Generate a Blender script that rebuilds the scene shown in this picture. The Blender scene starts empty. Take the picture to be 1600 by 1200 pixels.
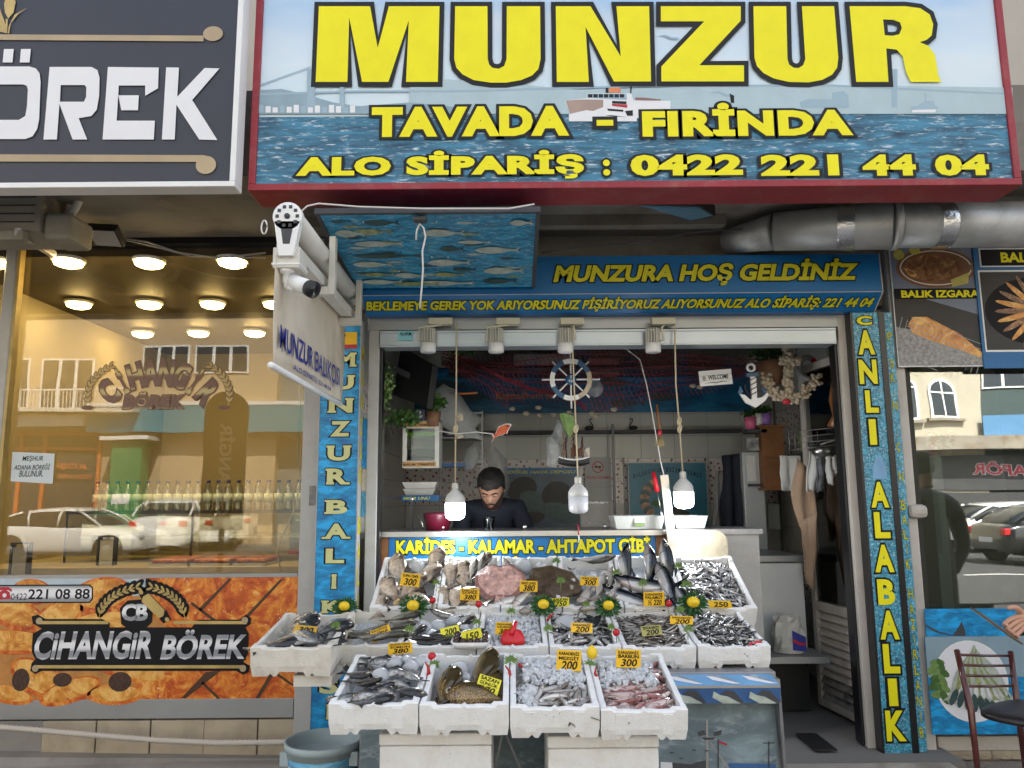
import bpy,bmesh,math,random
from mathutils import Vector,Matrix,Euler,geometry,noise
random.seed(7)
rad=math.radians
scene=bpy.context.scene
COL=scene.collection
# --- camera
F=1202.0
pitch=rad(8.5);roll=0.0075
CAM=Vector((0,0,1.45))
fw=Vector((0,math.cos(pitch),math.sin(pitch)))
r0=Vector((1,0,0));u0=Vector((0,-math.sin(pitch),math.cos(pitch)))
rt=r0*math.cos(roll)-u0*math.sin(roll)
up=r0*math.sin(roll)+u0*math.cos(roll)
cd=bpy.data.cameras.new('camera');cam=bpy.data.objects.new('camera',cd);COL.objects.link(cam)
cd.sensor_width=36;cd.lens=36*F/1600;cd.clip_start=0.05;cd.clip_end=400
cam.matrix_world=Matrix(((rt.x,up.x,-fw.x,CAM.x),(rt.y,up.y,-fw.y,CAM.y),(rt.z,up.z,-fw.z,CAM.z),(0,0,0,1)))
scene.camera=cam
# --- sky, sun, exposure
w=bpy.data.worlds.new('World');scene.world=w;w.use_nodes=True
wn=w.node_tree;bg=wn.nodes['Background']
sky=wn.nodes.new('ShaderNodeTexSky');sky.sky_type='NISHITA';sky.sun_disc=False
SUN_EL=50;SUN_AZ=20
sky.sun_elevation=rad(SUN_EL);sky.sun_rotation=rad(SUN_AZ)
sky.air_density=1.0;sky.dust_density=2.5;sky.ozone_density=1.0
hs=wn.nodes.new('ShaderNodeHueSaturation');hs.inputs['Saturation'].default_value=.5
wn.links.new(sky.outputs[0],hs.inputs['Color']);wn.links.new(hs.outputs[0],bg.inputs[0]);bg.inputs[1].default_value=0.14
sd=bpy.data.lights.new('sun','SUN');sun=bpy.data.objects.new('sun',sd);COL.objects.link(sun)
sd.energy=4.8;sd.angle=rad(0.5);sd.color=(1,0.95,0.86)
sv=Vector((math.sin(rad(SUN_AZ))*math.cos(rad(SUN_EL)),math.cos(rad(SUN_AZ))*math.cos(rad(SUN_EL)),math.sin(rad(SUN_EL))))
sun.rotation_euler=sv.to_track_quat('Z','Y').to_euler()
sun.location=(3,8,20)
vs=scene.view_settings
vs.view_transform='Standard';vs.look='None';vs.gamma=1;vs.exposure=2.0;vs.use_curve_mapping=False
scene.cycles.max_bounces=7;scene.cycles.transparent_max_bounces=12
scene.cycles.diffuse_bounces=4;scene.cycles.glossy_bounces=4;scene.cycles.caustics_reflective=False;scene.cycles.caustics_refractive=False
# --- pixel of the 1600x1200 photograph -> point in the place
def P(px,py,Y):
 d=fw*F+rt*(px-800)+up*(600-py)
 return CAM+d*(Y/d.y)
def PZ(px,py,z):
 d=fw*F+rt*(px-800)+up*(600-py)
 return CAM+d*((z-CAM.z)/d.z)
def PX(px,py,X):
 d=fw*F+rt*(px-800)+up*(600-py)
 return CAM+d*(X/d.x)
def rect(px0,py0,px1,py1,Y):
 mx,my=(px0+px1)/2,(py0+py1)/2
 return P(px0,my,Y).x,P(px1,my,Y).x,P(mx,py1,Y).z,P(mx,py0,Y).z
# --- materials
def newmat(name):
 m=bpy.data.materials.new(name);m.use_nodes=True
 return m,m.node_tree,m.node_tree.nodes,m.node_tree.links,m.node_tree.nodes['Principled BSDF']
def c4(c):return (c[0],c[1],c[2],1)
def setin(nd,k,v):
 if k in nd.inputs:nd.inputs[k].default_value=v
def coordnode(N,L,scale=(1,1,1),rot=(0,0,0),kind='Object'):
 tc=N.new('ShaderNodeTexCoord');mp=N.new('ShaderNodeMapping')
 L.new(tc.outputs[kind],mp.inputs[0]);mp.inputs['Scale'].default_value=scale;mp.inputs['Rotation'].default_value=rot
 return mp.outputs[0]
def noise_node(N,L,vec,scale,detail=3,rough=.55,dist=0):
 n=N.new('ShaderNodeTexNoise');n.inputs['Scale'].default_value=scale;n.inputs['Detail'].default_value=detail
 n.inputs['Roughness'].default_value=rough;n.inputs['Distortion'].default_value=dist
 L.new(vec,n.inputs['Vector']);return n.outputs['Fac']
def ramp(N,L,fac,stops):
 r=N.new('ShaderNodeValToRGB');e=r.color_ramp.elements
 e[0].position,e[0].color=stops[0][0],c4(stops[0][1]);e[1].position,e[1].color=stops[-1][0],c4(stops[-1][1])
 for p,c in stops[1:-1]:
  x=e.new(p);x.color=c4(c)
 L.new(fac,r.inputs[0]);return r.outputs[0]
def mix(N,L,fac,a,b,mode='MIX'):
 m=N.new('ShaderNodeMix');m.data_type='RGBA';m.blend_type=mode
 if isinstance(fac,(int,float)):m.inputs[0].default_value=fac
 else:L.new(fac,m.inputs[0])
 for k,v in ((6,a),(7,b)):
  if isinstance(v,tuple):m.inputs[k].default_value=c4(v)
  else:L.new(v,m.inputs[k])
 return m.outputs[2]
def math_node(N,L,op,a,b=None,c=None):
 m=N.new('ShaderNodeMath');m.operation=op
 for i,v in enumerate((a,b,c)):
  if v is None:continue
  if isinstance(v,(int,float)):m.inputs[i].default_value=v
  else:L.new(v,m.inputs[i])
 return m.outputs[0]
def bump(N,L,bs,fac,strength,dist=.01):
 b=N.new('ShaderNodeBump');b.inputs['Strength'].default_value=strength;b.inputs['Distance'].default_value=dist
 L.new(fac,b.inputs['Height']);L.new(b.outputs[0],bs.inputs['Normal'])
def mat(name,col,rough=.6,metal=0,var=0,vs_=6,bmp=0,bs_=60,dirt=None,dscale=3,damt=.5,emit=None,es=1,spec=.5,coat=0):
 m,T,N,L,B=newmat(name)
 B.inputs['Base Color'].default_value=c4(col);B.inputs['Roughness'].default_value=rough;B.inputs['Metallic'].default_value=metal
 setin(B,'Specular IOR Level',spec);setin(B,'Coat Weight',coat)
 if var or bmp or dirt:
  v=coordnode(N,L)
  out=None
  if var:
   f=noise_node(N,L,v,vs_,4)
   out=ramp(N,L,f,[(.25,tuple(x*(1-var) for x in col)),(.75,tuple(min(1,x*(1+var*.6)) for x in col))])
  if dirt:
   g=noise_node(N,L,v,dscale,6,.65)
   k=ramp(N,L,g,[(.5,(0,0,0)),(.72,(damt,)*3)])
   out=mix(N,L,k,out if out else col,dirt)
  if out:L.new(out,B.inputs['Base Color'])
  if bmp:
   bump(N,L,B,noise_node(N,L,v,bs_,4),bmp,.004)
 if emit:
  B.inputs['Emission Color'].default_value=c4(emit);B.inputs['Emission Strength'].default_value=es
 return m
# --- mesh builder
FR=lambda Y:(Vector((0,Y,0)),Vector((1,0,0)),Vector((0,0,1)),Vector((0,-1,0)))
def offset_poly(pts,d):
 n=len(pts);out=[]
 area=sum(pts[i][0]*pts[(i+1)%n][1]-pts[(i+1)%n][0]*pts[i][1] for i in range(n))
 s=1 if area>0 else -1
 for i in range(n):
  p0,p1,p2=Vector(pts[i-1]),Vector(pts[i]),Vector(pts[(i+1)%n])
  a=(p1-p0);b=(p2-p1)
  if a.length<1e-6 or b.length<1e-6:out.append(tuple(p1));continue
  a.normalize();b.normalize()
  na=Vector((a.y,-a.x))*s;nb=Vector((b.y,-b.x))*s
  m=na+nb
  if m.length<1e-3:m=na
  m.normalize();c=max(.42,m.dot(na))
  out.append(tuple(p1+m*(d/c)))
 return out
_tc={}
def text_geo(body,bold=0.,res=3,space=1.):
 k=(body,round(bold,4),res,space)
 if k in _tc:return _tc[k]
 cu=bpy.data.curves.new('t','FONT');cu.body=body;cu.size=1;cu.offset=bold;cu.resolution_u=res;cu.fill_mode='FRONT';cu.space_character=space
 ob=bpy.data.objects.new('t',cu)
 me=bpy.data.meshes.new_from_object(ob)
 vv=[(v.co.x,v.co.y) for v in me.vertices];ff=[tuple(p.vertices) for p in me.polygons]
 bpy.data.meshes.remove(me);bpy.data.objects.remove(ob);bpy.data.curves.remove(cu)
 _tc[k]=(vv,ff);return _tc[k]
def wloc(o):
 v=Vector((0,0,0))
 while o:v+=o.location;o=o.parent
 return v
class MB:
 def __init__(s):s.v=[];s.f=[];s.m=[];s.mats=[];s.smooth=[]
 def mi(s,m):
  if m not in s.mats:s.mats.append(m)
  return s.mats.index(m)
 def add(s,vv,ff,m=None,sm=False):
  b=len(s.v);s.v+=[Vector(x) for x in vv];k=s.mi(m)
  for f in ff:s.f.append(tuple(i+b for i in f));s.m.append(k);s.smooth.append(sm)
  return s
 def box(s,x0,x1,y0,y1,z0,z1,m=None):
  if x0>x1:x0,x1=x1,x0
  if y0>y1:y0,y1=y1,y0
  if z0>z1:z0,z1=z1,z0
  return s.add([(x0,y0,z0),(x1,y0,z0),(x1,y1,z0),(x0,y1,z0),(x0,y0,z1),(x1,y0,z1),(x1,y1,z1),(x0,y1,z1)],[(0,3,2,1),(4,5,6,7),(0,1,5,4),(1,2,6,5),(2,3,7,6),(3,0,4,7)],m)
 def beam(s,a,b,wx,wz,m=None,upv=(0,0,1)):
  a=Vector(a);b=Vector(b);d=(b-a).normalized();u=Vector(upv)
  if abs(d.dot(u))>.98:u=Vector((0,1,0))
  x=d.cross(u).normalized();z=x.cross(d)
  vv=[p+x*sx*wx/2+z*sz*wz/2 for p in (a,b) for sx,sz in ((-1,-1),(1,-1),(1,1),(-1,1))]
  return s.add(vv,[(0,1,2,3),(7,6,5,4),(0,4,5,1),(1,5,6,2),(2,6,7,3),(3,7,4,0)],m)
 def tube(s,pts,r,n=8,m=None,cap=True):
  pts=[Vector(p) for p in pts];rs=r if isinstance(r,(list,tuple)) else [r]*len(pts)
  vv=[];ff=[];prev=None
  for i,p in enumerate(pts):
   d=(pts[min(i+1,len(pts)-1)]-pts[max(i-1,0)])
   d=d.normalized() if d.length>1e-9 else Vector((0,0,1))
   if prev is None:
    u=Vector((0,0,1)) if abs(d.z)<.9 else Vector((1,0,0))
    x=d.cross(u).normalized()
   else:
    x=(prev-d*prev.dot(d))
    x=x.normalized() if x.length>1e-6 else d.orthogonal().normalized()
   prev=x;y=d.cross(x)
   for k in range(n):
    a=2*math.pi*k/n;vv.append(p+(x*math.cos(a)+y*math.sin(a))*rs[i])
  for i in range(len(pts)-1):
   for k in range(n):ff.append((i*n+k,i*n+(k+1)%n,(i+1)*n+(k+1)%n,(i+1)*n+k))
  if cap:ff.append(tuple(range(n-1,-1,-1)));ff.append(tuple((len(pts)-1)*n+k for k in range(n)))
  return s.add(vv,ff,m,True)
 def lathe(s,prof,c,n=20,m=None,axis=(0,0,1),sx=1,sy=1,cap=True):
  c=Vector(c);a=Vector(axis).normalized();x=a.orthogonal().normalized()
  if abs(a.z)>.99:x=Vector((1,0,0))
  y=a.cross(x);vv=[];ff=[]
  for r,z in prof:
   for k in range(n):
    t=2*math.pi*k/n;vv.append(c+a*z+(x*math.cos(t)*sx+y*math.sin(t)*sy)*r)
  for i in range(len(prof)-1):
   for k in range(n):ff.append((i*n+k,i*n+(k+1)%n,(i+1)*n+(k+1)%n,(i+1)*n+k))
  if cap and prof[0][0]>1e-6:ff.append(tuple(range(n-1,-1,-1)))
  if cap and prof[-1][0]>1e-6:ff.append(tuple((len(prof)-1)*n+k for k in range(n)))
  return s.add(vv,ff,m,True)
 def ball(s,c,r,m=None,n=10,sc=(1,1,1),k=6):
  c=Vector(c);vv=[];ff=[]
  for i in range(k+1):
   ph=math.pi*i/k
   for j in range(n):
    th=2*math.pi*j/n
    vv.append(c+Vector((math.sin(ph)*math.cos(th)*sc[0],math.sin(ph)*math.sin(th)*sc[1],-math.cos(ph)*sc[2]))*r)
  for i in range(k):
   for j in range(n):ff.append((i*n+j,i*n+(j+1)%n,(i+1)*n+(j+1)%n,(i+1)*n+j))
  return s.add(vv,ff,m,True)
 def poly(s,pts,fr,h,m=None,holes=(),thick=0):
  O,U,V,Nn=fr
  loops=[list(pts)]+[list(x) for x in holes]
  flat=[p for lp in loops for p in lp]
  tris=geometry.tessellate_polygon([[Vector((p[0],p[1],0)) for p in lp] for lp in loops])
  W=[O+U*p[0]+V*p[1]+Nn*h for p in flat]
  ff=[]
  for t in tris:
   a,b,c=(W[i] for i in t)
   ff.append(t if (b-a).cross(c-a).dot(Nn)>0 else t[::-1])
  s.add(W,ff,m)
  if thick:
   W2=[q-Nn*thick for q in W];n0=0
   s.add(W2,[f[::-1] for f in ff],m)
   for lp in loops:
    n=len(lp)
    for i in range(n):
     j=(i+1)%n;s.add([W[n0+i],W[n0+j],W2[n0+j],W2[n0+i]],[(0,1,2,3)],m)
    n0+=n
  return s
 def pxpoly(s,pts,Y,h,m=None,holes=(),thick=0):
  q=[(P(x,y,Y).x,P(x,y,Y).z) for x,y in pts];hh=[[(P(x,y,Y).x,P(x,y,Y).z) for x,y in lp] for lp in holes]
  return s.poly(q,FR(Y),h,m,hh,thick)
 def ell(s,cu,cv,ru,rv,fr,h,m=None,n=20,rot=0,thick=0):
  pts=[]
  for k in range(n):
   a=2*math.pi*k/n;x,y=ru*math.cos(a),rv*math.sin(a)
   pts.append((cu+x*math.cos(rot)-y*math.sin(rot),cv+x*math.sin(rot)+y*math.cos(rot)))
  return s.poly(pts,fr,h,m,(),thick)
 def text(s,body,fr,u0,u1,v0,v1,m,out=None,ow=.05,bold=.02,shear=0,h=.002,res=3,rot=0,space=1.):
  vv,ff=text_geo(body,bold,res,space)
  if not vv:return s
  xs=[x+shear*y for x,y in vv];ys=[y for x,y in vv]
  X0,X1,Y0,Y1=min(xs),max(xs),min(ys),max(ys)
  su=(u1-u0)/max(X1-X0,1e-6);sv_=(v1-v0)/max(Y1-Y0,1e-6)
  O,U,V,Nn=fr;cu,cv=(u0+u1)/2,(v0+v1)/2
  def put(geo,mm,hh):
   W=[]
   for x,y in geo[0]:
    a=u0+(x+shear*y-X0)*su;b=v0+(y-Y0)*sv_
    if rot:
     da,db=a-cu,b-cv;a=cu+da*math.cos(rot)-db*math.sin(rot);b=cv+da*math.sin(rot)+db*math.cos(rot)
    W.append(O+U*a+V*b+Nn*hh)
   s.add(W,geo[1],mm)
  if out is not None:put(text_geo(body,bold+ow,res,space),out,h-.0008)
  put((vv,ff),m,h)
  return s
 def build(s,name,m=None,parent=None,loc=None,bev=0,smooth=False,label=None,cat=None,group=None,kind=None,M=None):
  me=bpy.data.meshes.new(name)
  if parent is not None:o_=wloc(parent)
  elif M is not None:o_=Vector((0,0,0))
  elif loc is not None:o_=Vector(loc)
  else:
   xs=[v.x for v in s.v];ys=[v.y for v in s.v];o_=Vector(((min(xs)+max(xs))/2,(min(ys)+max(ys))/2,min(v.z for v in s.v)))
  me.from_pydata([v-o_ for v in s.v],[],s.f)
  if s.mats:
   for q in s.mats:me.materials.append(q or m)
   me.polygons.foreach_set('material_index',s.m)
  elif m:me.materials.append(m)
  me.polygons.foreach_set('use_smooth',[True]*len(s.f) if smooth else s.smooth)
  ob=bpy.data.objects.new(name,me);COL.objects.link(ob)
  if parent is not None:ob.parent=parent
  elif M is not None:ob.matrix_basis=M
  else:ob.location=o_
  if bev:
   b=ob.modifiers.new('bevel','BEVEL');b.width=bev;b.segments=2;b.limit_method='ANGLE'
  tag(ob,label,cat,group,kind)
  return ob
def tag(o,label=None,cat=None,group=None,kind=None):
 if label:o['label']=label
 if cat:o['category']=cat
 if group:o['group']=group
 if kind:o['kind']=kind
 return o
def thing(name,label,cat,loc=(0,0,0),group=None):
 o=bpy.data.objects.new(name,None);COL.objects.link(o);o.location=loc;o.empty_display_size=.05
 return tag(o,label,cat,group)
def copy_tree(o,parent=None):
 c=o.copy();COL.objects.link(c);c.parent=parent
 for ch in list(o.children):copy_tree(ch,c)
 return c
def dup(o,M=None,label=None,loc=None):
 c=copy_tree(o)
 if M is not None:c.matrix_basis=M
 if loc is not None:c.location=loc
 if label:c['label']=label
 return c
def structure(mb,name,m=None,**k):return mb.build(name,m,kind='structure',**k)
def inst(name,me,M=None,parent=None,label=None,cat=None,group=None,kind=None):
 o=bpy.data.objects.new(name,me);COL.objects.link(o)
 if parent is not None:o.parent=parent
 if M is not None:o.matrix_basis=M
 return tag(o,label,cat,group,kind)
T_=Matrix.Translation
def R_(a,ax):return Matrix.Rotation(a,4,ax)
# --- MATERIALS
def sea_mat(name,deep,mid,foam,sc=(3,3,9),scale=6,fo=.62,rough=.35):
 m,T,N,L,B=newmat(name)
 v=coordnode(N,L,sc)
 a=noise_node(N,L,v,scale,6,.65,.6);b=noise_node(N,L,v,scale*2.7,5,.7,.4)
 c=ramp(N,L,a,[(.3,deep),(.5,mid),(.62,tuple(min(1,x*1.6) for x in mid))])
 k=ramp(N,L,b,[(fo-.05,(0,0,0)),(fo+.08,(1,1,1))])
 o=mix(N,L,k,c,foam);L.new(o,B.inputs['Base Color']);B.inputs['Roughness'].default_value=rough
 return m
def tile_mat(name,base,line,kind='diag'):
 m,T,N,L,B=newmat(name)
 if kind=='diag':
  v=coordnode(N,L,(1,1,1),(rad(20),rad(45),rad(45)))
  wv=N.new('ShaderNodeTexWave');wv.inputs['Scale'].default_value=22;wv.inputs['Distortion'].default_value=.4;L.new(v,wv.inputs['Vector'])
  c=ramp(N,L,wv.outputs['Fac'],[(.1,line),(.5,base)]);L.new(c,B.inputs['Base Color'])
  bump(N,L,B,wv.outputs['Fac'],.5,.003)
 else:
  v=coordnode(N,L)
  vo=N.new('ShaderNodeTexVoronoi');vo.inputs['Scale'].default_value=26;L.new(v,vo.inputs['Vector'])
  n2=noise_node(N,L,v,45,3)
  d=math_node(N,L,'ADD',vo.outputs['Distance'],math_node(N,L,'MULTIPLY',n2,.5))
  k=ramp(N,L,d,[(.50,(1,1,1)),(.60,(0,0,0))])
  col=mix(N,L,ramp(N,L,noise_node(N,L,v,5,1),[(.45,(0,0,0)),(.55,(1,1,1))]),line,(.30,.05,.06))
  o=mix(N,L,k,base,col);L.new(o,B.inputs['Base Color'])
 B.inputs['Roughness'].default_value=.22
 return m
M={}
M['white_al']=mat('white_aluminium',(.42,.42,.41),.45,.1,var=.12,vs_=3,dirt=(.2,.18,.15),dscale=5,damt=.35)
M['cream_al']=mat('cream_aluminium',(.52,.48,.43),.5,var=.1,vs_=3,dirt=(.25,.2,.15),dscale=4,damt=.35)
M['grey_al']=mat('grey_aluminium',(.33,.34,.34),.38,.5,var=.15,vs_=2)
M['roller']=mat('roller_box_paint',(.42,.46,.49),.3,.4,var=.2,vs_=1.5)
M['black']=mat('black_paint',(.012,.012,.013),.5)
M['blackgloss']=mat('black_gloss',(.008,.008,.01),.3)
M['dark']=mat('dark_grey',(.05,.05,.055),.6,var=.3)
M['red_frame']=mat('red_painted_frame',(.28,.012,.022),.45,var=.2,vs_=4,dirt=(.35,.15,.12),dscale=9,damt=.35)
M['white_paint']=mat('white_paint',(.78,.78,.77),.4,var=.05,vs_=5)
M['offwhite']=mat('offwhite_plastic',(.62,.60,.54),.45,var=.1,vs_=8)
M['yellow']=mat('sign_yellow',(.84,.76,.008),.45,var=.06,vs_=9,spec=.3)
M['yellow_dull']=mat('sign_yellow_dull',(.56,.52,.012),.45,var=.08,spec=.3)
M['tagy']=mat('card_yellow_orange',(.85,.50,.01),.5,var=.05,vs_=9)
M['tagl']=mat('card_lemon_yellow',(.78,.72,.03),.5,var=.05,vs_=9)
M['ink']=mat('black_print',(.008,.008,.010),.55,spec=.2)
M['ink_soft']=mat('dark_print',(.016,.016,.018),.5,spec=.25)
M['blue_print']=mat('blue_print',(.02,.03,.25),.6)
M['cream_letter']=mat('cream_letter',(.62,.62,.28),.45,var=.15,vs_=8)
M['blue_sign']=mat('blue_sign',(.003,.125,.34),.38,var=.12,vs_=1.5)
M['red']=mat('red_plastic',(.60,.012,.02),.3)
M['redink']=mat('red_print',(.45,.02,.04),.5)
M['white_ink']=mat('white_print',(.75,.75,.77),.45,var=.03)
M['slate']=mat('slate_sign_face',(.042,.046,.062),.4,var=.12,vs_=1.2,spec=.35)
M['steel']=mat('stainless_steel',(.55,.54,.52),.3,1,var=.12,vs_=4,bmp=.05,bs_=300)
M['steel_dull']=mat('dull_steel',(.36,.36,.37),.45,.7,var=.3,vs_=4,dirt=(.12,.08,.06),dscale=4,damt=.5)
M['duct']=mat('galvanised_duct',(.46,.47,.47),.5,.6,var=.35,vs_=5,bmp=.7,bs_=9,dirt=(.2,.19,.17),dscale=3,damt=.7)
M['foil']=mat('crinkled_foil_tape',(.6,.6,.6),.22,1,bmp=1,bs_=40)
M['soffit']=mat('soffit_render',(.22,.20,.17),.9,var=.25,vs_=2,bmp=.4,bs_=30,dirt=(.10,.07,.05),dscale=3,damt=.8)
M['fascia']=mat('stained_fascia',(.30,.27,.22),.9,var=.25,vs_=3,bmp=.3,bs_=25,dirt=(.18,.11,.05),dscale=2.5,damt=.9)
M['upper']=mat('upper_wall_render',(.45,.41,.35),.9,var=.1,vs_=2)
M['warmwall']=mat('warm_ochre_wall',(.36,.31,.20),.7,var=.1,vs_=1)
M['ceil_tile']=mat('ceiling_panel',(.76,.72,.60),.6,var=.06,vs_=2)
M['tbar']=mat('ceiling_bar',(.07,.055,.035),.6)
M['led']=mat('warm_led_diffuser',(.9,.85,.6),.5,emit=(1,.72,.30),es=17)
M['bulb']=mat('lit_bulb_cover',(.9,.9,.9),.4,emit=(.92,.96,1),es=5)
M['bulb_off']=mat('milky_bulb_cover',(.72,.73,.78),.3)
M['bulb_base']=mat('bulb_white_base',(.66,.66,.64),.4)
M['cord']=mat('cream_cord',(.60,.50,.33),.7)
M['cable']=mat('grey_cable',(.35,.34,.33),.6)
M['whitecable']=mat('white_cable',(.62,.60,.56),.5)
M['conc']=mat('concrete',(.27,.25,.225),.9,var=.25,vs_=5,bmp=.6,bs_=50,dirt=(.10,.09,.08),dscale=2.5,damt=.7)
M['pave']=mat('pavement_slabs',(.17,.165,.155),.85,var=.3,vs_=3,bmp=.5,bs_=70,dirt=(.07,.065,.06),dscale=1.6,damt=.7)
M['asphalt']=mat('asphalt',(.055,.055,.056),.9,var=.3,vs_=6,bmp=.5,bs_=90)
M['skirt']=mat('skirting_tile',(.42,.35,.25),.5,var=.14,vs_=7,dirt=(.25,.19,.12),dscale=6,damt=.5)
M['tile']=tile_mat('white_relief_tile',(.62,.61,.57),(.40,.39,.36))
M['tileplain']=mat('pale_wall_tile',(.48,.48,.43),.25,var=.06,vs_=3)
M['tileflor']=tile_mat('floral_tile',(.60,.55,.52),(.16,.08,.09),'flor')
M['floor_tile']=mat('pale_floor_tile',(.55,.52,.47),.25,var=.15,vs_=4,dirt=(.15,.12,.09),dscale=3,damt=.7)
M['grout']=mat('grout',(.18,.17,.16),.9)
M['wood']=mat('brown_wood',(.22,.09,.03),.5,var=.35,vs_=7)
M['darkwood']=mat('mahogany_stain',(.09,.018,.014),.28,var=.4,vs_=9,coat=.4)
M['seat']=mat('black_leatherette',(.018,.012,.012),.38,bmp=.2,bs_=90)
M['skin']=mat('skin',(.56,.31,.21),.5,var=.12,vs_=14,bmp=.08,bs_=120)
M['hair']=mat('black_hair',(.012,.009,.008),.6,bmp=.8,bs_=160)
M['navy']=mat('navy_sweater',(.010,.013,.024),.85,bmp=.3,bs_=200)
M['green']=mat('leaf_green',(.05,.13,.025),.5,var=.4,vs_=30)
M['greenlt']=mat('pale_leaf_green',(.16,.27,.07),.5,var=.35,vs_=30)
M['parsley']=mat('parsley_green',(.022,.11,.022),.5,var=.4,vs_=40)
M['lemon']=mat('lemon_peel',(.85,.58,.015),.4,bmp=.3,bs_=260)
M['radish']=mat('radish_skin',(.50,.01,.02),.25,var=.15,vs_=40)
M['chilli']=mat('chilli_skin',(.38,.008,.012),.2)
M['terra']=mat('woven_brown_pot',(.22,.11,.06),.7,var=.3,vs_=20)
M['pink']=mat('pink_plastic',(.65,.13,.25),.4)
M['purple']=mat('purple_plastic',(.30,.14,.42),.4)
M['shell']=mat('sea_shell',(.50,.42,.31),.5,var=.35,vs_=35,bmp=.5,bs_=60)
M['beige_cloth']=mat('beige_towel',(.46,.32,.22),.9,var=.12,vs_=5,bmp=.5,bs_=220)
M['tan_cloth']=mat('grubby_banner_cloth',(.64,.57,.46),.8,var=.16,vs_=2.5,dirt=(.30,.24,.16),dscale=2,damt=.6)
M['white_cloth']=mat('white_cloth',(.60,.60,.58),.85,var=.1,vs_=6)
M['bag']=None
m,T,N,L,B=newmat('clear_plastic_bag');B.inputs['Base Color'].default_value=(.55,.57,.56,1);B.inputs['Roughness'].default_value=.18;B.inputs['Alpha'].default_value=.42
v=coordnode(N,L);bump(N,L,B,noise_node(N,L,v,22,5,.7,1.5),1.,.02);M['bag']=m
def foam_mat(name,base,stain,amt):
 m,T,N,L,B=newmat(name);v=coordnode(N,L)
 vo=N.new('ShaderNodeTexVoronoi');vo.inputs['Scale'].default_value=230;L.new(v,vo.inputs['Vector'])
 g=noise_node(N,L,v,7,6,.7,.5)
 k=ramp(N,L,g,[(.48,(0,0,0)),(.75,(amt,)*3)])
 sp=ramp(N,L,noise_node(N,L,v,42,2),[(.72,(0,0,0)),(.76,(.5,)*3)])
 o=mix(N,L,k,base,stain);o=mix(N,L,sp,o,(.35,.3,.24));L.new(o,B.inputs['Base Color'])
 a=math_node(N,L,'ADD',math_node(N,L,'MULTIPLY',vo.outputs['Distance'],-.6),noise_node(N,L,v,28,3))
 bump(N,L,B,a,.45,.004);B.inputs['Roughness'].default_value=.75
 return m
M['foam']=foam_mat('polystyrene',(.80,.80,.79),(.60,.54,.44),.55)
M['foam_old']=foam_mat('grubby_polystyrene',(.68,.65,.58),(.42,.35,.26),.8)
M['cutboard']=foam_mat('worn_beige_board',(.40,.35,.25),(.20,.15,.09),.8)
def fish_mat(name,back,side,belly,scale=90,rough=.22,zr=.5,spot=0,metal=.25,scales=0):
 m,T,N,L,B=newmat(name)
 tc=N.new('ShaderNodeTexCoord');sx=N.new('ShaderNodeSeparateXYZ');L.new(tc.outputs['Generated'],sx.inputs[0])
 nz=noise_node(N,L,tc.outputs['Object'],scale*.35,4,.6)
 z=math_node(N,L,'ADD',sx.outputs[2],math_node(N,L,'MULTIPLY_ADD',nz,.3,-.15))
 c=ramp(N,L,z,[(.30,belly),(zr,side),(zr+.13,back),(1,back)])
 if spot:
  k=ramp(N,L,noise_node(N,L,tc.outputs['Object'],scale,4,.7),[(.4,(0,0,0)),(.62,(spot,)*3)])
  c=mix(N,L,k,c,tuple(x*.35 for x in side))
 if scales:
  mp=N.new('ShaderNodeMapping');mp.inputs['Scale'].default_value=(1,.05,1);L.new(tc.outputs['Object'],mp.inputs[0])
  vo=N.new('ShaderNodeTexVoronoi');vo.inputs['Scale'].default_value=scales;L.new(mp.outputs[0],vo.inputs['Vector'])
  k=ramp(N,L,vo.outputs['Distance'],[(.25,(0,0,0)),(.62,(.75,)*3)]);c=mix(N,L,k,c,tuple(x*.25 for x in side))
 if not spot and not scales:
  oi=N.new('ShaderNodeObjectInfo');hv=ramp(N,L,oi.outputs['Random'],[(0,(.6,.6,.6)),(1,(1.0,.98,.95))]);c=mix(N,L,1.,c,hv,'MULTIPLY')
 gx=math_node(N,L,'ADD',sx.outputs[0],math_node(N,L,'MULTIPLY',math_node(N,L,'POWER',math_node(N,L,'ABSOLUTE',math_node(N,L,'SUBTRACT',sx.outputs[2],.5)),2),.35))
 gl_=ramp(N,L,gx,[(.10,(.55,.52,.5)),(.24,(1,1,1)),(.765,(1,1,1)),(.785,(.38,.30,.28)),(.805,(.92,.86,.84)),(.90,(.80,.74,.72)),(1,(.5,.46,.44))]);c=mix(N,L,1.,c,gl_,'MULTIPLY')
 ln_=ramp(N,L,sx.outputs[2],[(.535,(1,1,1)),(.55,(.72,.7,.68)),(.565,(1,1,1))]);c=mix(N,L,1.,c,ln_,'MULTIPLY')
 L.new(c,B.inputs['Base Color']);B.inputs['Roughness'].default_value=rough;B.inputs['Metallic'].default_value=metal
 bump(N,L,B,noise_node(N,L,tc.outputs['Object'],scale*2,2),.15,.002)
 return m
M['f_anchovy']=fish_mat('anchovy_skin',(.04,.045,.055),(.42,.43,.44),(.84,.84,.83),120,.25,.60,metal=.3)
M['f_sardine']=fish_mat('sardine_skin',(.025,.03,.035),(.26,.27,.27),(.76,.77,.76),120,.25,.5,metal=.3)
M['f_picarel']=fish_mat('picarel_skin',(.07,.06,.055),(.26,.24,.22),(.55,.53,.5),100,.22,.55)
M['f_whiting']=fish_mat('whiting_skin',(.18,.16,.14),(.52,.50,.48),(.80,.79,.77),80,.22,.6)
M['f_mullet']=fish_mat('mullet_skin',(.40,.16,.15),(.60,.42,.40),(.76,.67,.64),80,.22,.6,metal=.1)
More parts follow.
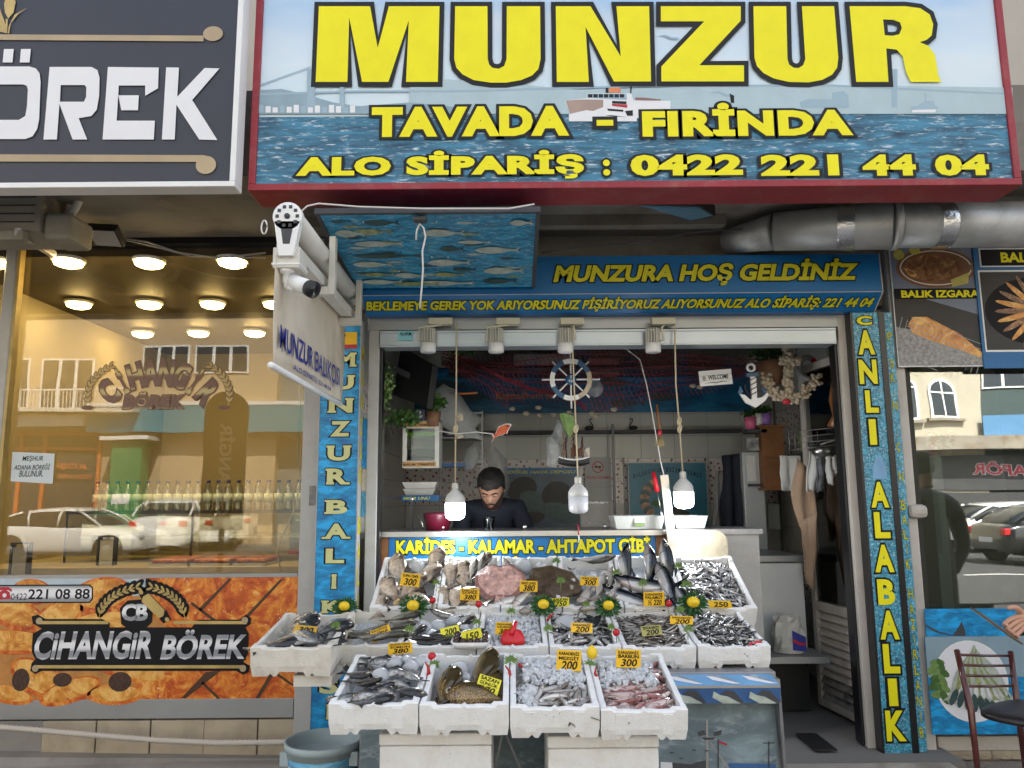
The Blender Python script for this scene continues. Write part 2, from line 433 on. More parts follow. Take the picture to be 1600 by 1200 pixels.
M['f_bream']=fish_mat('bream_skin',(.08,.06,.045),(.55,.45,.35),(.80,.68,.56),60,.22,.60,.55,metal=.1)
M['f_grey']=fish_mat('grey_bream_skin',(.03,.03,.034),(.15,.15,.16),(.5,.5,.48),60,.2,.5,.6)
M['f_dark']=fish_mat('dark_fish_skin',(.03,.028,.026),(.10,.095,.09),(.33,.31,.28),70,.2,.5,.5)
M['f_bonito']=fish_mat('bonito_skin',(.008,.012,.02),(.20,.22,.24),(.62,.61,.62),30,.14,.36,0,.2)
M['f_carp']=fish_mat('carp_skin',(.05,.038,.018),(.24,.16,.06),(.46,.32,.16),60,.12,.5,scales=150,metal=.1)
M['f_bass']=fish_mat('bass_skin',(.09,.085,.07),(.52,.49,.45),(.84,.79,.72),60,.2,.58,.15)
M['f_trout']=fish_mat('trout_skin',(.05,.05,.035),(.28,.26,.21),(.58,.54,.48),80,.2,.6,.5)
M['turbot']=mat('turbot_dark_skin',(.085,.055,.03),.4,var=.6,vs_=26,bmp=1,bs_=70)
M['turbotpink']=mat('turbot_pale_belly',(.66,.40,.35),.3,var=.6,vs_=38,bmp=.8,bs_=90)
M['eye']=mat('fish_eye',(.01,.01,.01),.08)
M['eyering']=mat('fish_eye_ring',(.5,.45,.3),.3)
m,T,N,L,B=newmat('ice');B.inputs['Base Color'].default_value=(.84,.87,.90,1);B.inputs['Roughness'].default_value=.12
setin(B,'Subsurface Weight',0.0);setin(B,'Transmission Weight',.35);B.inputs['IOR'].default_value=1.31
v=coordnode(N,L);bump(N,L,B,noise_node(N,L,v,60,4),.6,.006);M['ice']=m
def glass_mat(name,tint,refl,rough=0.0):
 m,T,N,L,B=newmat(name);N.remove(B);out=N['Material Output']
 tr=N.new('ShaderNodeBsdfTransparent');tr.inputs[0].default_value=c4(tint)
 gl=N.new('ShaderNodeBsdfGlossy');gl.inputs[0].default_value=(1,1,1,1);gl.inputs['Roughness'].default_value=rough
 fr=N.new('ShaderNodeFresnel');fr.inputs[0].default_value=1.5
 if not rough:bp_=N.new('ShaderNodeBump');bp_.inputs['Strength'].default_value=.25;bp_.inputs['Distance'].default_value=.004;L.new(noise_node(N,L,coordnode(N,L),1.7,1),bp_.inputs['Height']);L.new(bp_.outputs[0],gl.inputs['Normal'])
 f=math_node(N,L,'ADD',fr.outputs[0],refl)
 mx=N.new('ShaderNodeMixShader');L.new(f,mx.inputs[0]);L.new(tr.outputs[0],mx.inputs[1]);L.new(gl.outputs[0],mx.inputs[2]);L.new(mx.outputs[0],out.inputs[0])
 return m
M['glass']=glass_mat('shop_window_glass',(.90,.88,.80),.012)
M['glass_r']=glass_mat('tinted_shop_window_glass',(.82,.85,.80),.19)
M['case']=glass_mat('display_glass',(.88,.9,.88),.03)
M['sea_sign']=sea_mat('printed_sea',(.003,.032,.075),(.028,.14,.23),(.62,.70,.74),(1,1,6),4.2,.60,.45)
M['sea_blue']=sea_mat('printed_blue_sea',(.002,.10,.32),(.008,.25,.52),(.35,.62,.76),(1.5,1.5,4),6,.68)
M['sea_pool']=sea_mat('printed_rippled_water',(.006,.09,.17),(.02,.22,.34),(.40,.62,.66),(6,6,6),5,.56)
M['fishboard']=sea_mat('printed_turquoise_water',(.004,.09,.20),(.012,.22,.38),(.35,.50,.54),(1.5,5,5),6,.58)
M['harbour']=sea_mat('printed_hazy_sky',(.10,.14,.16),(.15,.20,.22),(.30,.35,.37),(2,2,5),1.6,.6,.5)
m,T,N,L,B=newmat('printed_sky_gradient');tc=N.new('ShaderNodeTexCoord');sx=N.new('ShaderNodeSeparateXYZ');L.new(tc.outputs['Generated'],sx.inputs[0])
c=ramp(N,L,sx.outputs[2],[(0,(.36,.55,.60)),(.25,(.52,.68,.74)),(.55,(.62,.74,.82)),(1,(.20,.42,.72))])
k=ramp(N,L,noise_node(N,L,tc.outputs['Generated'],3.5,3),[(.4,(0,0,0)),(.7,(.6,)*3)])
c=mix(N,L,k,c,(.70,.74,.76));L.new(c,B.inputs['Base Color']);B.inputs['Roughness'].default_value=.22;M['sky_print']=m
M['hill_print']=mat('printed_hills',(.25,.36,.42),.35,var=.15,vs_=8)
def pastry(name,a,b,c,sc):
 m,T,N,L,B=newmat(name);v=coordnode(N,L)
 n1=noise_node(N,L,v,sc,5,.62,1.6);n2=noise_node(N,L,v,sc*3.5,4,.7,.8)
 x=ramp(N,L,n1,[(.28,a),(.46,b),(.60,c),(.72,(.84,.50,.14))])
 k=ramp(N,L,n2,[(.60,(0,0,0)),(.72,(.75,)*3)]);o=mix(N,L,k,x,(.26,.025,.008))
 k2=ramp(N,L,noise_node(N,L,v,sc*6,2),[(.68,(0,0,0)),(.74,(.7,)*3)]);o=mix(N,L,k2,o,(.85,.72,.5))
 L.new(o,B.inputs['Base Color']);B.inputs['Roughness'].default_value=.3;return m
M['pastry']=pastry('printed_baked_pastry',(.26,.03,.006),(.55,.10,.012),(.74,.27,.035),9)
M['roll']=pastry('printed_pastry_roll',(.36,.09,.008),(.64,.26,.035),(.80,.46,.12),7)
M['filling']=mat('printed_meat_filling',(.06,.025,.015),.4,var=.7,vs_=60)
M['cut']=mat('printed_cut_line',(.07,.03,.012),.4,var=.3)
M['board']=mat('printed_wood_board',(.50,.22,.05),.4,var=.3,vs_=12)
M['gold']=mat('gold_print',(.50,.36,.12),.35,var=.35,vs_=7)
M['goldtan']=mat('tan_gold_print',(.42,.32,.19),.35,var=.25,vs_=3)
M['brownfoil']=mat('brown_foil_sticker',(.14,.06,.04),.35,var=.2)
m,T,N,L,B=newmat('brown_gold_gradient_foil');tc=N.new('ShaderNodeTexCoord');sx=N.new('ShaderNodeSeparateXYZ');L.new(tc.outputs['Object'],sx.inputs[0])
wv=N.new('ShaderNodeTexWave');wv.bands_direction='Z';wv.inputs['Scale'].default_value=2.6;wv.inputs['Distortion'].default_value=1.2;L.new(tc.outputs['Object'],wv.inputs['Vector'])
c=ramp(N,L,wv.outputs['Fac'],[(.0,(.15,.07,.05)),(.6,(.17,.08,.05)),(.95,(.52,.42,.18))]);L.new(c,B.inputs['Base Color']);B.inputs['Roughness'].default_value=.35;M['foilgrad']=m
m,T,N,L,B=newmat('silver_letter_print');tc=N.new('ShaderNodeTexCoord');wv=N.new('ShaderNodeTexWave');wv.bands_direction='Z';wv.inputs['Scale'].default_value=3.2;wv.inputs['Distortion'].default_value=.6;L.new(tc.outputs['Object'],wv.inputs['Vector'])
c=ramp(N,L,wv.outputs['Fac'],[(.2,(.28,.29,.31)),(.5,(.62,.63,.66)),(.9,(.80,.80,.82))]);L.new(c,B.inputs['Base Color']);B.inputs['Roughness'].default_value=.3;M['silver']=m
M['grilled']=pastry('printed_grilled_fish',(.09,.03,.015),(.20,.085,.035),(.34,.18,.08),16)
M['plate_blue']=mat('printed_bluegrey_cloth',(.17,.20,.27),.5,var=.1)
M['panblack']=mat('printed_black_pan',(.025,.022,.02),.5,var=.3)
M['ash']=mat('printed_ash',(.32,.31,.30),.5,var=.6,vs_=50)
M['lemonp']=mat('printed_lemon',(.55,.48,.12),.5,var=.2,vs_=30)
M['silverfish']=mat('printed_pale_fish',(.44,.49,.42),.4,var=.35,vs_=18)
M['greenfish']=mat('printed_green_fish',(.30,.34,.14),.4,var=.6,vs_=30)
M['darkfish']=mat('printed_dark_fish',(.03,.07,.07),.4,var=.4,vs_=25)
M['marlin']=mat('printed_marlin',(.35,.38,.40),.4,var=.4,vs_=30)
M['lightblue']=mat('printed_light_blue',(.18,.38,.62),.35,var=.3,vs_=7)
M['midblue']=mat('printed_mid_blue',(.04,.12,.30),.4,var=.3,vs_=12)
M['net']=mat('red_fishing_net',(.24,.03,.04),.8)
M['net2']=mat('violet_fishing_net',(.10,.05,.16),.7)
M['bucket_blue']=sea_mat('blue_sky_print_bucket',(.07,.26,.42),(.12,.34,.52),(.62,.66,.70),(1.2,1.2,5),3.2,.60,.4)
M['bucket_grey']=mat('grey_bucket_plastic',(.36,.44,.46),.45,var=.1)
M['fringe']=mat('turbot_fringe',(.30,.15,.13),.4,var=.5,vs_=70,bmp=1,bs_=60)
# --- GROUND, STREET
YF=4.6
b=MB();b.box(-60,60,-60,60,-.6,-.16);structure(b,'ground',M['conc'])
b=MB();b.box(-40,40,-16,-1.6,-.155,-.12);structure(b,'road',M['asphalt'])
b=MB()
for i in range(22):b.box(-33+i*3,-31.6+i*3,-6.6,-6.5,-.12,-.116)
structure(b,'road_markings',M['white_paint'])
b=MB();b.box(-40,40,-1.6,9.5,-.15,-.03);pav=structure(b,'pavement',M['conc'])
b=MB();b.box(-40,40,-22,-16,-.15,0);structure(b,'pavement',M['pave'])
kb=MB()
for i in range(40):kb.box(-20+i,-19.015+i,-1.74,-1.6,-.15,0)
structure(kb,'kerb',M['conc'])
b=MB();b.box(0,.39,0,.39,0,.03);me=b.build('paving_slab',M['pave'],parent=pav,bev=.004).data
first=[o for o in pav.children][0]
k=0
for i in range(20):
 for j in range(4):
  o=first if k==0 else first.copy()
  if k:COL.objects.link(o);o.parent=pav
  o.location=(Vector((-4+i*.4,3.0+j*.4,-.03))-wloc(pav));o.rotation_euler=(random.uniform(-.004,.004),random.uniform(-.004,.004),0)
  k+=1
b=MB();b.add([(-4.6,4.42,.0),(-1.15,4.45,.0),(-1.15,4.62,.0),(-4.6,4.62,.0),(-4.6,4.47,.09),(-1.15,4.54,.03),(-1.15,4.62,.035),(-4.6,4.62,.10)],[(0,3,2,1),(4,5,6,7),(0,1,5,4),(1,2,6,5),(2,3,7,6),(3,0,4,7)])
structure(b,'cement_lip',M['conc'])
# --- OUR BUILDING
zS=3.05
bld=thing('building','plain rendered building above the row of shops with stained soffit','building',(0,6,3))
b=MB();b.box(-14,14,4.62,12,zS+.3,8.5);b.build('upper_wall',M['upper'],bld)
b=MB();b.box(-14,14,3.80,4.62,zS+.28,zS+.55);b.build('balcony_slab',M['soffit'],bld)
b=MB();b.box(-14,14,3.68,4.9,zS+.02,zS+.278);b.build('soffit',M['soffit'],bld)
x0=P(480,400,YF).x;x1=P(1400,400,YF).x
b=MB();b.box(x0,x1,YF+.02,YF+.12,P(900,480,YF).z,zS+.02);b.build('fascia',M['fascia'],bld)
b=MB();b.box(x0,P(1130,350,4.3).x,4.25,4.33,P(900,352,4.25).z,zS+.02);b.build('beam',M['soffit'],bld)
b=MB();b.box(-14,-4.6,4.62,4.8,0,zS+.02);b.build('pier',M['upper'],bld)
b=MB();b.box(4.4,14,4.62,4.8,0,zS+.02);b.build('pier',M['upper'],bld)
xl=-.95;xr=2.38
b=MB();b.box(xl-.12,xl-.02,YF+.03,8,0,zS);b.build('party_wall',M['upper'],bld)
b=MB();b.box(xr+.03,xr+.12,YF+.03,8,0,zS);b.build('party_wall',M['upper'],bld)
# --- FISH SHOP INTERIOR
zc=2.78;yb=6.9;fz=.06
b=MB();b.box(xl-.02,xr+.02,4.35,yb+.1,0,fz-.012);flo=structure(b,'shop_floor',M['grout'])
b=MB();b.box(0,.395,0,.395,0,.012);t0=b.build('floor_tile',M['floor_tile'],parent=flo,bev=.001)
k=0
for i in range(4):
 for j in range(6):
  o=t0 if k==0 else t0.copy()
  if k:COL.objects.link(o);o.parent=flo
  o.location=Vector((.78+i*.4,4.4+j*.4,fz-.012))-wloc(flo);k+=1
b=MB();b.box(1.02,2.32,4.28,4.40,.0,.045);structure(b,'door_sill',mat('worn_pale_sill',(.42,.38,.33),.6,var=.2,vs_=4,dirt=(.14,.10,.07),dscale=3,damt=.8),bev=.01)
b=MB();b.box(xl-.02,xr+.02,YF+.1,yb+.1,zc,zc+.1);structure(b,'ceiling',M['dark'])
def tiled(name,loc,rot,W,Hh,tw,th,band=(1.70,2.02)):
 b=MB();b.box(0,W,0,.04,0,Hh)
 wl=b.build(name,M['grout'],loc=(0,0,0),kind='structure');wl.location=loc;wl.rotation_euler=(0,0,rot)
 nx=int(math.ceil(W/tw));nz=int(math.ceil(Hh/th));mb={}
 for key in ('tile','tileplain','tileflor'):
  q=MB();q.box(.0015,tw-.0015,-.008,0,.0015,th-.0015);me=bpy.data.meshes.new('tile');me.from_pydata(q.v,[],q.f);me.materials.append(M[key]);mb[key]=me
 for i in range(nx):
  for j in range(nz):
   z=j*th
   if (i+1)*tw>W+.05:continue
   key='tileflor' if band[0]<=z+th/2<=band[1] or z+th/2<.95 and name=='wall_right' and .55<z+th/2 else ('tile' if z+th/2<band[0] else 'tileplain')
   inst('tile',mb[key],T_((i*tw,0,z)),wl)
 return wl
tiled('wall_back',(xl,yb,0),0,xr-xl,zc,.30,.20,(1.5,1.85))
tiled('wall_left',(xl,4.72,0),rad(90),yb-4.72,zc,.30,.20,(1.98,2.2))
tiled('wall_right',(xr,yb,0),rad(-90),yb-4.62,zc,.30,.20,(1.78,2.2))
def rb(name,px0,py0,px1,py1,Y,th,m,parent=None,bev=0,**k):
 x0,x1,z0,z1=rect(px0,py0,px1,py1,Y);q=MB();q.box(x0,x1,Y,Y+th,z0,z1);return q.build(name,m,parent,bev=bev,**k)
# --- FISH SHOP FRONT FRAME
fr=thing('shop_front_frame','grey aluminium door frame and roller shutter box round the open fish shop','shopfront',(P(900,900,YF).x,YF,fz))
def post(px0,px1,pyr,Y,z0,z1,th,m,name,par,bev=.004):
 a=P(px0,pyr,Y).x;c=P(px1,pyr,Y).x;q=MB();q.box(a,c,Y,Y+th,z0,z1);return q.build(name,m,par,bev=bev)
zt=P(950,500,YF).z
post(571,588,800,YF-.02,.0,zt,.1,M['white_al'],'jamb',fr)
post(587,594,800,YF+.0,.02,zt-.02,.08,M['blackgloss'],'gasket',fr)
post(1330,1349,800,YF-.03,.05,zt+.02,.1,M['cream_al'],'jamb',fr)
post(1322,1330,800,YF+.0,.06,zt-.02,.09,M['blackgloss'],'gasket',fr)
x0,x1,z0,z1=rect(594,515,1307,540,YF-.05)
q=MB();q.box(x0,x1,YF-.05,YF+.1,z0+.005,z1);q.box(x0,x1,YF-.053,YF-.04,z0,z0+.012);q.box(x0,x1,YF-.056,YF-.04,z1-.014,z1+.002);q.build('roller_box',M['roller'],fr,bev=.003)
x0,x1,z0,z1=rect(575,494,1345,514,YF-.02);q=MB();q.box(x0,x1,YF-.027,YF+.15,z0,z1);q.build('head_rail',M['grey_al'],fr,bev=.003)
x0,x1,z0,z1=rect(1307,514,1330,560,YF);q=MB();q.box(x0,x1,YF,YF+.1,z1-.3,z1);q.build('end_bracket',M['grey_al'],fr)
x0,x1,z0,z1=rect(622,517,645,532,YF-.06);q=MB();q.box(x0,x1,YF-.06,YF-.057,z0,z1,mat('pale_cyan_sticker',(.25,.62,.68),.4));q.text('ALARM',FR(YF-.061),x0+.01,x1-.01,(z0+z1)/2,z1-.008,M['ink'],bold=.01,h=.001)
q.build('sticker',parent=fr)
for zz,s in ((P(1335,850,YF).z,.055),(P(1335,905,YF).z,.055)):
 pass
leaf=thing('shop_door','white door leaf swung inward at the right jamb, louvred below','door',(2.16,4.68,fz))
lx=2.15;ly0,ly1=4.70,5.42;lz0,lzm,lz1=.08,P(1300,958,5.0).z,2.36
q=MB()
for (ya,yb_) in ((ly0,ly0+.05),(ly1-.05,ly1)):q.box(lx-.02,lx+.02,ya,yb_,lz0,lz1)
for (za,zb) in ((lz0,lz0+.05),(lzm-.03,lzm+.03),(lz1-.05,lz1)):q.box(lx-.0195,lx+.0195,ly0+.05,ly1-.05,za,zb)
q.build('frame',M['cream_al'],leaf,bev=.002)
ns=11;hh=(lzm-.03-lz0-.05)/ns
for i in range(ns):
 z=lz0+.05+i*hh
 q=MB();q.add([(lx-.018,ly0+.05,z),(lx-.018,ly1-.05,z),(lx+.012,ly1-.05,z+hh),(lx+.012,ly0+.05,z+hh),(lx-.010,ly0+.05,z),(lx-.010,ly1-.05,z),(lx+.018,ly1-.05,z+hh),(lx+.018,ly0+.05,z+hh)],[(0,1,2,3),(7,6,5,4),(0,4,5,1),(2,6,7,3),(0,3,7,4),(1,5,6,2)])
 q.build('louvre',M['cream_al'] if i>2 else mat('dirty_louvre',(.30,.28,.26),.6,var=.3,vs_=8,dirt=(.05,.045,.04),dscale=9,damt=.9) if i==0 else bpy.data.materials['dirty_louvre'],leaf)
q=MB();q.box(lx-.003,lx+.003,ly0+.05,ly1-.05,lzm+.03,lz1-.05);q.build('pane',M['case'],leaf)
def anchor_print(mb,fr,cu,cv,s,m,h=.002):
 mb.ell(cu,cv+s*.82,s*.13,s*.13,fr,h,m,12);mb.poly([(cu-s*.04,cv-s*.6),(cu+s*.04,cv-s*.6),(cu+s*.04,cv+s*.75),(cu-s*.04,cv+s*.75)],fr,h+.0002,m)
 mb.poly([(cu-s*.3,cv+s*.45),(cu+s*.3,cv+s*.45),(cu+s*.3,cv+s*.55),(cu-s*.3,cv+s*.55)],fr,h+.0004,m)
 arc=[(cu+s*.55*math.cos(a),cv-s*.15+s*.55*math.sin(a)) for a in [math.pi*(1.0+k/12) for k in range(13)]]
 arc+=[(cu+s*.42*math.cos(a),cv-s*.08+s*.5*math.sin(a)) for a in [math.pi*(2.0-k/12) for k in range(13)]]
 mb.poly(arc,fr,h+.0006,m)
q=MB();fl=(Vector((lx-.022,0,0)),Vector((0,-1,0)),Vector((0,0,1)),Vector((-1,0,0)))
for py in (838,885):
 p=PX(1330,py,lx);anchor_print(q,fl,-(ly0+.025)-.0,p.z-.02,.08,M['ink'])
q.build('anchor_sticker',parent=leaf);leaf.rotation_euler=(0,0,.13)
# --- PILLAR SIGNS
SER={'M':([.10,.90],[.1,.9]),'U':([],[.13,.87]),'N':([.13],[.13,.87]),'Z':([],[]),'R':([.16,.9],[.12]),'B':([.1],[.1]),'A':([.08,.92],[]),'L':([.2],[.2]),'I':([.5],[.5]),'K':([.14,.88],[.14,.84]),'Ç':([],[]),'S':([],[]),'P':([.2],[.15])}
def serif_letter(mb,ch,fr,u0,u1,v0,v1,m,out,ow,h=.003,bold=.045):
 if ch=='I':c=(u0+u1)/2;w=(u1-u0)*.32;mb.text('I',fr,c-w/2,c+w/2,v0,v1,m,out,ow,bold,h=h)
 else:mb.text(ch,fr,u0,u1,v0,v1,m,out,ow,bold,h=h)
 bo,to=SER.get(ch,([],[]));W=u1-u0;Hh=v1-v0;sw=W*.19;sh=Hh*.07
 for xs,v in ((bo,v0+sh),(to,v1-sh)):
  for f in xs:
   c=u0+W*f
   mb.poly([(c-sw,v-sh),(c+sw,v-sh),(c+sw,v+sh),(c-sw,v+sh)],fr,h+.0006,m)
   e=sh*.75;mb.poly([(c-sw-e,v-sh-e),(c+sw+e,v-sh-e),(c+sw+e,v+sh+e),(c-sw-e,v+sh+e)],fr,h-.0011,out)
Yp=4.5
pil=thing('pillar_sign','tall sea blue pillar panel reading MUNZUR BALIKÇISI in cream serif letters','sign',(P(520,800,Yp).x,Yp,0))
xa,xb=P(495,800,Yp).x,P(557,800,Yp).x
zt_=P(520,500,Yp).z
q=MB();q.box(xa,xb,Yp,Yp+.12,.03,zt_);q.build('panel',M['sea_blue'],pil,bev=.002)
q=MB();q.box(xa-.006,xa,Yp-.004,Yp+.1,.03,zt_);q.box(xb,xb+.006,Yp-.004,Yp+.1,.03,zt_);q.build('edge_trim',M['white_al'],pil)
q=MB()
for ch,y0,y1,a,c in (('M',551,573,526,555),('U',586,609,520,553),('N',622,645,514,551),('Z',658,682,516,547),('U',696,720,512,547),('R',732,757,511,544),('B',781,803,510,543),('A',818,842,507,544),('L',857,880,509,538),('I',897,920,511,533),('K',938,958,503,536),('Ç',968,996,506,533),('I',1012,1034,503,530),('S',1058,1084,499,529),('I',1100,1124,503,525)):
 u0,u1,v0,v1=rect(a,y0,c,y1,Yp);ww=u1-u0
 serif_letter(q,ch,FR(Yp),u0,u1,v0,v1,M['cream_letter'],M['ink'],.05)
q.build('lettering',parent=pil)
u0,u1,v0,v1=rect(530,519,558,545,Yp)
q=MB();q.box(u0,u1,Yp-.003,Yp-.001,v0,v1,M['tagy']);q.poly([(u0,v0),(u1,v0),(u1,v0+(v1-v0)*.25),(u0,v0+(v1-v0)*.25)],FR(Yp-.003),.001,M['redink'])
q.text('2ª',FR(Yp-.003),u0+.003,u0+.04,(v0+v1)/2+.005,v1-.012,M['ink'],bold=.03,h=.0015);q.build('sticker',parent=pil)
FS=(Vector((xb+.006,0,0)),Vector((0,1,0)),Vector((0,0,1)),Vector((1,0,0)))
q=MB();
for i,ch in enumerate('MUNZUR BALIKÇISI'):
 if ch==' ':continue
 z=zt_-.15-i*.145;k_=.025 if ch=='I' else 0;q.text(ch,FS,Yp+.02+k_,Yp+.09-k_,z-.1,z,M['yellow_dull'],bold=.03,h=.002)
q.build('side_lettering',parent=pil)
pr=thing('pillar_sign','tall rippled water pillar panel reading CANLI ALABALIK in yellow block letters','sign',(P(1380,800,Yp).x,Yp,0))
xa,xb=P(1354,800,Yp).x,P(1396,800,Yp).x;zt_=P(1350,488,Yp).z
q=MB();q.box(xa,xb,Yp,Yp+.12,.03,zt_);q.build('panel',M['sea_pool'],pr)
q=MB();q.box(xb,xb+.035,Yp-.006,Yp+.12,.03,zt_);q.box(xa-.014,xa,Yp-.006,Yp+.12,.03,zt_);q.build('edge_trim',M['blackgloss'],pr)
q=MB()
for ch,y0,y1,a,c in (('C',494,508,1338,1362),('A',516,554,1340,1366),('N',562,600,1342,1370),('L',610,645,1352,1372),('I',655,695,1358,1369),('A',753,793,1360,1388),('L',800,841,1366,1390),('A',851,894,1366,1396),('B',905,945,1371,1398),('A',954,999,1374,1404),('L',1006,1052,1380,1405),('I',1060,1103,1388,1402),('K',1110,1158,1384,1415)):
 u0,u1,v0,v1=rect(a,y0,c,y1,Yp);q.text(ch,FR(Yp),u0,u1,v0,v1,M['yellow'],M['ink'],.06,.045,h=.003)
q.build('lettering',parent=pr)
xs=xb+.042;q=MB();q.box(xs,xs+.045,Yp+.01,Yp+.1,.05,zt_);q.build('side_strip',M['sea_pool'],pr)
q=MB();s='PİŞKİN İÇİN BALIK HAZIRLANIR';z=zt_-.12
for ch in s:
 if ch!=' ':k_=.014 if ch in 'Iİ' else 0;q.text(ch,FR(Yp+.01),xs+.009+k_*.8,xs+.035-k_*.8,z-.055,z,M['yellow_dull'],M['ink'],.03,.01,h=.002)
 z-=.083
q.build('side_lettering',parent=pr)
q=MB();u0,u1,v0,v1=rect(1363,712,1384,748,Yp);q.poly([(u0,v0),(u1,v0),(u1+.003,(v0+v1)/2),(u1-.02,v1-.02),(u1-.02,v1),(u0+.02,v1),(u0+.02,v1-.02),(u0-.003,(v0+v1)/2)],FR(Yp),.0025,M['lightblue']);q.build('jug_print',parent=pr)
pp=thing('shopfront_post','pale aluminium post between the bakery window and the sea blue pillar','post',(P(480,800,YF).x,YF,0))
post(469,494,800,YF-.03,.1,zS,.12,M['white_al'],'profile',pp)
q=MB();u0,u1,v0,v1=rect(483,759,494,790,YF-.03);q.poly([(u0,v0),(u1,v0),(u1,v1),(u0,v1)],FR(YF-.03),.001,mat('grey_sticker',(.22,.22,.22),.6,var=.4,vs_=30));q.build('sticker',parent=pp)
pp=thing('shopfront_post','cream post beside the yellow lettered right pillar with a rounded door handle','post',(P(1430,800,YF).x,YF,0))
post(1416,1434,800,YF-.05,.0,zS,.12,M['cream_al'],'profile',pp,bev=.012)
c=P(1432,799,YF-.08);q=MB();q.box(c.x-.045,c.x+.06,YF-.11,YF-.05,c.z-.04,c.z+.04);q.build('handle',M['cream_al'],pp,bev=.028)
# --- BAKERY SHOP FRONT
bk=thing('bakery_front','bakery shop front with large window above a printed pastry panel','shopfront',(-2.9,YF,0))
xg0,xg1=-4.6,P(469,800,YF).x
zw0,zw1=P(250,897,YF).z,P(250,382,YF).z
q=MB();q.box(xg0,xg1,YF+.03,YF+.038,zw0,zw1);q.build('window_pane',M['glass'],bk)
q=MB();q.box(xg0,xg1,YF-.01,YF+.06,P(250,903,YF).z,zw0);q.build('sill',M['grey_al'],bk)
q=MB();q.box(xg0,xg1,YF-.02,YF+.08,zw1,P(250,357,YF).z);q.build('head_rail',M['blackgloss'],bk)
xm=P(14,500,YF).x;q=MB();q.box(xm-.045,xm+.03,YF-.02,YF+.029,zw0,zw1);q.build('mullion',M['white_al'],bk,bev=.01)
q=MB();q.box(xm+.031,xm+.05,YF-.02,YF+.029,zw0,zw1);q.build('gasket',M['gold'],bk)
u0,u1,v0,v1=rect(-60,903,466,1092,YF)
pn=MB();pn.box(xg0,u1,YF-.01,YF+.06,v0,v1);pnl=pn.build('pastry_panel',M['pastry'],bk)
f0=FR(YF-.01);pr_=MB()
def px2(pts,Y=YF-.01):return [(P(x,y,Y).x,P(x,y,Y).z) for x,y in pts]
pr_.pxpoly([(-60,904),(228,904),(236,960),(300,1010),(210,1060),(215,1091),(-60,1091)],YF-.01,.0012,M['board'])
pr_.pxpoly([(0,904),(228,904),(226,930),(100,940),(0,935)],YF-.01,.0015,mat('printed_pale_sky',(.45,.55,.62),.4,var=.3))
for (x,y,rx,ry,a) in ((50,925,30,18,.1),(160,930,45,25,-.1),(25,960,45,20,.3),(90,965,40,22,-.5),(20,1003,55,17,.05),(140,985,60,25,-.3),(200,1040,65,20,.3),(60,1060,45,22,.5),(110,1080,45,16,-.3),(180,1085,40,14,0),(10,1085,40,12,.2)):
 c=P(x,y,YF-.01);pr_.ell(c.x,c.z,rx/250.,ry/242.,f0,.0019+.0002*(x%7),M['pastry'],22,-a);pr_.ell(c.x,c.z+.008,rx/285.,ry/310.,f0,.002+.0002*(x%7),M['roll'],22,-a)
for (x,y,rx,ry) in ((33,1062,13,16),(98,1062,14,10),(188,1065,17,14),(150,1015,12,9)):
 c=P(x,y,YF-.01);pr_.ell(c.x,c.z,rx/256.,ry/256.,f0,.0038,M['filling'],14)
for ln in ([(363,904),(315,955),(310,952),(358,904)],[(443,905),(385,968),(381,965),(438,905)],[(345,1048),(290,1091),(283,1091),(322,1050)],[(318,1065),(345,1091),(340,1092),(314,1067)],[(232,904),(230,1000),(226,1000),(228,904)],[(455,1010),(405,1091),(399,1091),(448,1008)],[(300,940),(380,1000),(378,1004),(298,944)],[(418,1040),(460,1070),(459,1073),(416,1044)]):
 pr_.pxpoly(ln,YF-.01,.0028,M['cut'])
pr_.pxpoly([(-60,914),(141,913),(146,918),(146,936),(141,942),(-60,942)],YF-.01,.0044,M['ink']);pr_.pxpoly([(-60,916),(140,915),(144,919),(144,935),(140,940),(-60,940)],YF-.01,.0048,M['silver'])
u=rect(18,927,43,937,YF-.01);pr_.text('0422',f0,*u,M['ink'],bold=.0,h=.0052)
u=rect(45,920,141,936,YF-.01);pr_.text('221 08 88',f0,*u,M['ink'],bold=.018,h=.0052)
pr_.pxpoly([(-2,933),(0,925),(5,922),(11,922),(16,925),(18,936),(-4,937)],YF-.01,.0052,M['redink']);pr_.pxpoly([(-3,921),(2,917),(14,917),(20,921),(19,925),(14,922),(2,922),(-2,925)],YF-.01,.0053,M['redink'])
c=P(8,930,YF-.01);pr_.ell(c.x,c.z,.012,.012,f0,.0055,M['white_ink'],12)
bl=M['ink'];h0=.0046
pr_.pxpoly([(50,963),(60,960),(72,967),(160,967),(172,973),(172,980),(300,980),(310,968),(375,968),(385,960),(393,966),(392,975),(384,980),(389,990),(388,1022),(380,1034),(391,1040),(389,1050),(380,1054),(370,1048),(66,1048),(56,1053),(48,1048),(50,1036),(56,1030),(50,1018),(52,990),(66,982),(52,974)],YF-.01,h0,bl)
pr_.pxpoly([(190,975),(188,950),(200,938),(225,936),(240,950),(238,972),(228,982),(200,982)],YF-.01,h0+.0001,bl)
pr_.pxpoly([(215,924),(226,919),(262,956),(268,968),(256,974),(222,936)],YF-.01,h0+.0002,bl)
u=rect(55,989,238,1030,YF-.01);pr_.text('CiHANGiR',f0,u[0],u[1],u[2],u[3]+.012,M['silver'],M['ink'],.04,.035,.18,h=.0058)
u=rect(252,989,385,1030,YF-.01);pr_.text('BÖREK',f0,u[0],u[1],u[2],u[3]+.02,M['silver'],M['ink'],.04,.035,.18,h=.0058)
for (x0_,y0_,x1_) in ((62,970,170),(272,970,386),(58,1039,383)):
 pr_.pxpoly([(x0_,y0_),(x1_,y0_),(x1_,y0_+5),(x0_,y0_+5)],YF-.01,.0056,M['gold'])
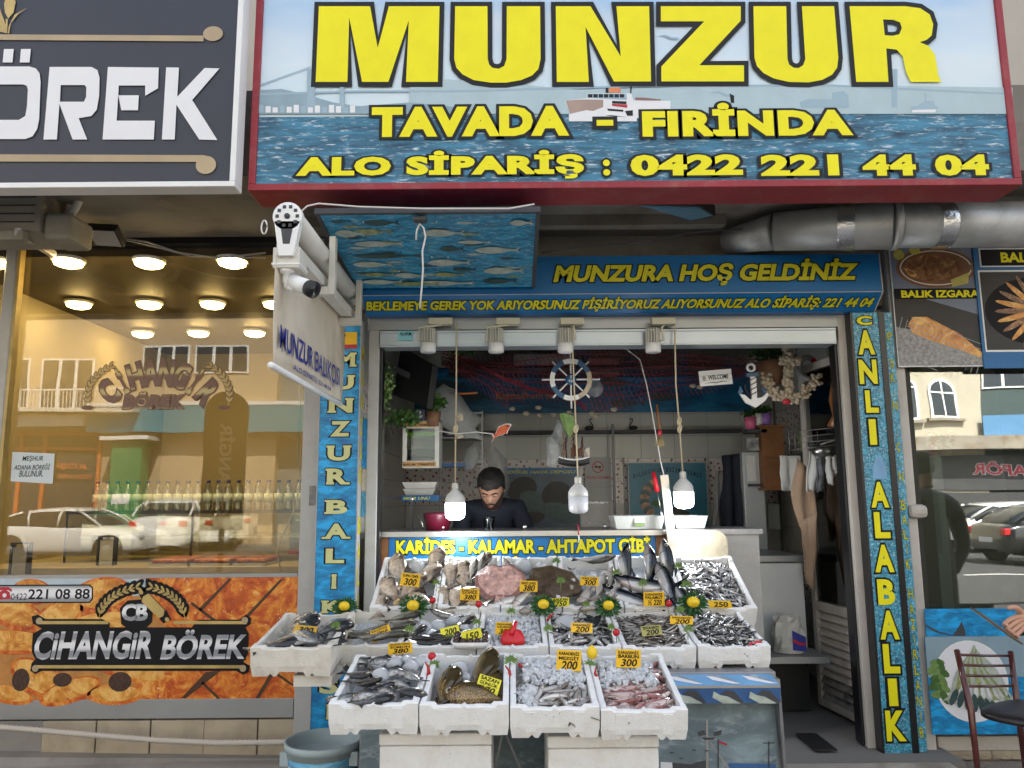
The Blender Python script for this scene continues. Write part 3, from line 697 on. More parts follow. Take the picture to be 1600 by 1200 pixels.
for (x,y) in ((62,970),(383,969),(56,1044),(380,1044)):c=P(x,y,YF-.01);pr_.ell(c.x,c.z,.019,.019,f0,.0058,M['goldtan'],14)
u=rect(191,943,232,970,YF-.01);pr_.text('CB',f0,*u,M['silver'],M['ink'],.05,.045,h=.006,space=.85)
pr_.pxpoly([(224,932),(233,927),(258,953),(256,962),(249,966),(222,940)],YF-.01,.0062,M['gold'])
for (x,y) in ((221,925),(262,968)):c=P(x,y,YF-.01);pr_.ell(c.x,c.z,.015,.012,f0,.0064,M['gold'],12,-.8)
def wheat(mb,fr,base,tip,ctrl,n,lw,ll,h,m,backing=None,bscale=1.9):
 base,tip,ctrl=(Vector(t) for t in (base,tip,ctrl))
 Bz=lambda t:base*(1-t)**2+ctrl*2*t*(1-t)+tip*t*t
 st=[Bz(i/10) for i in range(11)]
 w_=lw*.16
 L1=[];L2=[]
 for i,p in enumerate(st):
  d=(st[min(i+1,10)]-st[max(i-1,0)]).normalized();nn=Vector((-d.y,d.x));L1.append(tuple(p+nn*w_));L2.append(tuple(p-nn*w_))
 mb.poly(L1+L2[::-1],fr,h+.0004,m)
 for i in range(n):
  t=.12+.88*i/(n-1);p=Bz(t);d=(Bz(min(1,t+.05))-Bz(t-.05)).normalized();ang=math.atan2(d.y,d.x)
  for s in (1,-1):
   a=ang+s*.55;c=p+Vector((math.cos(a),math.sin(a)))*ll*.75
   if backing is not None:mb.ell(c.x,c.y,ll*.55*bscale,lw*.5*bscale*1.15,fr,h-.0006-(i%3)*.0001,backing,12,a)
   mb.ell(c.x,c.y,ll*.62,lw*.5,fr,h+(i%2)*.0001,m,10,a)
V2=lambda x,y,Y=YF-.01:(P(x,y,Y).x,P(x,y,Y).z)
wheat(pr_,f0,V2(155,968),V2(212,918),V2(160,930),9,.014,.030,.0060,M['gold'],bl,2.6)
wheat(pr_,f0,V2(290,968),V2(240,918),V2(285,930),9,.014,.030,.0060,M['gold'],bl,2.6)
pr_.build('panel_print',parent=bk)
q=MB();q.box(xg0,xg1,YF-.012,YF+.06,P(250,1122,YF).z,v0);q.build('kick_panel',M['grey_al'],bk,bev=.002)
zk=P(250,1123,YF).z;k=0
for x_ in (68,153,237,320,404):
 a=P(x_+1,1140,YF).x;c=P(x_+83,1140,YF).x
 if x_>400:c=P(478,1140,YF).x
 q=MB();q.box(a,c,YF-.015-.004*(k%2),YF+.03,.02,zk-.006);q.build('skirting_tile',M['skirt'],bk,bev=.002);k+=1
q=MB();q.box(xg0,P(68,1140,YF).x,YF-.005,YF+.03,.0,zk-.006);q.build('plinth',M['conc'],bk)
q=MB();fg=FR(YF+.028);Yg=YF+.028
def arc_text(mb,s,cx,cy,R,a0,a1,hgt,m,o):
 n=len(s)
 for i,ch in enumerate(s):
  a=rad(a0+(a1-a0)*i/(n-1));x=cx+R*math.sin(a);y=cy-R*math.cos(a)
  c=P(x,y,Yg);wdt={'i':.045,'İ':.028}.get(ch,.09)
  hh_=hgt
  mb.text(ch,fg,c.x-wdt/2,c.x+wdt/2,c.z-hh_/2,c.z+hh_/2*(1.25 if ch=='İ' else 1),m,o,.05,.035,h=.003+.0001*(i%2),rot=-a)
arc_text(q,'CİHANGİR',247,694,112,-43,44,.155,M['foilgrad'],M['brownfoil'])
u=rect(193,613,287,639,Yg);q.text('BÖREK',fg,*u,M['foilgrad'],M['brownfoil'],.05,.04,.1,h=.0034)
wheat(q,fg,V2(136,637),V2(166,572),V2(122,595),9,.014,.028,.004,M['gold'],M['brownfoil'],1.4)
wheat(q,fg,V2(352,637),V2(328,572),V2(364,595),9,.014,.028,.004,M['gold'],M['brownfoil'],1.4)
for x in (137,351):c=P(x,637,Yg);q.ell(c.x,c.z,.036,.014,fg,.005,M['brownfoil'],14)
q.build('window_sticker',parent=bk)
nt=MB();pts=[(20,706),(86,709),(83,756),(17,752)]
nt.pxpoly(pts,YF+.02,.004,mat('paper_sheet',(.62,.68,.70),.7));
for i,(s,a,c,y) in enumerate((('MEŞHUR',36,68,717),('ADANA BÖREĞİ',23,79,729),('BULUNUR.',31,68,740))):
 u=rect(a,y-5,c,y+5,YF+.02);nt.text(s,FR(YF+.02),*u,M['ink'],bold=.01,shear=.15,h=.005)
nt.build('paper_notice',label='white paper notice taped at the lower left of the bakery window',cat='notice')
pts=[P(x,y,4.44) for x,y in ((-40,1133),(60,1141),(150,1149),(250,1157),(340,1161),(440,1160),(470,1157))]
q=MB();pp_=[]
for i in range(len(pts)-1):
 for k in range(26):pp_.append(pts[i].lerp(pts[i+1],k/26))
q.tube(pp_,[.017 if i%2 else .0135 for i in range(len(pp_))],8);q.build('corrugated_hose',mat('pale_corrugated_plastic',(.48,.44,.38),.6),label='pale corrugated hose lying along the foot of the bakery front',cat='hose')
# --- BAKERY INTERIOR
bx0,bx1,by1,bzc=-3.6,-1.12,7.9,2.96
q=MB();q.box(bx0-.1,bx0,YF+.1,by1,0,bzc+.1);structure(q,'wall_left',M['warmwall'])
q=MB();q.box(bx0-.1,bx1+.05,by1,by1+.1,0,bzc+.1);structure(q,'wall_back',M['warmwall'])
q=MB();q.box(bx1,bx1+.04,YF+.1,by1,0,bzc+.1);structure(q,'wall_right',M['warmwall'])
q=MB();q.box(bx0,bx1,YF+.05,by1,0,.05);structure(q,'shop_floor',M['floor_tile'])
q=MB();q.box(bx0,bx1,YF+.05,by1,bzc+.012,bzc+.06);cl=structure(q,'ceiling',M['tbar'])
q=MB();q.box(.010,.590,.010,.590,0,.012);c0=q.build('ceiling_tile',M['ceil_tile'],parent=cl);k=0
for i in range(5):
 for j in range(6):
  o=c0 if k==0 else c0.copy()
  if k:COL.objects.link(o);o.parent=cl
  o.location=Vector((bx0+.0+i*.6-.02*(i==4),YF+.1+j*.6,bzc))-wloc(cl)
  if bx0+(i+1)*.6>bx1+.15:o.scale.x=.75
  if YF+.1+(j+1)*.6>by1:o.scale.y=.3
  k+=1
q=MB();q.lathe([(.105,.018),(.105,.004),(.09,0),(.0,0)],(0,0,0),20,M['white_paint']);q.lathe([(.088,-.001),(.0,-.004)],(0,0,0),20,M['led'])
k=0
for (x,y) in ((107,409),(233,410),(363,409),(-12,409),(123,475),(233,475),(332,475),(430,475),(223,521),(310,520),(398,520),(140,521)):
 p=PZ(x,y,bzc-.02)
 if k==0:
  l0=thing('ceiling_light','round warm ceiling light','ceiling light',p,'round warm ceiling lights in the bakery')
  q1=MB();q1.lathe([(.100,.02),(.100,.004),(.086,0)],p,20,M['white_paint']);q1.build('housing',parent=l0)
  q1=MB();q1.lathe([(.086,-.001),(.080,-.020),(.05,-.032),(.0,-.036)],p,20,M['led']);q1.build('diffuser',parent=l0);o=l0
 else:o=dup(l0,loc=p)
 row=('front row near the window','middle row','back row')[0 if y<440 else 1 if y<500 else 2]
 colname={107:'first',233:'second',363:'third',-12:'partly hidden leftmost',123:'leftmost',332:'third',430:'fourth',223:'second',310:'third',398:'rightmost',140:'faint leftmost'}[x]
 o['label']='round warm bakery ceiling light, %s of the %s'%(colname,row);k+=1
yc=6.0;zsh=P(300,797,yc).z
xa,xb=P(128,800,5.8).x,bx1-.02
dc=thing('display_cabinet','glass display cabinet with a flat top carrying water bottles','cabinet',((xa+xb)/2,yc,.05))
q=MB();q.box(xa,xb,5.6,6.25,zsh-.015,zsh);q.build('top',M['case'],dc)
q=MB();q.box(xa,xb,5.592,5.6,zsh-.02,zsh+.003);q.box(xa,xa+.012,5.6,5.61,zsh-.36,zsh-.02);q.box(xa+.9,xa+.912,5.6,5.61,zsh-.36,zsh-.02);q.build('frame',M['dark'],dc)
q=MB();q.box(xa+.012,xb,5.61,5.616,zsh-.36,zsh-.02);q.build('front_pane',M['case'],dc)
q=MB();q.box(xa-.6,xb,5.15,6.3,zsh-.40,zsh-.36);q.build('counter_top',mat('beige_counter',(.62,.54,.38),.35,var=.2),dc)
q=MB();q.box(xa,xb,5.2,6.3,.05,zsh-.40);q.build('base',M['dark'],dc)
q=MB();q.box(xa+.05,xb,5.7,6.1,zsh-.2,zsh-.185);q.build('shelf',M['steel'],dc)
btl=None;M['pet']=glass_mat('clear_bottle_plastic',(.72,.80,.84),.30,.2)
lab_=mat('pale_blue_bottle_label',(.72,.85,.90),.5);cap=mat('blue_bottle_cap',(.03,.05,.30),.4)
for i in range(21):
 x=150+i*15.8;p=P(x,797,yc);p.z=zsh
 if btl is None:
  btl=thing('water_bottle','x','bottle',p,'water bottles in a row on the bakery display cabinet')
  q=MB();q.lathe([(.0,0),(.030,0),(.033,.01),(.031,.05),(.033,.06),(.033,.14),(.028,.17),(.014,.198),(.013,.21)],p,12);q.build('body',M['pet'],btl)
  q=MB();q.lathe([(.0338,.06),(.0338,.125)],p,12);q.build('label_band',lab_,btl)
  q=MB();q.lathe([(.016,.207),(.016,.226),(0,.227)],p,10);q.build('cap',cap,btl);o=btl
 else:o=dup(btl,loc=p)
 o['label']='clear water bottle, %s from the left on the display cabinet'%'first second third fourth fifth sixth seventh eighth ninth tenth eleventh twelfth thirteenth fourteenth fifteenth sixteenth seventeenth eighteenth nineteenth twentieth twenty-first'.split()[i]
for i,(a,c) in enumerate(((240,300),(305,365),(370,420))):
 p0=P(a,880,5.3);p1=P(c,880,5.3);z=zsh-.36
 q=MB();q.box(p0.x,p1.x,5.22,5.6,z,z+.02,M['steel']);
 t=thing('pastry_tray',('left','middle','right')[i]+' steel tray of baked pastry on the bakery counter','tray',((p0.x+p1.x)/2,5.4,z));q.build('tray',None,t)
 q=MB();q.box(p0.x+.01,p1.x-.01,5.24,5.58,z+.021,z+.045);q.build('pastry',M['pastry'],t,bev=.01)
tb=thing('table','dark bakery table by the left of the window','table',(-3.2,5.0,.05))
q=MB();q.box(-3.58,-2.55,4.85,5.5,.87,.90);q.build('tabletop',mat('dark_laminate',(.03,.025,.02),.35),tb,bev=.004)
for sx in (-3.5,-2.62):
 for sy in (4.9,5.44):q=MB();q.box(sx,sx+.04,sy,sy+.04,.05,.87);q.build('leg',M['dark'],tb)
for i,(x,y) in enumerate(((29,870),(165,858))):
 c=P(x,y,5.1+.25*i);t=thing('napkin_holder',('white napkins in a black holder, left on the dark table','white napkins in a taller black holder beside the display glass')[i],'napkin holder',(c.x,c.y,.90))
 q=MB();hgt=c.z-.90+.08
 q.box(c.x-.06,c.x+.06,c.y,c.y+.05,.90,.91);q.box(c.x-.06,c.x-.05,c.y,c.y+.05,.91,.90+hgt);q.box(c.x+.05,c.x+.06,c.y,c.y+.05,.91,.90+hgt);q.box(c.x-.06,c.x+.06,c.y,c.y+.05,.9+hgt,.91+hgt);q.build('holder',M['black'],t)
 q=MB();q.box(c.x-.045,c.x+.045,c.y+.01,c.y+.04,.911,.9+hgt-.02);q.build('napkins',M['white_cloth'],t)
q=MB();q.tube([P(x,y,4.75) for x,y in ((468,560),(469,640),(466,700),(468,755),(462,790),(450,820),(437,845),(432,865),(440,893))],.004,6);q.build('hanging_cable',M['whitecable'],label='thin white cable hanging inside the right of the bakery window',cat='cable')
q=thing('oven','black steel oven standing behind the bakery counter','oven',(-1.75,7.2,.05));z1=P(400,805,7.2).z;z0=P(400,870,7.2).z
g=MB();g.box(-2.0,-1.25,7.0,7.6,.05,z1);g.build('body',M['dark'],q,bev=.01)
g=MB();g.box(-1.95,-1.4,6.985,6.999,z0+.1,z1-.06);g.build('door',M['blackgloss'],q)
g=MB();g.box(-1.93,-1.42,6.95,6.965,z1-.05,z1-.035);g.build('handle',M['steel'],q)
g=MB();g.box(-2.0,-1.25,6.98,6.999,z0-.1,z0+.08);g.build('red_panel',M['redink'],q)
# --- BIG SIGNS
YS=3.45;fS=FR(YS)
bs=thing('shop_sign','large red framed sign reading MUNZUR over a printed sea with a ferry','sign',(P(990,150,YS).x,YS,P(990,300,YS).z))
xL=P(388,290,YS).x;xR=P(1595,280,YS).x;zB=P(990,294,YS).z;zT=P(990,-60,YS).z
q=MB();q.box(xL+.03,xR-.03,YS+.006,YS+.2,zB+.03,zT-.03);q.build('panel',M['sky_print'],bs)
q=MB();q.box(xL+.03,xR-.03,YS+.003,YS+.0055,zB+.03,P(990,178,YS).z);q.build('sea_print',M['sea_sign'],bs)
q=MB();t=.034
q.box(xL,xR,YS-.008,YS+.21,zB,zB+t);q.box(xL,xR,YS-.008,YS+.21,zT-t,zT);q.box(xL,xL+t,YS-.0075,YS+.209,zB+t,zT-t);q.box(xR-t,xR,YS-.0075,YS+.209,zB+t,zT-t);q.build('frame',M['red_frame'],bs,bev=.003)
q=MB()
Z4=lambda x,y:(380+x/2.5806,y/2.5806)
Z5=lambda x,y:(980+x/2.5806,y/2.5806)
Mu=[Z4(*p) for p in ((306,27),(512,27),(543,195),(588,27),(792,27),(785,332),(657,332),(668,85),(586,332),(480,332),(428,72),(421,332),(293,332))]
Uu=[Z4(*p) for p in ((855,27),(985,27),(986,240),(992,262),(1005,275),(1030,279),(1052,268),(1062,240),(1063,27),(1197,27),(1199,240),(1190,280),(1165,306),(1120,325),(1060,335),(1000,335),(930,325),(885,302),(860,275),(851,240))]
Nu=[(868.3,10.5),(922.5,10.5),(969.8,89),(963,10.5),(1014,10.5),(1017,128),(959,128),(914.8,42.6),(920,128.7),(870,128.7)]
Zu=[Z5(*p) for p in ((135,27),(457,27),(457,85),(290,265),(470,265),(470,330),(137,330),(137,270),(310,88),(135,88))]
U2=[Z5(*p) for p in ((508,27),(640,27),(645,240),(652,262),(670,275),(690,276),(708,265),(717,240),(703,27),(833,27),(850,235),(845,275),(825,303),(785,324),(730,334),(650,332),(590,318),(548,296),(522,268),(512,235))]
Ru=[Z5(*p) for p in ((895,27),(1120,27),(1180,35),(1218,60),(1232,100),(1226,145),(1205,163),(1178,172),(1212,186),(1238,220),(1246,260),(1252,305),(1266,332),(1142,332),(1122,290),(1110,230),(1085,202),(1043,197),(1052,332),(922,332))]
Rh=[Z5(*p) for p in ((1030,80),(1072,82),(1098,92),(1106,115),(1095,140),(1070,146),(1037,144))]
def inset_pts(lst,d):return offset_poly(lst,d)
for i,(g,hole) in enumerate(((Mu,None),(Uu,None),(Nu,None),(Zu,None),(U2,None),(Ru,Rh))):
 o=inset_pts(g,7.4)
 q.pxpoly(o,YS,.0015+.0002*i,M['ink_soft'],[offset_poly(hole,-6)] if hole else ())
 q.pxpoly(g,YS,.004,M['yellow'],[hole] if hole else ())
u=rect(581,167,889,214,YS);q.text('TAVADA',fS,*u,M['yellow'],M['ink_soft'],.07,.06,0,h=.0045,space=1.12)
u=rect(932,188,958,197,YS);q.poly([(u[0]-.02,u[2]-.018),(u[1]+.02,u[2]-.018),(u[1]+.02,u[3]+.018),(u[0]-.02,u[3]+.018)],fS,.0035,M['ink_soft']);q.poly([(u[0],u[2]),(u[1],u[2]),(u[1],u[3]),(u[0],u[3])],fS,.0045,M['yellow'])
u=rect(1003,161,1331,213,YS);q.text('FIRİNDA',fS,*u,M['yellow'],M['ink_soft'],.07,.06,0,h=.0045,space=1.12)
u=rect(463,236,912,281,YS);q.text('ALO SİPARİŞ',fS,*u,M['yellow'],M['ink_soft'],.07,.06,0,h=.0045,space=1.12)
u=rect(942,250,953,275,YS);q.text(':',fS,*u,M['yellow'],M['ink_soft'],.07,.055,h=.0045,space=1.08)
u=rect(985,242,1160,275,YS);q.text('0422',fS,*u,M['yellow'],M['ink_soft'],.07,.055,h=.0045,space=1.08)
u=rect(1188,242,1310,275,YS);q.text('221',fS,*u,M['yellow'],M['ink_soft'],.07,.055,h=.0045,space=1.08)
u=rect(1347,242,1430,275,YS);q.text('44',fS,*u,M['yellow'],M['ink_soft'],.07,.055,h=.0045,space=1.08)
u=rect(1460,242,1544,275,YS);q.text('04',fS,*u,M['yellow'],M['ink_soft'],.07,.055,h=.0045,space=1.08)
q.build('lettering',parent=bs)
q=MB();hl=M['hill_print'];wh=M['white_ink'];pm=mat('printed_haze_towers',(.30,.42,.50),.4)
q.pxpoly([(402,141),(440,139),(480,148),(520,160),(560,166),(640,160),(720,168),(720,178),(402,178)],YS,.0006,hl)
q.pxpoly([(640,132),(700,124),(800,131),(900,140),(1000,138),(1200,132),(1400,134),(1582,137),(1582,178),(640,178)],YS,.0003,mat('printed_far_hills',(.40,.52,.56),.4,var=.1,vs_=6))
for (a,c) in ((480,492),(531,538),(1393,1402)):q.pxpoly([(a,108),(c,108),(c,168),(a,168)],YS,.0008,pm)
q.pxpoly([(402,146),(560,141),(720,141),(1000,133),(1300,132),(1582,146),(1582,148),(1300,135),(1000,136),(720,144),(560,144),(402,149)],YS,.0009,pm)
q.pxpoly([(403,133),(485,104),(485,105.5),(403,135)],YS,.0009,pm)
for k in range(14):x=404+k*11;y=164+(k*7%5);q.pxpoly([(x,y),(x+8,y),(x+8,176),(x,176)],YS,.0010,wh if k%3 else pm)
X8=lambda x,y:(860+x/8,120+y/8)
fe=lambda pts,h,m:q.pxpoly([X8(*p) for p in pts],YS,h,m)
fe([(180,300),(440,270),(1180,300),(1500,300),(1500,500),(1050,520),(760,480),(400,500),(250,470)],.0012,wh)
fe([(190,300),(400,285),(660,290),(660,380),(400,480),(250,470)],.0016,mat('printed_brown_hull',(.38,.27,.22),.4,var=.2))
fe([(450,205),(1010,210),(1040,300),(450,280)],.0016,wh);fe([(455,212),(950,214),(955,290),(455,265)],.0020,pm)
for k in range(7):fe([(470+k*66,220),(525+k*66,220),(525+k*66,262),(470+k*66,262)],.0023,M['ink_soft'])
fe([(770,305),(950,310),(950,345),(770,335)],.0023,M['ink_soft']);fe([(770,340),(960,350),(960,390),(770,365)],.0024,M['redink'])
fe([(710,400),(910,415),(910,440),(720,425)],.0023,M['ink_soft']);fe([(930,430),(1030,420),(1030,490),(960,490)],.0023,M['ink_soft'])
fe([(735,140),(870,135),(880,200),(730,200)],.0020,mat('printed_orange_funnel',(.70,.22,.08),.4));fe([(690,140),(725,140),(725,205),(690,205)],.0021,M['ink_soft']);fe([(1000,120),(1020,120),(1010,210),(995,210)],.0021,M['ink_soft']);fe([(1060,260),(1170,262),(1380,285),(1380,300),(1060,295)],.0020,mat('printed_brown_boat',(.25,.13,.12),.4))
fe([(230,470),(450,420),(600,440),(700,490),(1080,520),(1080,560),(230,560)],.0026,M['white_ink'])
for (x,y,s) in ((1045,57,1),(1130,146,1.2)):
 q.pxpoly([(x-18*s,y-1*s),(x-6*s,y-3*s),(x+4*s,y+1*s),(x+16*s,y+2*s),(x+14*s,y+5*s),(x+2*s,y+4*s),(x-6*s,y)],YS,.0012,pm)
q.pxpoly([(1140,146),(1147,150),(1147,161),(1142,161)],YS,.0014,M['ink_soft'])
q.pxpoly([(1249,160),(1262,155),(1300,155),(1300,145),(1318,142),(1325,150),(1327,168),(1252,168)],YS,.0012,pm)
q.pxpoly([(1423,167),(1434,165),(1445,158),(1458,158),(1462,166),(1466,168),(1462,176),(1424,176)],YS,.0012,pm);q.pxpoly([(1445,146),(1447,146),(1447,160),(1445,160)],YS,.0013,pm)
q.pxpoly([(1425,172),(1463,171),(1461,176),(1425,176)],YS,.0014,wh)
q.build('picture_print',parent=bs)
YL=3.35;fL=FR(YL)
ls=thing('shop_sign','dark slate sign with white frame reading BÖREK between two gold bars','sign',(P(180,150,YL).x,YL,P(180,290,YL).z))
xa=-5.2;xb=P(374,150,YL).x;zB2=P(180,293,YL).z;zT2=P(180,-60,YL).z
q=MB();q.box(xa,xb-.02,YL+.004,YL+.075,zB2+.02,zT2-.02);q.build('panel',M['slate'],ls)
q=MB();t=.026;q.box(xa,xb,YL-.006,YL+.09,zB2,zB2+t);q.box(xb-t,xb,YL-.0055,YL+.089,zB2+t,zT2-t);q.box(xa,xb,YL-.006,YL+.09,zT2-t,zT2);q.build('frame',M['white_paint'],ls,bev=.003)
q=MB();D3=lambda pts:[(x/3,y/3) for x,y in pts]
hL=.0025;wi=M['white_ink']
q.pxpoly(D3([(-90,313),(140,313),(170,322),(187,345),(192,385),(185,560),(176,605),(155,640),(120,653),(-90,653)]),YL,hL,wi,[D3([(-60,397),(110,397),(127,404),(132,420),(128,500),(120,545),(90,563),(-60,563)])])
q.pxpoly(D3([(20,231),(66,231),(60,294),(14,294)]),YL,hL,wi);q.pxpoly(D3([(100,231),(146,231),(140,294),(94,294)]),YL,hL,wi)
q.pxpoly(D3([(234,315),(430,315),(458,330),(468,365),(466,450),(455,515),(430,545),(370,555),(410,655),(342,655),(280,488),(268,655),(205,655)]),YL,hL,wi,[D3([(286,400),(398,400),(406,410),(405,455),(395,478),(282,478)])])
q.pxpoly(D3([(507,315),(745,318),(742,415),(682,450),(682,402),(558,402),(548,567),(727,567),(722,655),(482,655)]),YL,hL,wi);q.pxpoly(D3([(556,448),(652,448),(648,518),(570,518)]),YL,hL,wi)
q.pxpoly(D3([(780,317),(840,318),(832,455),(960,320),(1030,322),(902,470),(1020,658),(935,655),(828,492),(820,655),(760,655)]),YL,hL,wi)
q.build('lettering',parent=ls)
q=MB();q.pxpoly(D3([(-90,158),(0,162),(955,168),(955,195),(0,188),(-90,184)]),YL,.002,M['goldtan']);c=P(333,53,YL);q.ell(c.x,c.z,.047,.038,fL,.0022,M['goldtan'])
q.pxpoly(D3([(-90,722),(0,724),(955,728),(985,735),(960,760),(0,758),(-90,757)]),YL,.002,M['goldtan']);c=P(322,258,YL);q.ell(c.x,c.z,.047,.044,fL,.0022,M['goldtan'])
for pts in ([(0,150),(35,158),(38,90),(28,90),(30,120),(0,40),(-6,44)],[(38,158),(42,125),(70,70),(132,36),(88,66),(52,110),(44,158)],[(20,20),(30,-10),(60,-20),(75,10),(65,60),(40,88),(25,60)]):q.pxpoly(D3(pts),YL,.0024,M['gold'])
q.build('ornament_print',parent=ls)
Yc=4.36
zf=P(1100,458,Yc).z;ztp=P(1100,398,Yc).z;zbt=P(1000,489,Yc+.12).z
cx0=P(566,470,Yc).x;cx1=P(1379,460,Yc).x
cs=thing('canopy_sign','blue folded sign reading MUNZURA HOŞ GELDİNİZ above the roller shutter','sign',((cx0+cx1)/2,Yc,zbt))
q=MB();A=[(Yc,zf),(Yc+.01,ztp),(Yc+.24,ztp),(Yc+.24,zbt),(Yc+.12,zbt)]
vv=[(cx0,y,z) for y,z in A]+[(cx1,y,z) for y,z in A]
q.add(vv,[(0,1,2,3,4),(9,8,7,6,5)]+[(i,5+i,5+(i+1)%5,(i+1)%5) for i in range(5)]);q.build('body',M['blue_sign'],cs)
q=MB();q.beam((cx1+.002,Yc+.01,ztp),(cx1+.002,Yc,zf),.006,.008);q.beam((cx1+.002,Yc,zf),(cx1+.002,Yc+.12,zbt),.006,.008);q.beam((cx0,Yc-.002,zf),(cx1,Yc-.002,zf),.003,.004);q.build('edge_trim',M['white_al'],cs)
q=MB();u=rect(864,405,1342,441,Yc);q.text('MUNZURA HOŞ GELDİNİZ',FR(Yc),u[0],u[1],u[2]-.02,u[3],M['yellow_dull'],M['ink'],.05,.045,.22,h=.004)
nrm=Vector((0,-(zf-zbt),-.12)).normalized();vdir=Vector((0,-.12,zf-zbt)).normalized();Ls=Vector((0,.12,zf-zbt)).length
fr2=(Vector((0,Yc+.12,zbt)),Vector((1,0,0)),vdir,nrm)
q.text('BEKLEMEYE GEREK YOK ARIYORSUNUZ PİŞİRİYORUZ ALIYORSUNUZ ALO SİPARİŞ: 221 44 04',fr2,P(571,475,Yc+.06).x,P(1364,470,Yc+.06).x,Ls*.12,Ls*.88,M['yellow_dull'],M['ink'],.05,.04,.22,h=.004)
q.build('lettering',parent=cs)
zb_=P(700,336,3.45).z-.0
pf0=PZ(490,335,zb_);pf1=PZ(838,338,zb_);pb0=P(566,451,Yc-.03);pb1=P(830,451,Yc-.03)
yf_=pf0.y;drop_=zb_-pb0.z;Lb_=math.hypot(drop_,pb0.y-yf_);yb2=yf_+Lb_
fbx0,fbx1=(pf0.x+pb0.x)/2+.0,(pf1.x+pb1.x)/2
fb=thing('ceiling_board','hanging board with fish printed on turquoise water under the MUNZUR sign','board',((fbx0+fbx1)/2,yf_,zb_))
q=MB();q.box(fbx0,fbx1,yf_,yb2-.005,zb_,zb_+.03);q.build('board',M['fishboard'],fb)
q=MB();t=.02
q.box(fbx0-t,fbx1+t,yf_-t,yf_,zb_-.006,zb_+.022);q.box(fbx0-t,fbx0,yf_,yb2-.005,zb_-.006,zb_+.022);q.box(fbx1,fbx1+t,yf_,yb2-.005,zb_-.006,zb_+.022);q.build('frame',M['dark'],fb,bev=.002)
q=MB();ff_=(Vector((0,0,zb_)),Vector((1,0,0)),Vector((0,1,0)),Vector((0,0,-1)))
def fish_print(mb,fr,cu,cv,L,hgt,m,h,flip=1,rot=0):
 pts=[(-.5,0),(-.38,.32),(-.15,.5),(.1,.42),(.32,.12),(.42,.1),(.55,.45),(.5,0),(.55,-.45),(.42,-.1),(.3,-.14),(.05,-.45),(-.2,-.5),(-.4,-.3)]
 mb.poly([(cu+flip*(x*L*math.cos(rot)-y*hgt*math.sin(rot)),cv+x*L*math.sin(rot)+y*hgt*math.cos(rot)) for x,y in pts][::1 if flip>0 else -1],fr,h,m)
for i,(px,py,L,hh_,mm) in enumerate(((595,347,.19,.10,'darkfish'),(580,359,.22,.11,'greenfish'),(590,376,.28,.11,'silverfish'),(520,361,.16,.13,'silverfish'),(690,361,.24,.13,'silverfish'),(592,394,.40,.10,'darkfish'),(740,374,.19,.07,'silverfish'),(705,384,.14,.1,'darkfish'),(775,386,.26,.13,'silverfish'),(570,407,.24,.13,'silverfish'),(700,405,.26,.14,'silverfish'),(725,417,.15,.08,'darkfish'),(785,419,.25,.15,'silverfish'),(590,424,.20,.09,'greenfish'),(640,426,.2,.12,'silverfish'),(700,425,.2,.1,'greenfish'),(590,437,.26,.12,'silverfish'),(690,440,.40,.12,'silverfish'),(650,443,.3,.1,'greenfish'),(780,437,.22,.12,'darkfish'),(820,347,.12,.1,'silverfish'))):
 c=P(px,py,yf_+(py-336)/115*(pb0.y-yf_));c.y=yf_+(py-336)/115*Lb_
 if c.y>yb2-.08:c.y=yb2-.08
 c.x=min(max(c.x,fbx0+L*.6),fbx1-L*.6)
 fish_print(q,ff_,c.x,c.y,L*.86,hh_*.62,M[mm],.002+.0003*i)
for i in range(22):px,py=500+(i*61)%310,345+(i*37)%100;c=P(px,py,yf_+(py-336)/115*(pb0.y-yf_));c.y=yf_+(py-336)/115*Lb_;c.x=min(max(c.x,fbx0+.08),fbx1-.08);fish_print(q,ff_,c.x,c.y,.10,.028,M[('darkfish','silverfish','greenfish')[i%3]],.0015)
q.build('fish_print',parent=fb)
q=MB()
for px,py in ((568,343),(682,343),(832,345),(675,385),(624,402),(700,385)):c=PZ(px,py,zb_-.003);q.ball((c.x,c.y,zb_-.008),.006,M['steel'],6,k=4)
q.build('screw',parent=fb)
q=MB();c=P(657,343,yf_+.02);q.box(c.x-.03,c.x+.03,yf_,yf_+.04,zb_-.03,zb_-.013);q.build('bracket',M['dark'],fb);fb.rotation_euler=(-math.asin(drop_/Lb_),0,0)
q=MB();q.tube([P(x,y,yf_+.02) for x,y in ((650,375),(651,360),(656,350),(662,356),(665,370),(660,392),(661,420),(659,450),(656,482))],.0045,6);q.build('hanging_cable',M['whitecable'],label='white cable with hooked end hanging in front of the fish print board',cat='cable')
q=MB();q.tube([P(x,y,yf_-.05) for x,y in ((466,335),(480,322),(498,318),(560,323),(660,326),(795,326),(835,319))],.004,6);q.build('cable',M['whitecable'],label='thin white cable strung just under the MUNZUR sign',cat='cable')
XB=-.975
pA=PX(437,330,XB)
Ya,Yb=pA.y,4.36
rbn=thing('roller_banner','grubby cream roller banner reading MUNZUR BALIKÇISI at right angles to the shop front','banner',(XB,(Ya+Yb)/2,PX(470,600,XB).z))
zt1=PX(437,345,XB).z;zb1=PX(415,566,XB).z
rr_=.052
zr=PX(437,330,XB+.03).z
q=MB();q.tube([(XB+.05,Ya,zr),(XB+.05,Yb,zr)],rr_,16);q.build('roller_tube',M['offwhite'],rbn)
q=MB();n=12;m_=10;vv=[];ff=[]
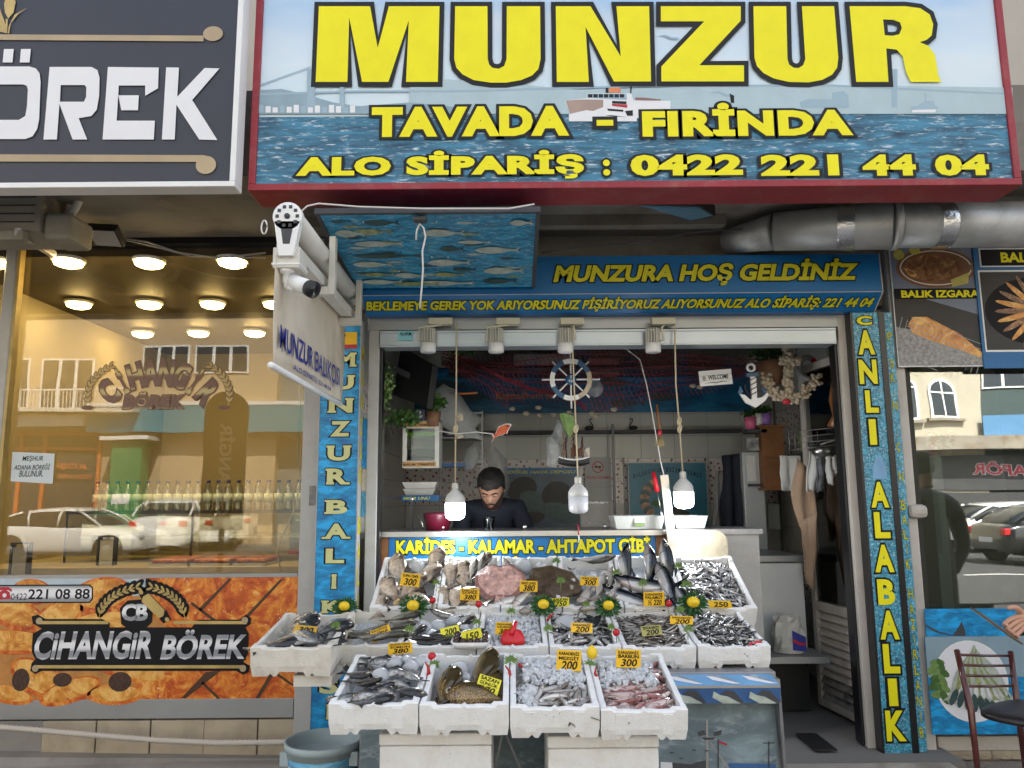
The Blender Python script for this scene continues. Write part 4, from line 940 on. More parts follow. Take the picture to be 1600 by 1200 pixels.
for i in range(n+1):
 for j in range(m_+1):
  t=i/n;s=j/m_;y=Ya+(Yb-Ya)*t;z=zr-(zr-zb1)*s
  x=XB-.002+.012*math.sin(s*3.1)*math.sin(t*7)+.01*math.sin(t*3)
  y+=(-.03*math.sin(s*math.pi)*(1-t))
  vv.append((x,y,z))
for i in range(n):
 for j in range(m_):a=i*(m_+1)+j;ff.append((a,a+m_+1,a+m_+2,a+1))
q.add(vv,ff,None,True);o=q.build('cloth',M['tan_cloth'],rbn);sm=o.modifiers.new('thick','SOLIDIFY');sm.thickness=.003
q=MB();q.tube([(XB,Ya-.04,zb1),(XB,Yb-.02,zb1)],.014,10);q.build('bottom_bar',M['white_paint'],rbn)
q=MB();q.beam((XB+.05,Ya+.01,zr-.13),(XB+.05,Yb,zr-.13),.06,.05);q.build('arm',M['offwhite'],rbn,bev=.004)
for yy in (Ya+.46,Yb-.16):
 q=MB();q.box(XB+.1,XB+.13,yy,yy+.045,zr-.2,zr+.09);q.box(XB-.01,XB+.1,yy,yy+.045,zr-.2,zr-.16);q.build('bracket',M['offwhite'],rbn,bev=.003)
q=MB();c=Vector((XB+.045,Ya-.02,zr))
q.lathe([(.062,-.02),(.062,.02)],c,20,None,(0,1,0));q.add([(c.x-.055,c.y-.02,c.z-.02),(c.x+.055,c.y-.02,c.z-.02),(c.x+.03,c.y-.02,c.z-.17),(c.x-.03,c.y-.02,c.z-.17),(c.x-.055,c.y+.02,c.z-.02),(c.x+.055,c.y+.02,c.z-.02),(c.x+.03,c.y+.02,c.z-.17),(c.x-.03,c.y+.02,c.z-.17)],[(0,1,2,3),(7,6,5,4),(0,4,5,1),(1,5,6,2),(2,6,7,3),(3,7,4,0)])
q.build('end_cap',M['white_paint'],rbn,bev=.002)
q=MB()
for k in range(10):
 a=k*math.pi*2/10;q.box(c.x+.042*math.cos(a)-.007,c.x+.042*math.cos(a)+.007,c.y-.022,c.y-.0205,c.z+.042*math.sin(a)-.007,c.z+.042*math.sin(a)+.007)
q.add([(c.x-.024,c.y-.021,c.z-.055),(c.x+.024,c.y-.021,c.z-.055),(c.x+.014,c.y-.021,c.z-.12),(c.x-.014,c.y-.021,c.z-.12)],[(0,1,2,3)]);q.lathe([(.012,-.026),(.012,-.02)],c,10,None,(0,1,0));q.build('cap_openings',M['dark'],rbn)
q=MB();fB=(Vector((XB-.012,0,0)),Vector((0,1,0)),Vector((0,0,1)),Vector((-1,0,0)))
fB2=(Vector((XB+.014,0,0)),Vector((0,1,0)),Vector((0,0,1)),Vector((1,0,0)))
sgn=fB2
ya_,yb_=PX(431,520,XB).y,PX(526,590,XB).y
z0_,z1_=PX(478,560,XB).z,PX(478,525,XB).z
zc_=PX(430,506,XB).z;ztop=PX(430,505,XB).z;zlow=PX(430,541,XB).z
W_=text_geo('MUNZUR BALIKÇISI',.012,3)
q.text('MUNZUR BALIKÇISI',sgn,ya_,yb_,zlow-.03,ztop+.0,M['blue_print'],None,0,.012,0,h=.004)
ya2,yb2_=PX(453,575,XB).y,PX(512,605,XB).y
zl2,zt2=PX(453,580,XB).z,PX(453,566,XB).z
q.text('ALO SİPARİŞ: 221 44 04',sgn,ya2,yb2_,zl2,zt2,M['blue_print'],None,0,.01,0,h=.004)
q.build('lettering',parent=rbn)
q=MB();c=P(413,355,Ya);ring=[(c.x+.012*math.cos(a),Ya,c.z+.03*math.sin(a)) for a in [k*math.pi/6 for k in range(13)]]
q.tube(ring,.004,6);q.build('hook',M['steel'],label='small steel snap hook hanging beside the end cap of the cream banner roller',cat='hook')
jb=thing('junction_box','pale square junction box under the banner arm carrying the security camera','junction box',P(463,405,Ya+.05))
x0,x1,z0,z1=rect(426,386,468,418,Ya-.02);jx=(x0+x1)/2;jy=Ya+.02
q=MB();q.box(x0,x1,Ya-.02,Ya+.1,z0,z1);q.build('box',M['offwhite'],jb,bev=.004)
q=MB();q.box(x0-.003,x1+.003,Ya-.024,Ya+.104,z0+.012,z0+.02);q.build('lid_rim',M['white_paint'],jb)
q=MB()
for d in (-.022,.022):q.lathe([(.018,-.002),(.018,.001)],(jx+d,Ya-.021,z1-.03),14,None,(0,1,0))
q.build('knockout',M['offwhite'],jb)
cc=thing('security_camera','white bullet security camera with black hood under the cream banner arm','camera',(jx+.03,jy,z0-.06))
q=MB();q.lathe([(.035,0),(.03,-.012),(.017,-.016),(.017,-.05),(.013,-.055),(.013,-.075)],(jx-.005,jy,z0),14);q.tube([(jx-.005,jy,z0-.07),(jx+.03,jy,z0-.085)],.011,8);q.build('mount',M['white_paint'],cc)
a0=P(455,437,Ya);a1=P(483,450,Ya-.02)
q=MB();q.tube([a0+Vector((0,.03,0)),a1],[.033,.033],14);q.build('body',M['white_paint'],cc)
d=(a1-a0-Vector((0,.03,0))).normalized();q=MB();q.tube([a1,a1+d*.03],[.035,.037],14);q.build('hood',M['black'],cc)
q=MB();q.tube([a1+d*.02,a1+d*.033],.022,12);q.build('lens',M['blackgloss'],cc)
ac=thing('air_conditioner','outdoor air conditioner unit hung under the slate sign at top left','air conditioner',(-2.9,4.0,2.7))
acm=mat('grubby_ac_paint',(.30,.28,.23),.6,var=.15,vs_=4,dirt=(.16,.13,.09),dscale=4,damt=.6)
x0,x1,z0,z1=rect(-60,250,66,362,3.85)
q=MB();q.box(x0,x1,3.85,4.15,z0,z1);q.build('casing',acm,ac,bev=.006)
q=MB()
for k in range(7):q.box(x0+.1,x1-.03,3.846,3.851,z0+.05+k*.045,z0+.056+k*.045)
q.build('slot',M['dark'],ac)
x2,x3,zz0,zz1=rect(70,334,112,372,3.87);q=MB();q.box(x2-.01,x3-.01,3.87,4.1,zz0,zz1+.01);q.build('valve_cover',acm,ac,bev=.02)
q=MB();q.box(x0,x1-.05,3.80,3.849,z0-.06,z0-.01);q.build('bottom_pan',acm,ac,bev=.004)
q=MB();q.beam(P(28,362,3.8),P(84,398,4.5),.03,.04);q.build('support_bar',M['steel_dull'],ac)
q=MB();q.tube([P(x,y,4.0) for x,y in ((104,345),(118,325),(130,300),(135,280))],.022,10);q.tube([P(x,y,4.05) for x,y in ((98,342),(108,328),(108,312),(104,290))],.017,8);q.build('pipe',M['offwhite'],ac)
def flood(label,pts,Y,face,thick=.05):
 t=thing('floodlight',label,'floodlight',P(sum(p[0] for p in pts)/4,sum(p[1] for p in pts)/4,Y))
 w3=[P(p[0],p[1],Y+p[2]) for p in pts];n_=(w3[1]-w3[0]).cross(w3[3]-w3[0]).normalized()
 if n_.dot(CAM-w3[0])<0:n_=-n_
 c_=sum(w3,Vector())/4
 q=MB();o2=[p-n_*thick for p in w3];q.add(w3+o2,[(0,1,2,3),(7,6,5,4),(0,4,5,1),(1,5,6,2),(2,6,7,3),(3,7,4,0)]);q.build('housing',M['black'],t,bev=.003)
 q=MB();q.add([c_+(p-c_)*.90+n_*.002 for p in w3],[(0,1,2,3)]);q.build('lens',face,t)
 q=MB();q.beam(c_-n_*thick*.9,c_-n_*(thick+.10)+Vector((0,0,.05)),.03,.01);q.build('bracket',M['dark'],t)
flood('small square floodlight with pale lens at the edge of the soffit over the bakery',[(133,358,-.10),(180,360,-.10),(193,387,.02),(150,384,.02)],4.35,mat('pale_lens',(.42,.40,.36),.3))
flood('larger floodlight with bluish lens tilted under the middle of the MUNZUR sign',[(990,319,-.1),(1095,322,-.1),(1118,337,.1),(1080,345,.1)],3.95,mat('bluish_lens',(.12,.24,.32),.15),.06)
q=MB();q.tube([P(x,y,4.4) for x,y in ((190,372),(230,378),(280,395),(340,403),(415,395))],.005,6);q.tube([P(x,y,4.42) for x,y in ((100,372),(135,370))],.006,6);q.tube([P(x,y,4.41) for x,y in ((190,374),(240,385),(300,401),(415,403))],.004,6);q.build('cable',M['cable'],label='grey cables sagging from the small floodlight across the top of the bakery window',cat='cable')
q=MB();q.tube([P(x,y,4.2) for x,y in ((845,395),(900,388),(1000,378),(1090,362),(1160,358))],.004,6);q.build('cable',M['dark'],label='dark cable running over the blue canopy sign towards the duct',cat='cable')
du=thing('ventilation_duct','galvanised round ventilation duct with foil tape above the right shop','duct',P(1400,350,4.1))
def duct(pts,r,name='duct_section',m='duct'):
 q=MB();q.tube(pts,r,28,cap=True);q.build(name,M[m],du)
A_=P(1135,378,4.42);B_=P(1210,362,4.2);C_=P(1395,352,3.95);D_=P(1680,350,3.95)
duct([A_,B_],[.07,.105]);duct([B_,C_],[.108,.128]);duct([C_,D_],.122)
q=MB();q.tube([C_+(B_-C_)*.02,C_+(D_-C_)*.02],.134,28);q.build('joint_band',M['duct'],du)
for f,a in ((.62,(B_,C_)),(.25,(C_,D_))):
 p_=a[0].lerp(a[1],f);d_=(a[1]-a[0]).normalized();q=MB()
 rr0=.122 if a[0] is B_ else .124
 q.tube([p_-d_*.04,p_-d_*.02,p_,p_+d_*.02,p_+d_*.045],[rr0+.002,rr0+.004,rr0+.003,rr0+.005,rr0+.002],28,cap=False);q.build('foil_tape',M['foil'],du)
sp0=None;Yt=4.50
for i,(hx,px_,side) in enumerate(((669,690,-1),(775,795,-1),(883,895,1),(1020,1037,1))):
 def mk(hx,px_,side):
  c=P(hx,528,Yt);pl=P(px_,503,Yt)
  t=thing('track_spotlight','x','spotlight',(c.x,Yt,c.z),'white track spotlights over the opening')
  q=MB();q.box(pl.x-.075,pl.x+.065,Yt-.03,Yt+.03,pl.z-.02,pl.z+.02);q.build('driver_box',mat('yellowed_plastic',(.55,.52,.40),.5) if 'yellowed_plastic' not in bpy.data.materials else bpy.data.materials['yellowed_plastic'],t,bev=.003)
  q=MB();q.tube([(pl.x-.02*0+side*-.0,Yt-.01,pl.z-.02),(c.x+side*.05,Yt-.03,pl.z-.04),(c.x+side*.058,Yt-.03,c.z-.02),(c.x+side*.03,Yt-.02,c.z-.02)],.0075,6);q.build('arm',bpy.data.materials['yellowed_plastic'],t)
  q=MB();q.lathe([(.04,-.09),(.046,-.085),(.046,-.035),(.040,-.034)],(c.x,Yt,c.z),20);q.build('head',M['white_paint'],t)
  q=MB()
  for k in range(16):
   a=math.pi*2*k/16;x,y=c.x+.036*math.cos(a),Yt+.036*math.sin(a)
   q.beam((x,y,c.z-.034),(x,y,c.z+.055),.012 if False else .0045,.016,None,(math.cos(a),math.sin(a),0))
  q.build('heat_sink',M['offwhite'],t);return t
 t=mk(hx,px_,side)
 t['label']='white track spotlight, %s from the left of four above the opening'%('first','second','third','fourth')[i]
for i,(cx_,ytop,ybot,y0,lit,cordx) in enumerate(((711,753,813,505,1,(713,713,712,710)),(904,745,803,505,0,(893,897,900,902)),(1069,735,795,500,1,(1054,1056,1062,1065)))):
 c=P(cx_,ybot,Yt);s_=(P(cx_,ytop,Yt).z-c.z)/.21
 t=thing('pendant_bulb',('lit white bulb hanging on a cream cord in front of the man','unlit milky bulb hanging on a cream cord in the middle','lit white bulb hanging on a cream cord in front of the framed poster')[i],'light bulb',c)
 q=MB();q.lathe([(0,0),(.034,.004),(.052,.016),(.056,.03),(.0575,.098)],c,24);q.build('cover',M['bulb'] if lit else M['bulb_off'],t)
 q=MB();q.lathe([(.0575,.0982),(.057,.125),(.046,.145),(.026,.165),(.018,.175)],c,24);q.build('base',M['bulb_base'],t)
 q=MB();q.lathe([(.018,.174),(.0195,.18),(.0195,.205),(.014,.214),(0,.215)],c,14);q.build('socket',M['offwhite'],t)
 yy=[y0,600,670,ytop];pts=[P(cordx[k],yy[k],Yt) for k in range(4)];pts[-1]=Vector((c.x,Yt,c.z+.21))
 q=MB();q.tube(pts,.0048,6);kn=pts[2]
 for dz in (0,.045) if i==2 else (0,):
  q.tube([kn+Vector((.004*math.cos(a)+.010*math.sin(a),.004*math.sin(a),dz+.022*math.cos(a))) for a in [k*math.pi/5 for k in range(11)]],.0055,6)
 q.build('cord',M['cord'],t)
 if lit:
  ld=bpy.data.lights.new('bulb_light','POINT');ld.energy=2.8;ld.shadow_soft_size=.06;ld.color=(.92,.96,1);lo=bpy.data.objects.new('bulb_light',ld);COL.objects.link(lo);lo.location=c+Vector((0,0,-.07))
q=MB();q.tube([P(x,y,4.75) for x,y in ((770,543),(800,545),(850,540))],.003,6);q.build('cable',M['whitecable'],label='thin white cable behind the spotlights at the top of the opening',cat='cable')
q=MB();q.tube([P(x,y,5.0) for x,y in ((945,540),(980,546),(1000,562),(1010,600),(1018,640),(1025,680),(1032,720),(1038,745))],.004,6);q.build('cable',M['whitecable'],label='white cable curving down past the straw broom',cat='cable')
# --- RIGHT SHOP FRONT
rs=thing('neighbour_shop_front','right hand shop front with tinted window and pale base','shopfront',(3.3,YF,0))
xg=P(1434,800,YF).x
q=MB();q.box(xg,4.4,YF+.02,YF+.028,P(1520,1150,YF).z,zS);q.build('window_pane',M['glass_r'],rs)
z1=P(1520,1150,YF).z;q=MB();q.box(xg,4.4,YF-.01,YF+.06,P(1520,1172,YF).z,z1);q.build('sill',M['cream_al'],rs,bev=.002)
zk=P(1520,1173,YF).z
for k in range(6):
 q=MB();a=xg+k*.3;q.box(a+.002,a+.298,YF-.005,YF+.05,-.02,zk);q.build('skirting_tile',M['skirt'],rs,bev=.002)
def poster(label,px0,py0,px1,py1,Y,base,fn,border=None,name='poster',cat='poster',th=.006):
 x0,x1,z0,z1=rect(px0,py0,px1,py1,Y)
 t=thing(name,label,cat,((x0+x1)/2,Y,z0));q=MB();q.box(x0,x1,Y,Y+th,z0,z1);q.build('sheet',border or base,t)
 q=MB();e=.008 if border else 0;q.poly([(x0+e,z0+e),(x1-e,z0+e),(x1-e,z1-e),(x0+e,z1-e)],FR(Y),.001,base)
 fn(q,lambda a,b:(x0+(x1-x0)*a,z1-(z1-z0)*b),x0,x1,z0,z1);q.build('print',parent=t);return t
Yq=4.52
def f1(q,U,x0,x1,z0,z1):
 f=FR(Yq);W,Hh=x1-x0,z1-z0
 q.poly([U(.01,.01),U(.99,.01),U(.99,.37),U(.01,.37)],f,.002,M['plate_blue'])
 c=U(.5,.2);q.ell(c[0],c[1],W*.44,Hh*.165,f,.003,M['wood'],28);q.ell(c[0],c[1],W*.40,Hh*.145,f,.0035,M['white_paint'],28);q.ell(c[0],c[1],W*.385,Hh*.137,f,.004,M['wood'],28)
 fish_print(q,f,U(.53,.19)[0],U(.5,.2)[1],W*.85,Hh*.22,M['grilled'],.005)
 for a,b_ in ((.1,.09),(.28,.05)):c=U(a,b_);q.ell(c[0],c[1],W*.062,Hh*.042,f,.006,M['yellow_dull'],14);q.ell(c[0],c[1],W*.052,Hh*.034,f,.0062,M['lemonp'],14)
 q.poly([U(.65,.30),U(.86,.24),U(.84,.33),U(.66,.36)],f,.006,M['lemonp'])
 q.poly([U(.01,.37),U(.99,.37),U(.99,.455),U(.01,.455)],f,.0055,M['ink']);a,b_=U(.09,.445),U(.95,.385);q.text('BALIK IZGARA',f,a[0],b_[0],a[1],b_[1],M['yellow'],None,0,.04,h=.007)
 q.poly([U(.01,.455),U(.99,.455),U(.99,.99),U(.01,.99)],f,.0022,M['panblack']);q.poly([U(.35,.455),U(.99,.455),U(.99,.60)],f,.003,M['plate_blue']);q.poly([U(.01,.80),U(.5,.85),U(.99,.92),U(.99,.99),U(.01,.99)],f,.003,M['ash']);q.poly([U(.01,.68),U(.3,.72),U(.99,.9),U(.9,.99),U(.01,.99)],f,.0034,M['ash'])
 q.poly([U(.14,.66),U(.2,.60),U(.35,.60),U(.7,.74),U(.93,.9),U(.88,.93),U(.7,.87),U(.4,.8),U(.18,.73)],f,.0042,M['roll'])
 for k in range(16):a=U(.08+k*.055,.60+k*.022);b_=U(.0+k*.055,.74+k*.02);q.poly([a,(a[0]+.003,a[1]),(b_[0]+.003,b_[1]-.02),(b_[0],b_[1]-.02)],f,.0052,M['steel_dull'])
 for k in range(9):a=U(.18-k*.03,.60+k*.036);b_=U(.98-k*.07,.84+k*.024);q.poly([a,b_,(b_[0],b_[1]-.003),(a[0],a[1]-.003)],f,.0056,M['steel_dull'])
poster('white bordered poster reading BALIK IZGARA with grilled fish',1396,381,1538,573,Yq,M['panblack'],f1,M['white_paint'])
def f2(q,U,x0,x1,z0,z1):
 f=FR(Yq-.01);W,Hh=x1-x0,z1-z0
 q.poly([U(.06,.06),U(.99,.06),U(.99,.21),U(.06,.21)],f,.002,M['white_paint']);q.poly([U(.075,.07),U(.99,.07),U(.99,.20),U(.075,.20)],f,.003,M['ink']);a,b_=U(.28,.175),U(.62,.095);q.text('BALIK',f,a[0],b_[0]+.05,a[1],b_[1],M['yellow'],None,0,.04,h=.004)
 q.poly([U(.03,.235),U(.99,.235),U(.99,.875),U(.03,.875)],f,.002,M['white_paint']);q.poly([U(.045,.25),U(.99,.25),U(.99,.86),U(.045,.86)],f,.003,M['panblack'])
 c=U(.62,.56)
 q.ell(c[0],c[1],W*.56,Hh*.27,f,.0034,M['ink'],30)
 for k in range(22):
  a=k*math.pi*2/22;q.ell(c[0]+W*.24*math.cos(a),c[1]+Hh*.15*math.sin(a),W*.22,Hh*.022,f,.004+.0001*k,M['grilled'] if k%2 else M['roll'],12,math.atan2(Hh*.15*math.sin(a),W*.24*math.cos(a)))
 a,b_=U(.42,.975),U(.9,.90);q.text('HAMSİ',f,a[0],b_[0],a[1],b_[1],M['yellow'],M['ink'],.05,.04,h=.004)
poster('blue framed poster with fish fanned in a black pan, cut by the right edge',1528,376,1680,575,Yq-.01,M['blue_sign'],f2)
def f3(q,U,x0,x1,z0,z1):
 f=FR(Yq);q.poly([U(.27,.98),U(.33,.80),U(.40,.45),U(.42,.75),U(.43,.98)],f,.003,M['dark']);q.poly([U(.0,.55),U(.12,.8),U(.3,.96),U(.3,.99),U(.1,.85),U(.0,.62)],f,.0025,M['dark'])
poster('sea poster with a dark shark fin low on the right window',1446,951,1588,994,Yq,M['sea_blue'],f3)
def f4(q,U,x0,x1,z0,z1):
 f=FR(Yq-.002);W,Hh=x1-x0,z1-z0
 q.poly([U(0,0),U(1,0),U(1,.42),U(0,.42)],f,.002,M['hill_print'])
 c=U(.29,.46);q.ell(c[0],c[1],W*.255,Hh*.42,f,.003,M['white_paint'],34);q.ell(c[0],c[1],W*.24,Hh*.40,f,.0032,M['white_ink'],34)
 c=U(.95,.5);q.ell(c[0],c[1],W*.24,Hh*.3,f,.003,M['white_paint'],34)
 for k in range(12):a=k*1.9;c=U(.07+.035*math.sin(a*1.3),.27+.032*k);q.ell(c[0],c[1],W*.052,Hh*.04,f,.004+.0001*k,M['green'] if k%2 else M['greenlt'],10,a)
 c0=U(.33,.10)
 for k in range(11):
  t=-1.0+k*.2;cc_=U(.335+.13*t,.36+.06*abs(t));an=math.atan2(c0[1]-cc_[1],(c0[0]-cc_[0]));fish_print(q,f,cc_[0],cc_[1],Hh*.55,.05,M['greenfish'] if k%2 else M['silverfish'],.006+.0003*k,1,an+math.pi)
 for k in range(7):t=-1+k*.33;cc_=U(.30+.14*t,.62+.02*k%3);q.ell(cc_[0],cc_[1],.018,.05,f,.009+.0002*k,M['darkfish'],10,t*.5)
poster('large poster of green fish on a white oval plate behind the chair',1451,994,1680,1147,Yq-.002,M['sea_blue'],f4)
rl=dup(l0,loc=PZ(1523,605,2.96),label='oval looking round ceiling light seen through the right shop window');rl['group']='ceiling lights of the right shop'
q=MB();q.box(2.5,4.5,7.0,7.1,0,3.1);structure(q,'wall_back',M['offwhite'])
q=MB();q.box(4.45,4.55,YF+.1,7.0,0,3.1);structure(q,'wall_right',M['offwhite'])
q=MB();q.box(2.5,4.5,YF+.1,7.1,2.98,3.04);structure(q,'ceiling',M['offwhite'])
q=MB();q.box(2.5,4.5,YF+.06,7.0,0,.05);structure(q,'shop_floor',M['floor_tile'])
p0=P(1432,712,5.0);p1=P(1500,945,5.0)
wb=thing('cooler_cabinet','white drinks cabinet standing inside the right window','cabinet',((p0.x+p1.x)/2,5.2,.05))
q=MB();q.box(p0.x-.05,p1.x-.03,5.0,5.5,.05,p0.z);q.build('casing',mat('white_enamel',(.78,.80,.74),.3),wb,bev=.01)
q=MB();q.text('Me',FR(5.0),p0.x+.01,p1.x-.12,p0.z-.13,p0.z-.02,M['white_ink'],None,0,.0,.25,h=.002)
q.box(p0.x,p1.x-.08,4.995,4.999,p0.z-.62,p0.z-.2,mat('pale_door_panel',(.62,.64,.60),.3));q.build('door',None,wb)
for i,(x,col,s) in enumerate(((1450,'pink',.05),(1478,'offwhite',.045))):
 c=P(x,710,5.1);c.z=p0.z;t=thing('flower_pot',('pink pot with a green plant on the white cabinet','pale round pot with a green plant on the white cabinet')[i],'plant',c)
 q=MB();q.lathe([(s*.7,0),(s,s*1.6),(s*1.05,s*1.7),(s*.9,s*1.7)],c,14);q.build('pot',M[col],t)
 q=MB()
 for k in range(26):
  a=random.uniform(0,6.3);r=random.uniform(.03,.11);b_=c+Vector((0,0,s*1.6));e=b_+Vector((r*math.cos(a),r*math.sin(a)*.5,random.uniform(.0,.09)));s2=Vector((-.01,0,.004));mid=b_.lerp(e,.5)+Vector((0,0,.03))
  q.add([b_,mid+s2,e,mid-s2],[(0,1,2,3)])
 q.build('foliage',M['green'],t)
# --- INSIDE THE FISH SHOP
Yk=4.72
ct=thing('counter','steel topped counter with blue KARİDES KALAMAR AHTAPOT panel','counter',(0,Yk,fz))
x0,x1,z0,z1=rect(592,829,1045,838,Yk);zct=z1
q=MB();q.box(x0+.005,x1,Yk-.03,Yk+.5,z0,z1);q.build('top',M['steel'],ct,bev=.003)
x0p,x1p,zp0,zp1=rect(607,838,1026,960,Yk);q=MB();q.box(x0p,x1p,Yk,Yk+.45,fz,z0-.002);q.build('front_panel',M['blue_sign'],ct)
q=MB();q.box(x0,x0p-.003,Yk-.002,Yk+.4,fz,z0-.002);q.box(x1p+.003,x1,Yk-.002,Yk+.4,fz,z0-.002);q.build('side_panel',M['wood'],ct)
q=MB();u=rect(619,836,1016,865,Yk);f=FR(Yk);q.text('KARİDES - KALAMAR - AHTAPOT GİBİ',f,u[0],u[1],u[2],u[3],M['yellow_dull'],M['ink'],.05,.045,h=.003)
u=rect(700,868,985,896,Yk);q.text('ÇEŞİT SİPARİŞ ALINIR',f,*u,M['yellow_dull'],M['ink'],.05,.045,h=.003)
q.build('lettering',parent=ct)
def simple(name,label,cat,mb,m=None,**k):return mb.build(name,m,label=label,cat=cat,**k)
x0,x1,z0,z1=rect(1046,829,1137,873,4.62)
q=MB();pts=[(x0,z0),(x1,z0),(x1,z1-.07)]+[(x1-.07+.07*math.cos(a),z1-.07+.07*math.sin(a)) for a in [k*math.pi/12 for k in range(1,7)]]+[(x0,z1)]
q.poly(pts,FR(4.62),0,None,(),.03);simple('cutting_board','worn beige cutting board with one rounded corner standing behind the anchovy crate','cutting board',q,M['cutboard'],bev=.002)
q=MB();q.beam(P(1052,872,4.6),P(1037,742,4.6),.05,.03);simple('steel_post','upright stainless steel post between the white tub and the right bulb','post',q,M['steel'],bev=.002)
def tub(label,px0,py0,px1,py1,Y,sticker):
 x0,x1,z0,z1=rect(px0,py0,px1,py1,Y);z0=max(z0,zct+.002);t=thing('plastic_tub',label,'tub',((x0+x1)/2,Y,z0));q=MB();e=.02
 lo=[(x0+e,Y+e),(x1-e,Y+e),(x1-e,Y+.28-e),(x0+e,Y+.28-e)];hi=[(x0,Y),(x1,Y),(x1,Y+.28),(x0,Y+.28)];hi2=[(x0+.012,Y+.012),(x1-.012,Y+.012),(x1-.012,Y+.268),(x0+.012,Y+.268)]
 vv=[(a,b,z0) for a,b in lo]+[(a,b,z1) for a,b in hi]+[(a,b,z1) for a,b in hi2]+[(a,b,z0+.012) for a,b in lo]
 ff=[(3,2,1,0),(12,13,14,15)]+[(i,(i+1)%4,4+(i+1)%4,4+i) for i in range(4)]+[(4+i,4+(i+1)%4,8+(i+1)%4,8+i) for i in range(4)]+[(8+i,8+(i+1)%4,12+(i+1)%4,12+i) for i in range(4)]
 q.add(vv,ff);q.build('tub',mat('milky_tub',(.52,.53,.50),.35) if 'milky_tub' not in bpy.data.materials else bpy.data.materials['milky_tub'],t,bev=.004)
 if sticker:
  q=MB();c=(x0+x1)/2;q.poly([(c-.03,z0+.02),(c+.03,z0+.02),(c+.03,z1-.015),(c-.03,z1-.015)],FR(Y-.001),.001,M['white_paint']);q.poly([(c-.03,z0+.02),(c+.03,z0+.02),(c+.03,z0+.04),(c-.03,z0+.04)],FR(Y-.001),.002,M['greenlt']);q.build('sticker',parent=t)
tub('milky plastic tub with a small sticker at the right end of the counter',959,806,1040,831,4.70,True)
q=MB();xx0,xx1,_,_=rect(1046,805,1110,833,4.75);q.box(xx0-.02,xx1+.3,4.7,5.15,zct-.03,zct);q.box(xx0+.0,xx1+.28,4.72,5.13,fz,zct-.03);simple('side_counter','small steel side counter behind the cutting board','counter',q,M['steel_dull'])
tub('milky plastic tub under the right lit bulb',1053,806,1107,826,4.74,False)
q=MB();a=P(1021,738,4.75);b_=P(1027,768,4.75);q.tube([a,b_],[.012,.016],8,M['red']);q.tube([b_,P(1033,800,4.75)],.003,6,M['steel']);q.tube([P(1033,800,4.75),P(1034,808,4.75)],.006,6,M['white_paint']);simple('sharpening_steel','sharpening steel with a red handle leaning beside the steel post','tool',q)
def glassy(px,py0,py1,Y,r,label,cat,m,name):
 c=P(px,py1,Y);h_=P(px,py0,Y).z-zct;c.z=zct;q=MB();q.lathe([(r*.8,.001),(r,h_*.8),(r*1.05,h_),(r*.9,h_),(r*.7,.01)],c,14);simple(name,label,cat,q,m)
glassy(764,808,828,4.85,.036,'clear drinking glass on the counter in front of the man','glass',M['case'],'drinking_glass')
glassy(684,801,830,4.9,.12*.75,'dark crimson plastic bucket on the counter at left','bucket',mat('crimson_plastic',(.09,.004,.016),.4),'bucket')
q=MB();c=P(643,828,4.9);q.tube([(c.x,4.9,zct),(c.x,4.9,zct+.18),(c.x+.005,4.87,zct+.2)],.009,8);q.tube([(c.x+.03,4.92,zct),(c.x+.05,4.9,zct+.09),(c.x+.075,4.88,zct+.02)],.005,6);simple('tap','thin steel tap standing at the left end of the counter','tap',q,M['steel'])
for px,lb in ((692,'steel ball knob on the counter beside the crimson bucket'),(820,'steel lid knob on the counter right of the man'),(946,'steel knob beside the white tub')):
 q=MB();c=P(px,822,4.85);q.ball((c.x,c.y,zct+.018),.016,None,10);q.tube([(c.x,c.y,zct),(c.x,c.y,zct+.01)],.007,6);simple('pot_lid_knob',lb,'knob',q,M['steel'])
q=MB();c=P(905,850,4.6);q.tube([P(903,820,4.6),P(904,828,4.6),P(904,836,4.6)],.004,6,M['redink']);q.tube([P(904,836,4.6),P(905,842,4.6),P(903,848,4.6),P(904,826,4.6)][:3],.0045,6,M['white_paint']);simple('hook_tag','small red and white hook hanging over the AHTAPOT lettering','hook',q)
tv=thing('television','black flat television tilted on its bracket at upper left','television',P(643,600,5.2))
q=MB();pts=[(626,543),(676,571),(667,637),(613,617)];w3=[P(pts[0][0],pts[0][1],5.35),P(pts[1][0],pts[1][1],5.05),P(pts[2][0],pts[2][1],5.05),P(pts[3][0],pts[3][1],5.35)]
n_=(w3[1]-w3[0]).cross(w3[3]-w3[0]).normalized();n_=n_ if n_.dot(CAM-w3[0])>0 else -n_;cc_=sum(w3,Vector())/4
q.add(w3+[p-n_*.05 for p in w3],[(0,1,2,3),(7,6,5,4),(0,4,5,1),(1,5,6,2),(2,6,7,3),(3,7,4,0)]);q.build('casing',M['black'],tv,bev=.004)
q=MB();q.add([cc_+(p-cc_)*.93+n_*.002 for p in w3],[(0,1,2,3)]);q.build('screen',M['blackgloss'],tv)
q=MB();q.beam(cc_-n_*.05,Vector((xl,cc_.y+.1,cc_.z+.15)),.04,.04);q.build('bracket',M['dark'],tv)
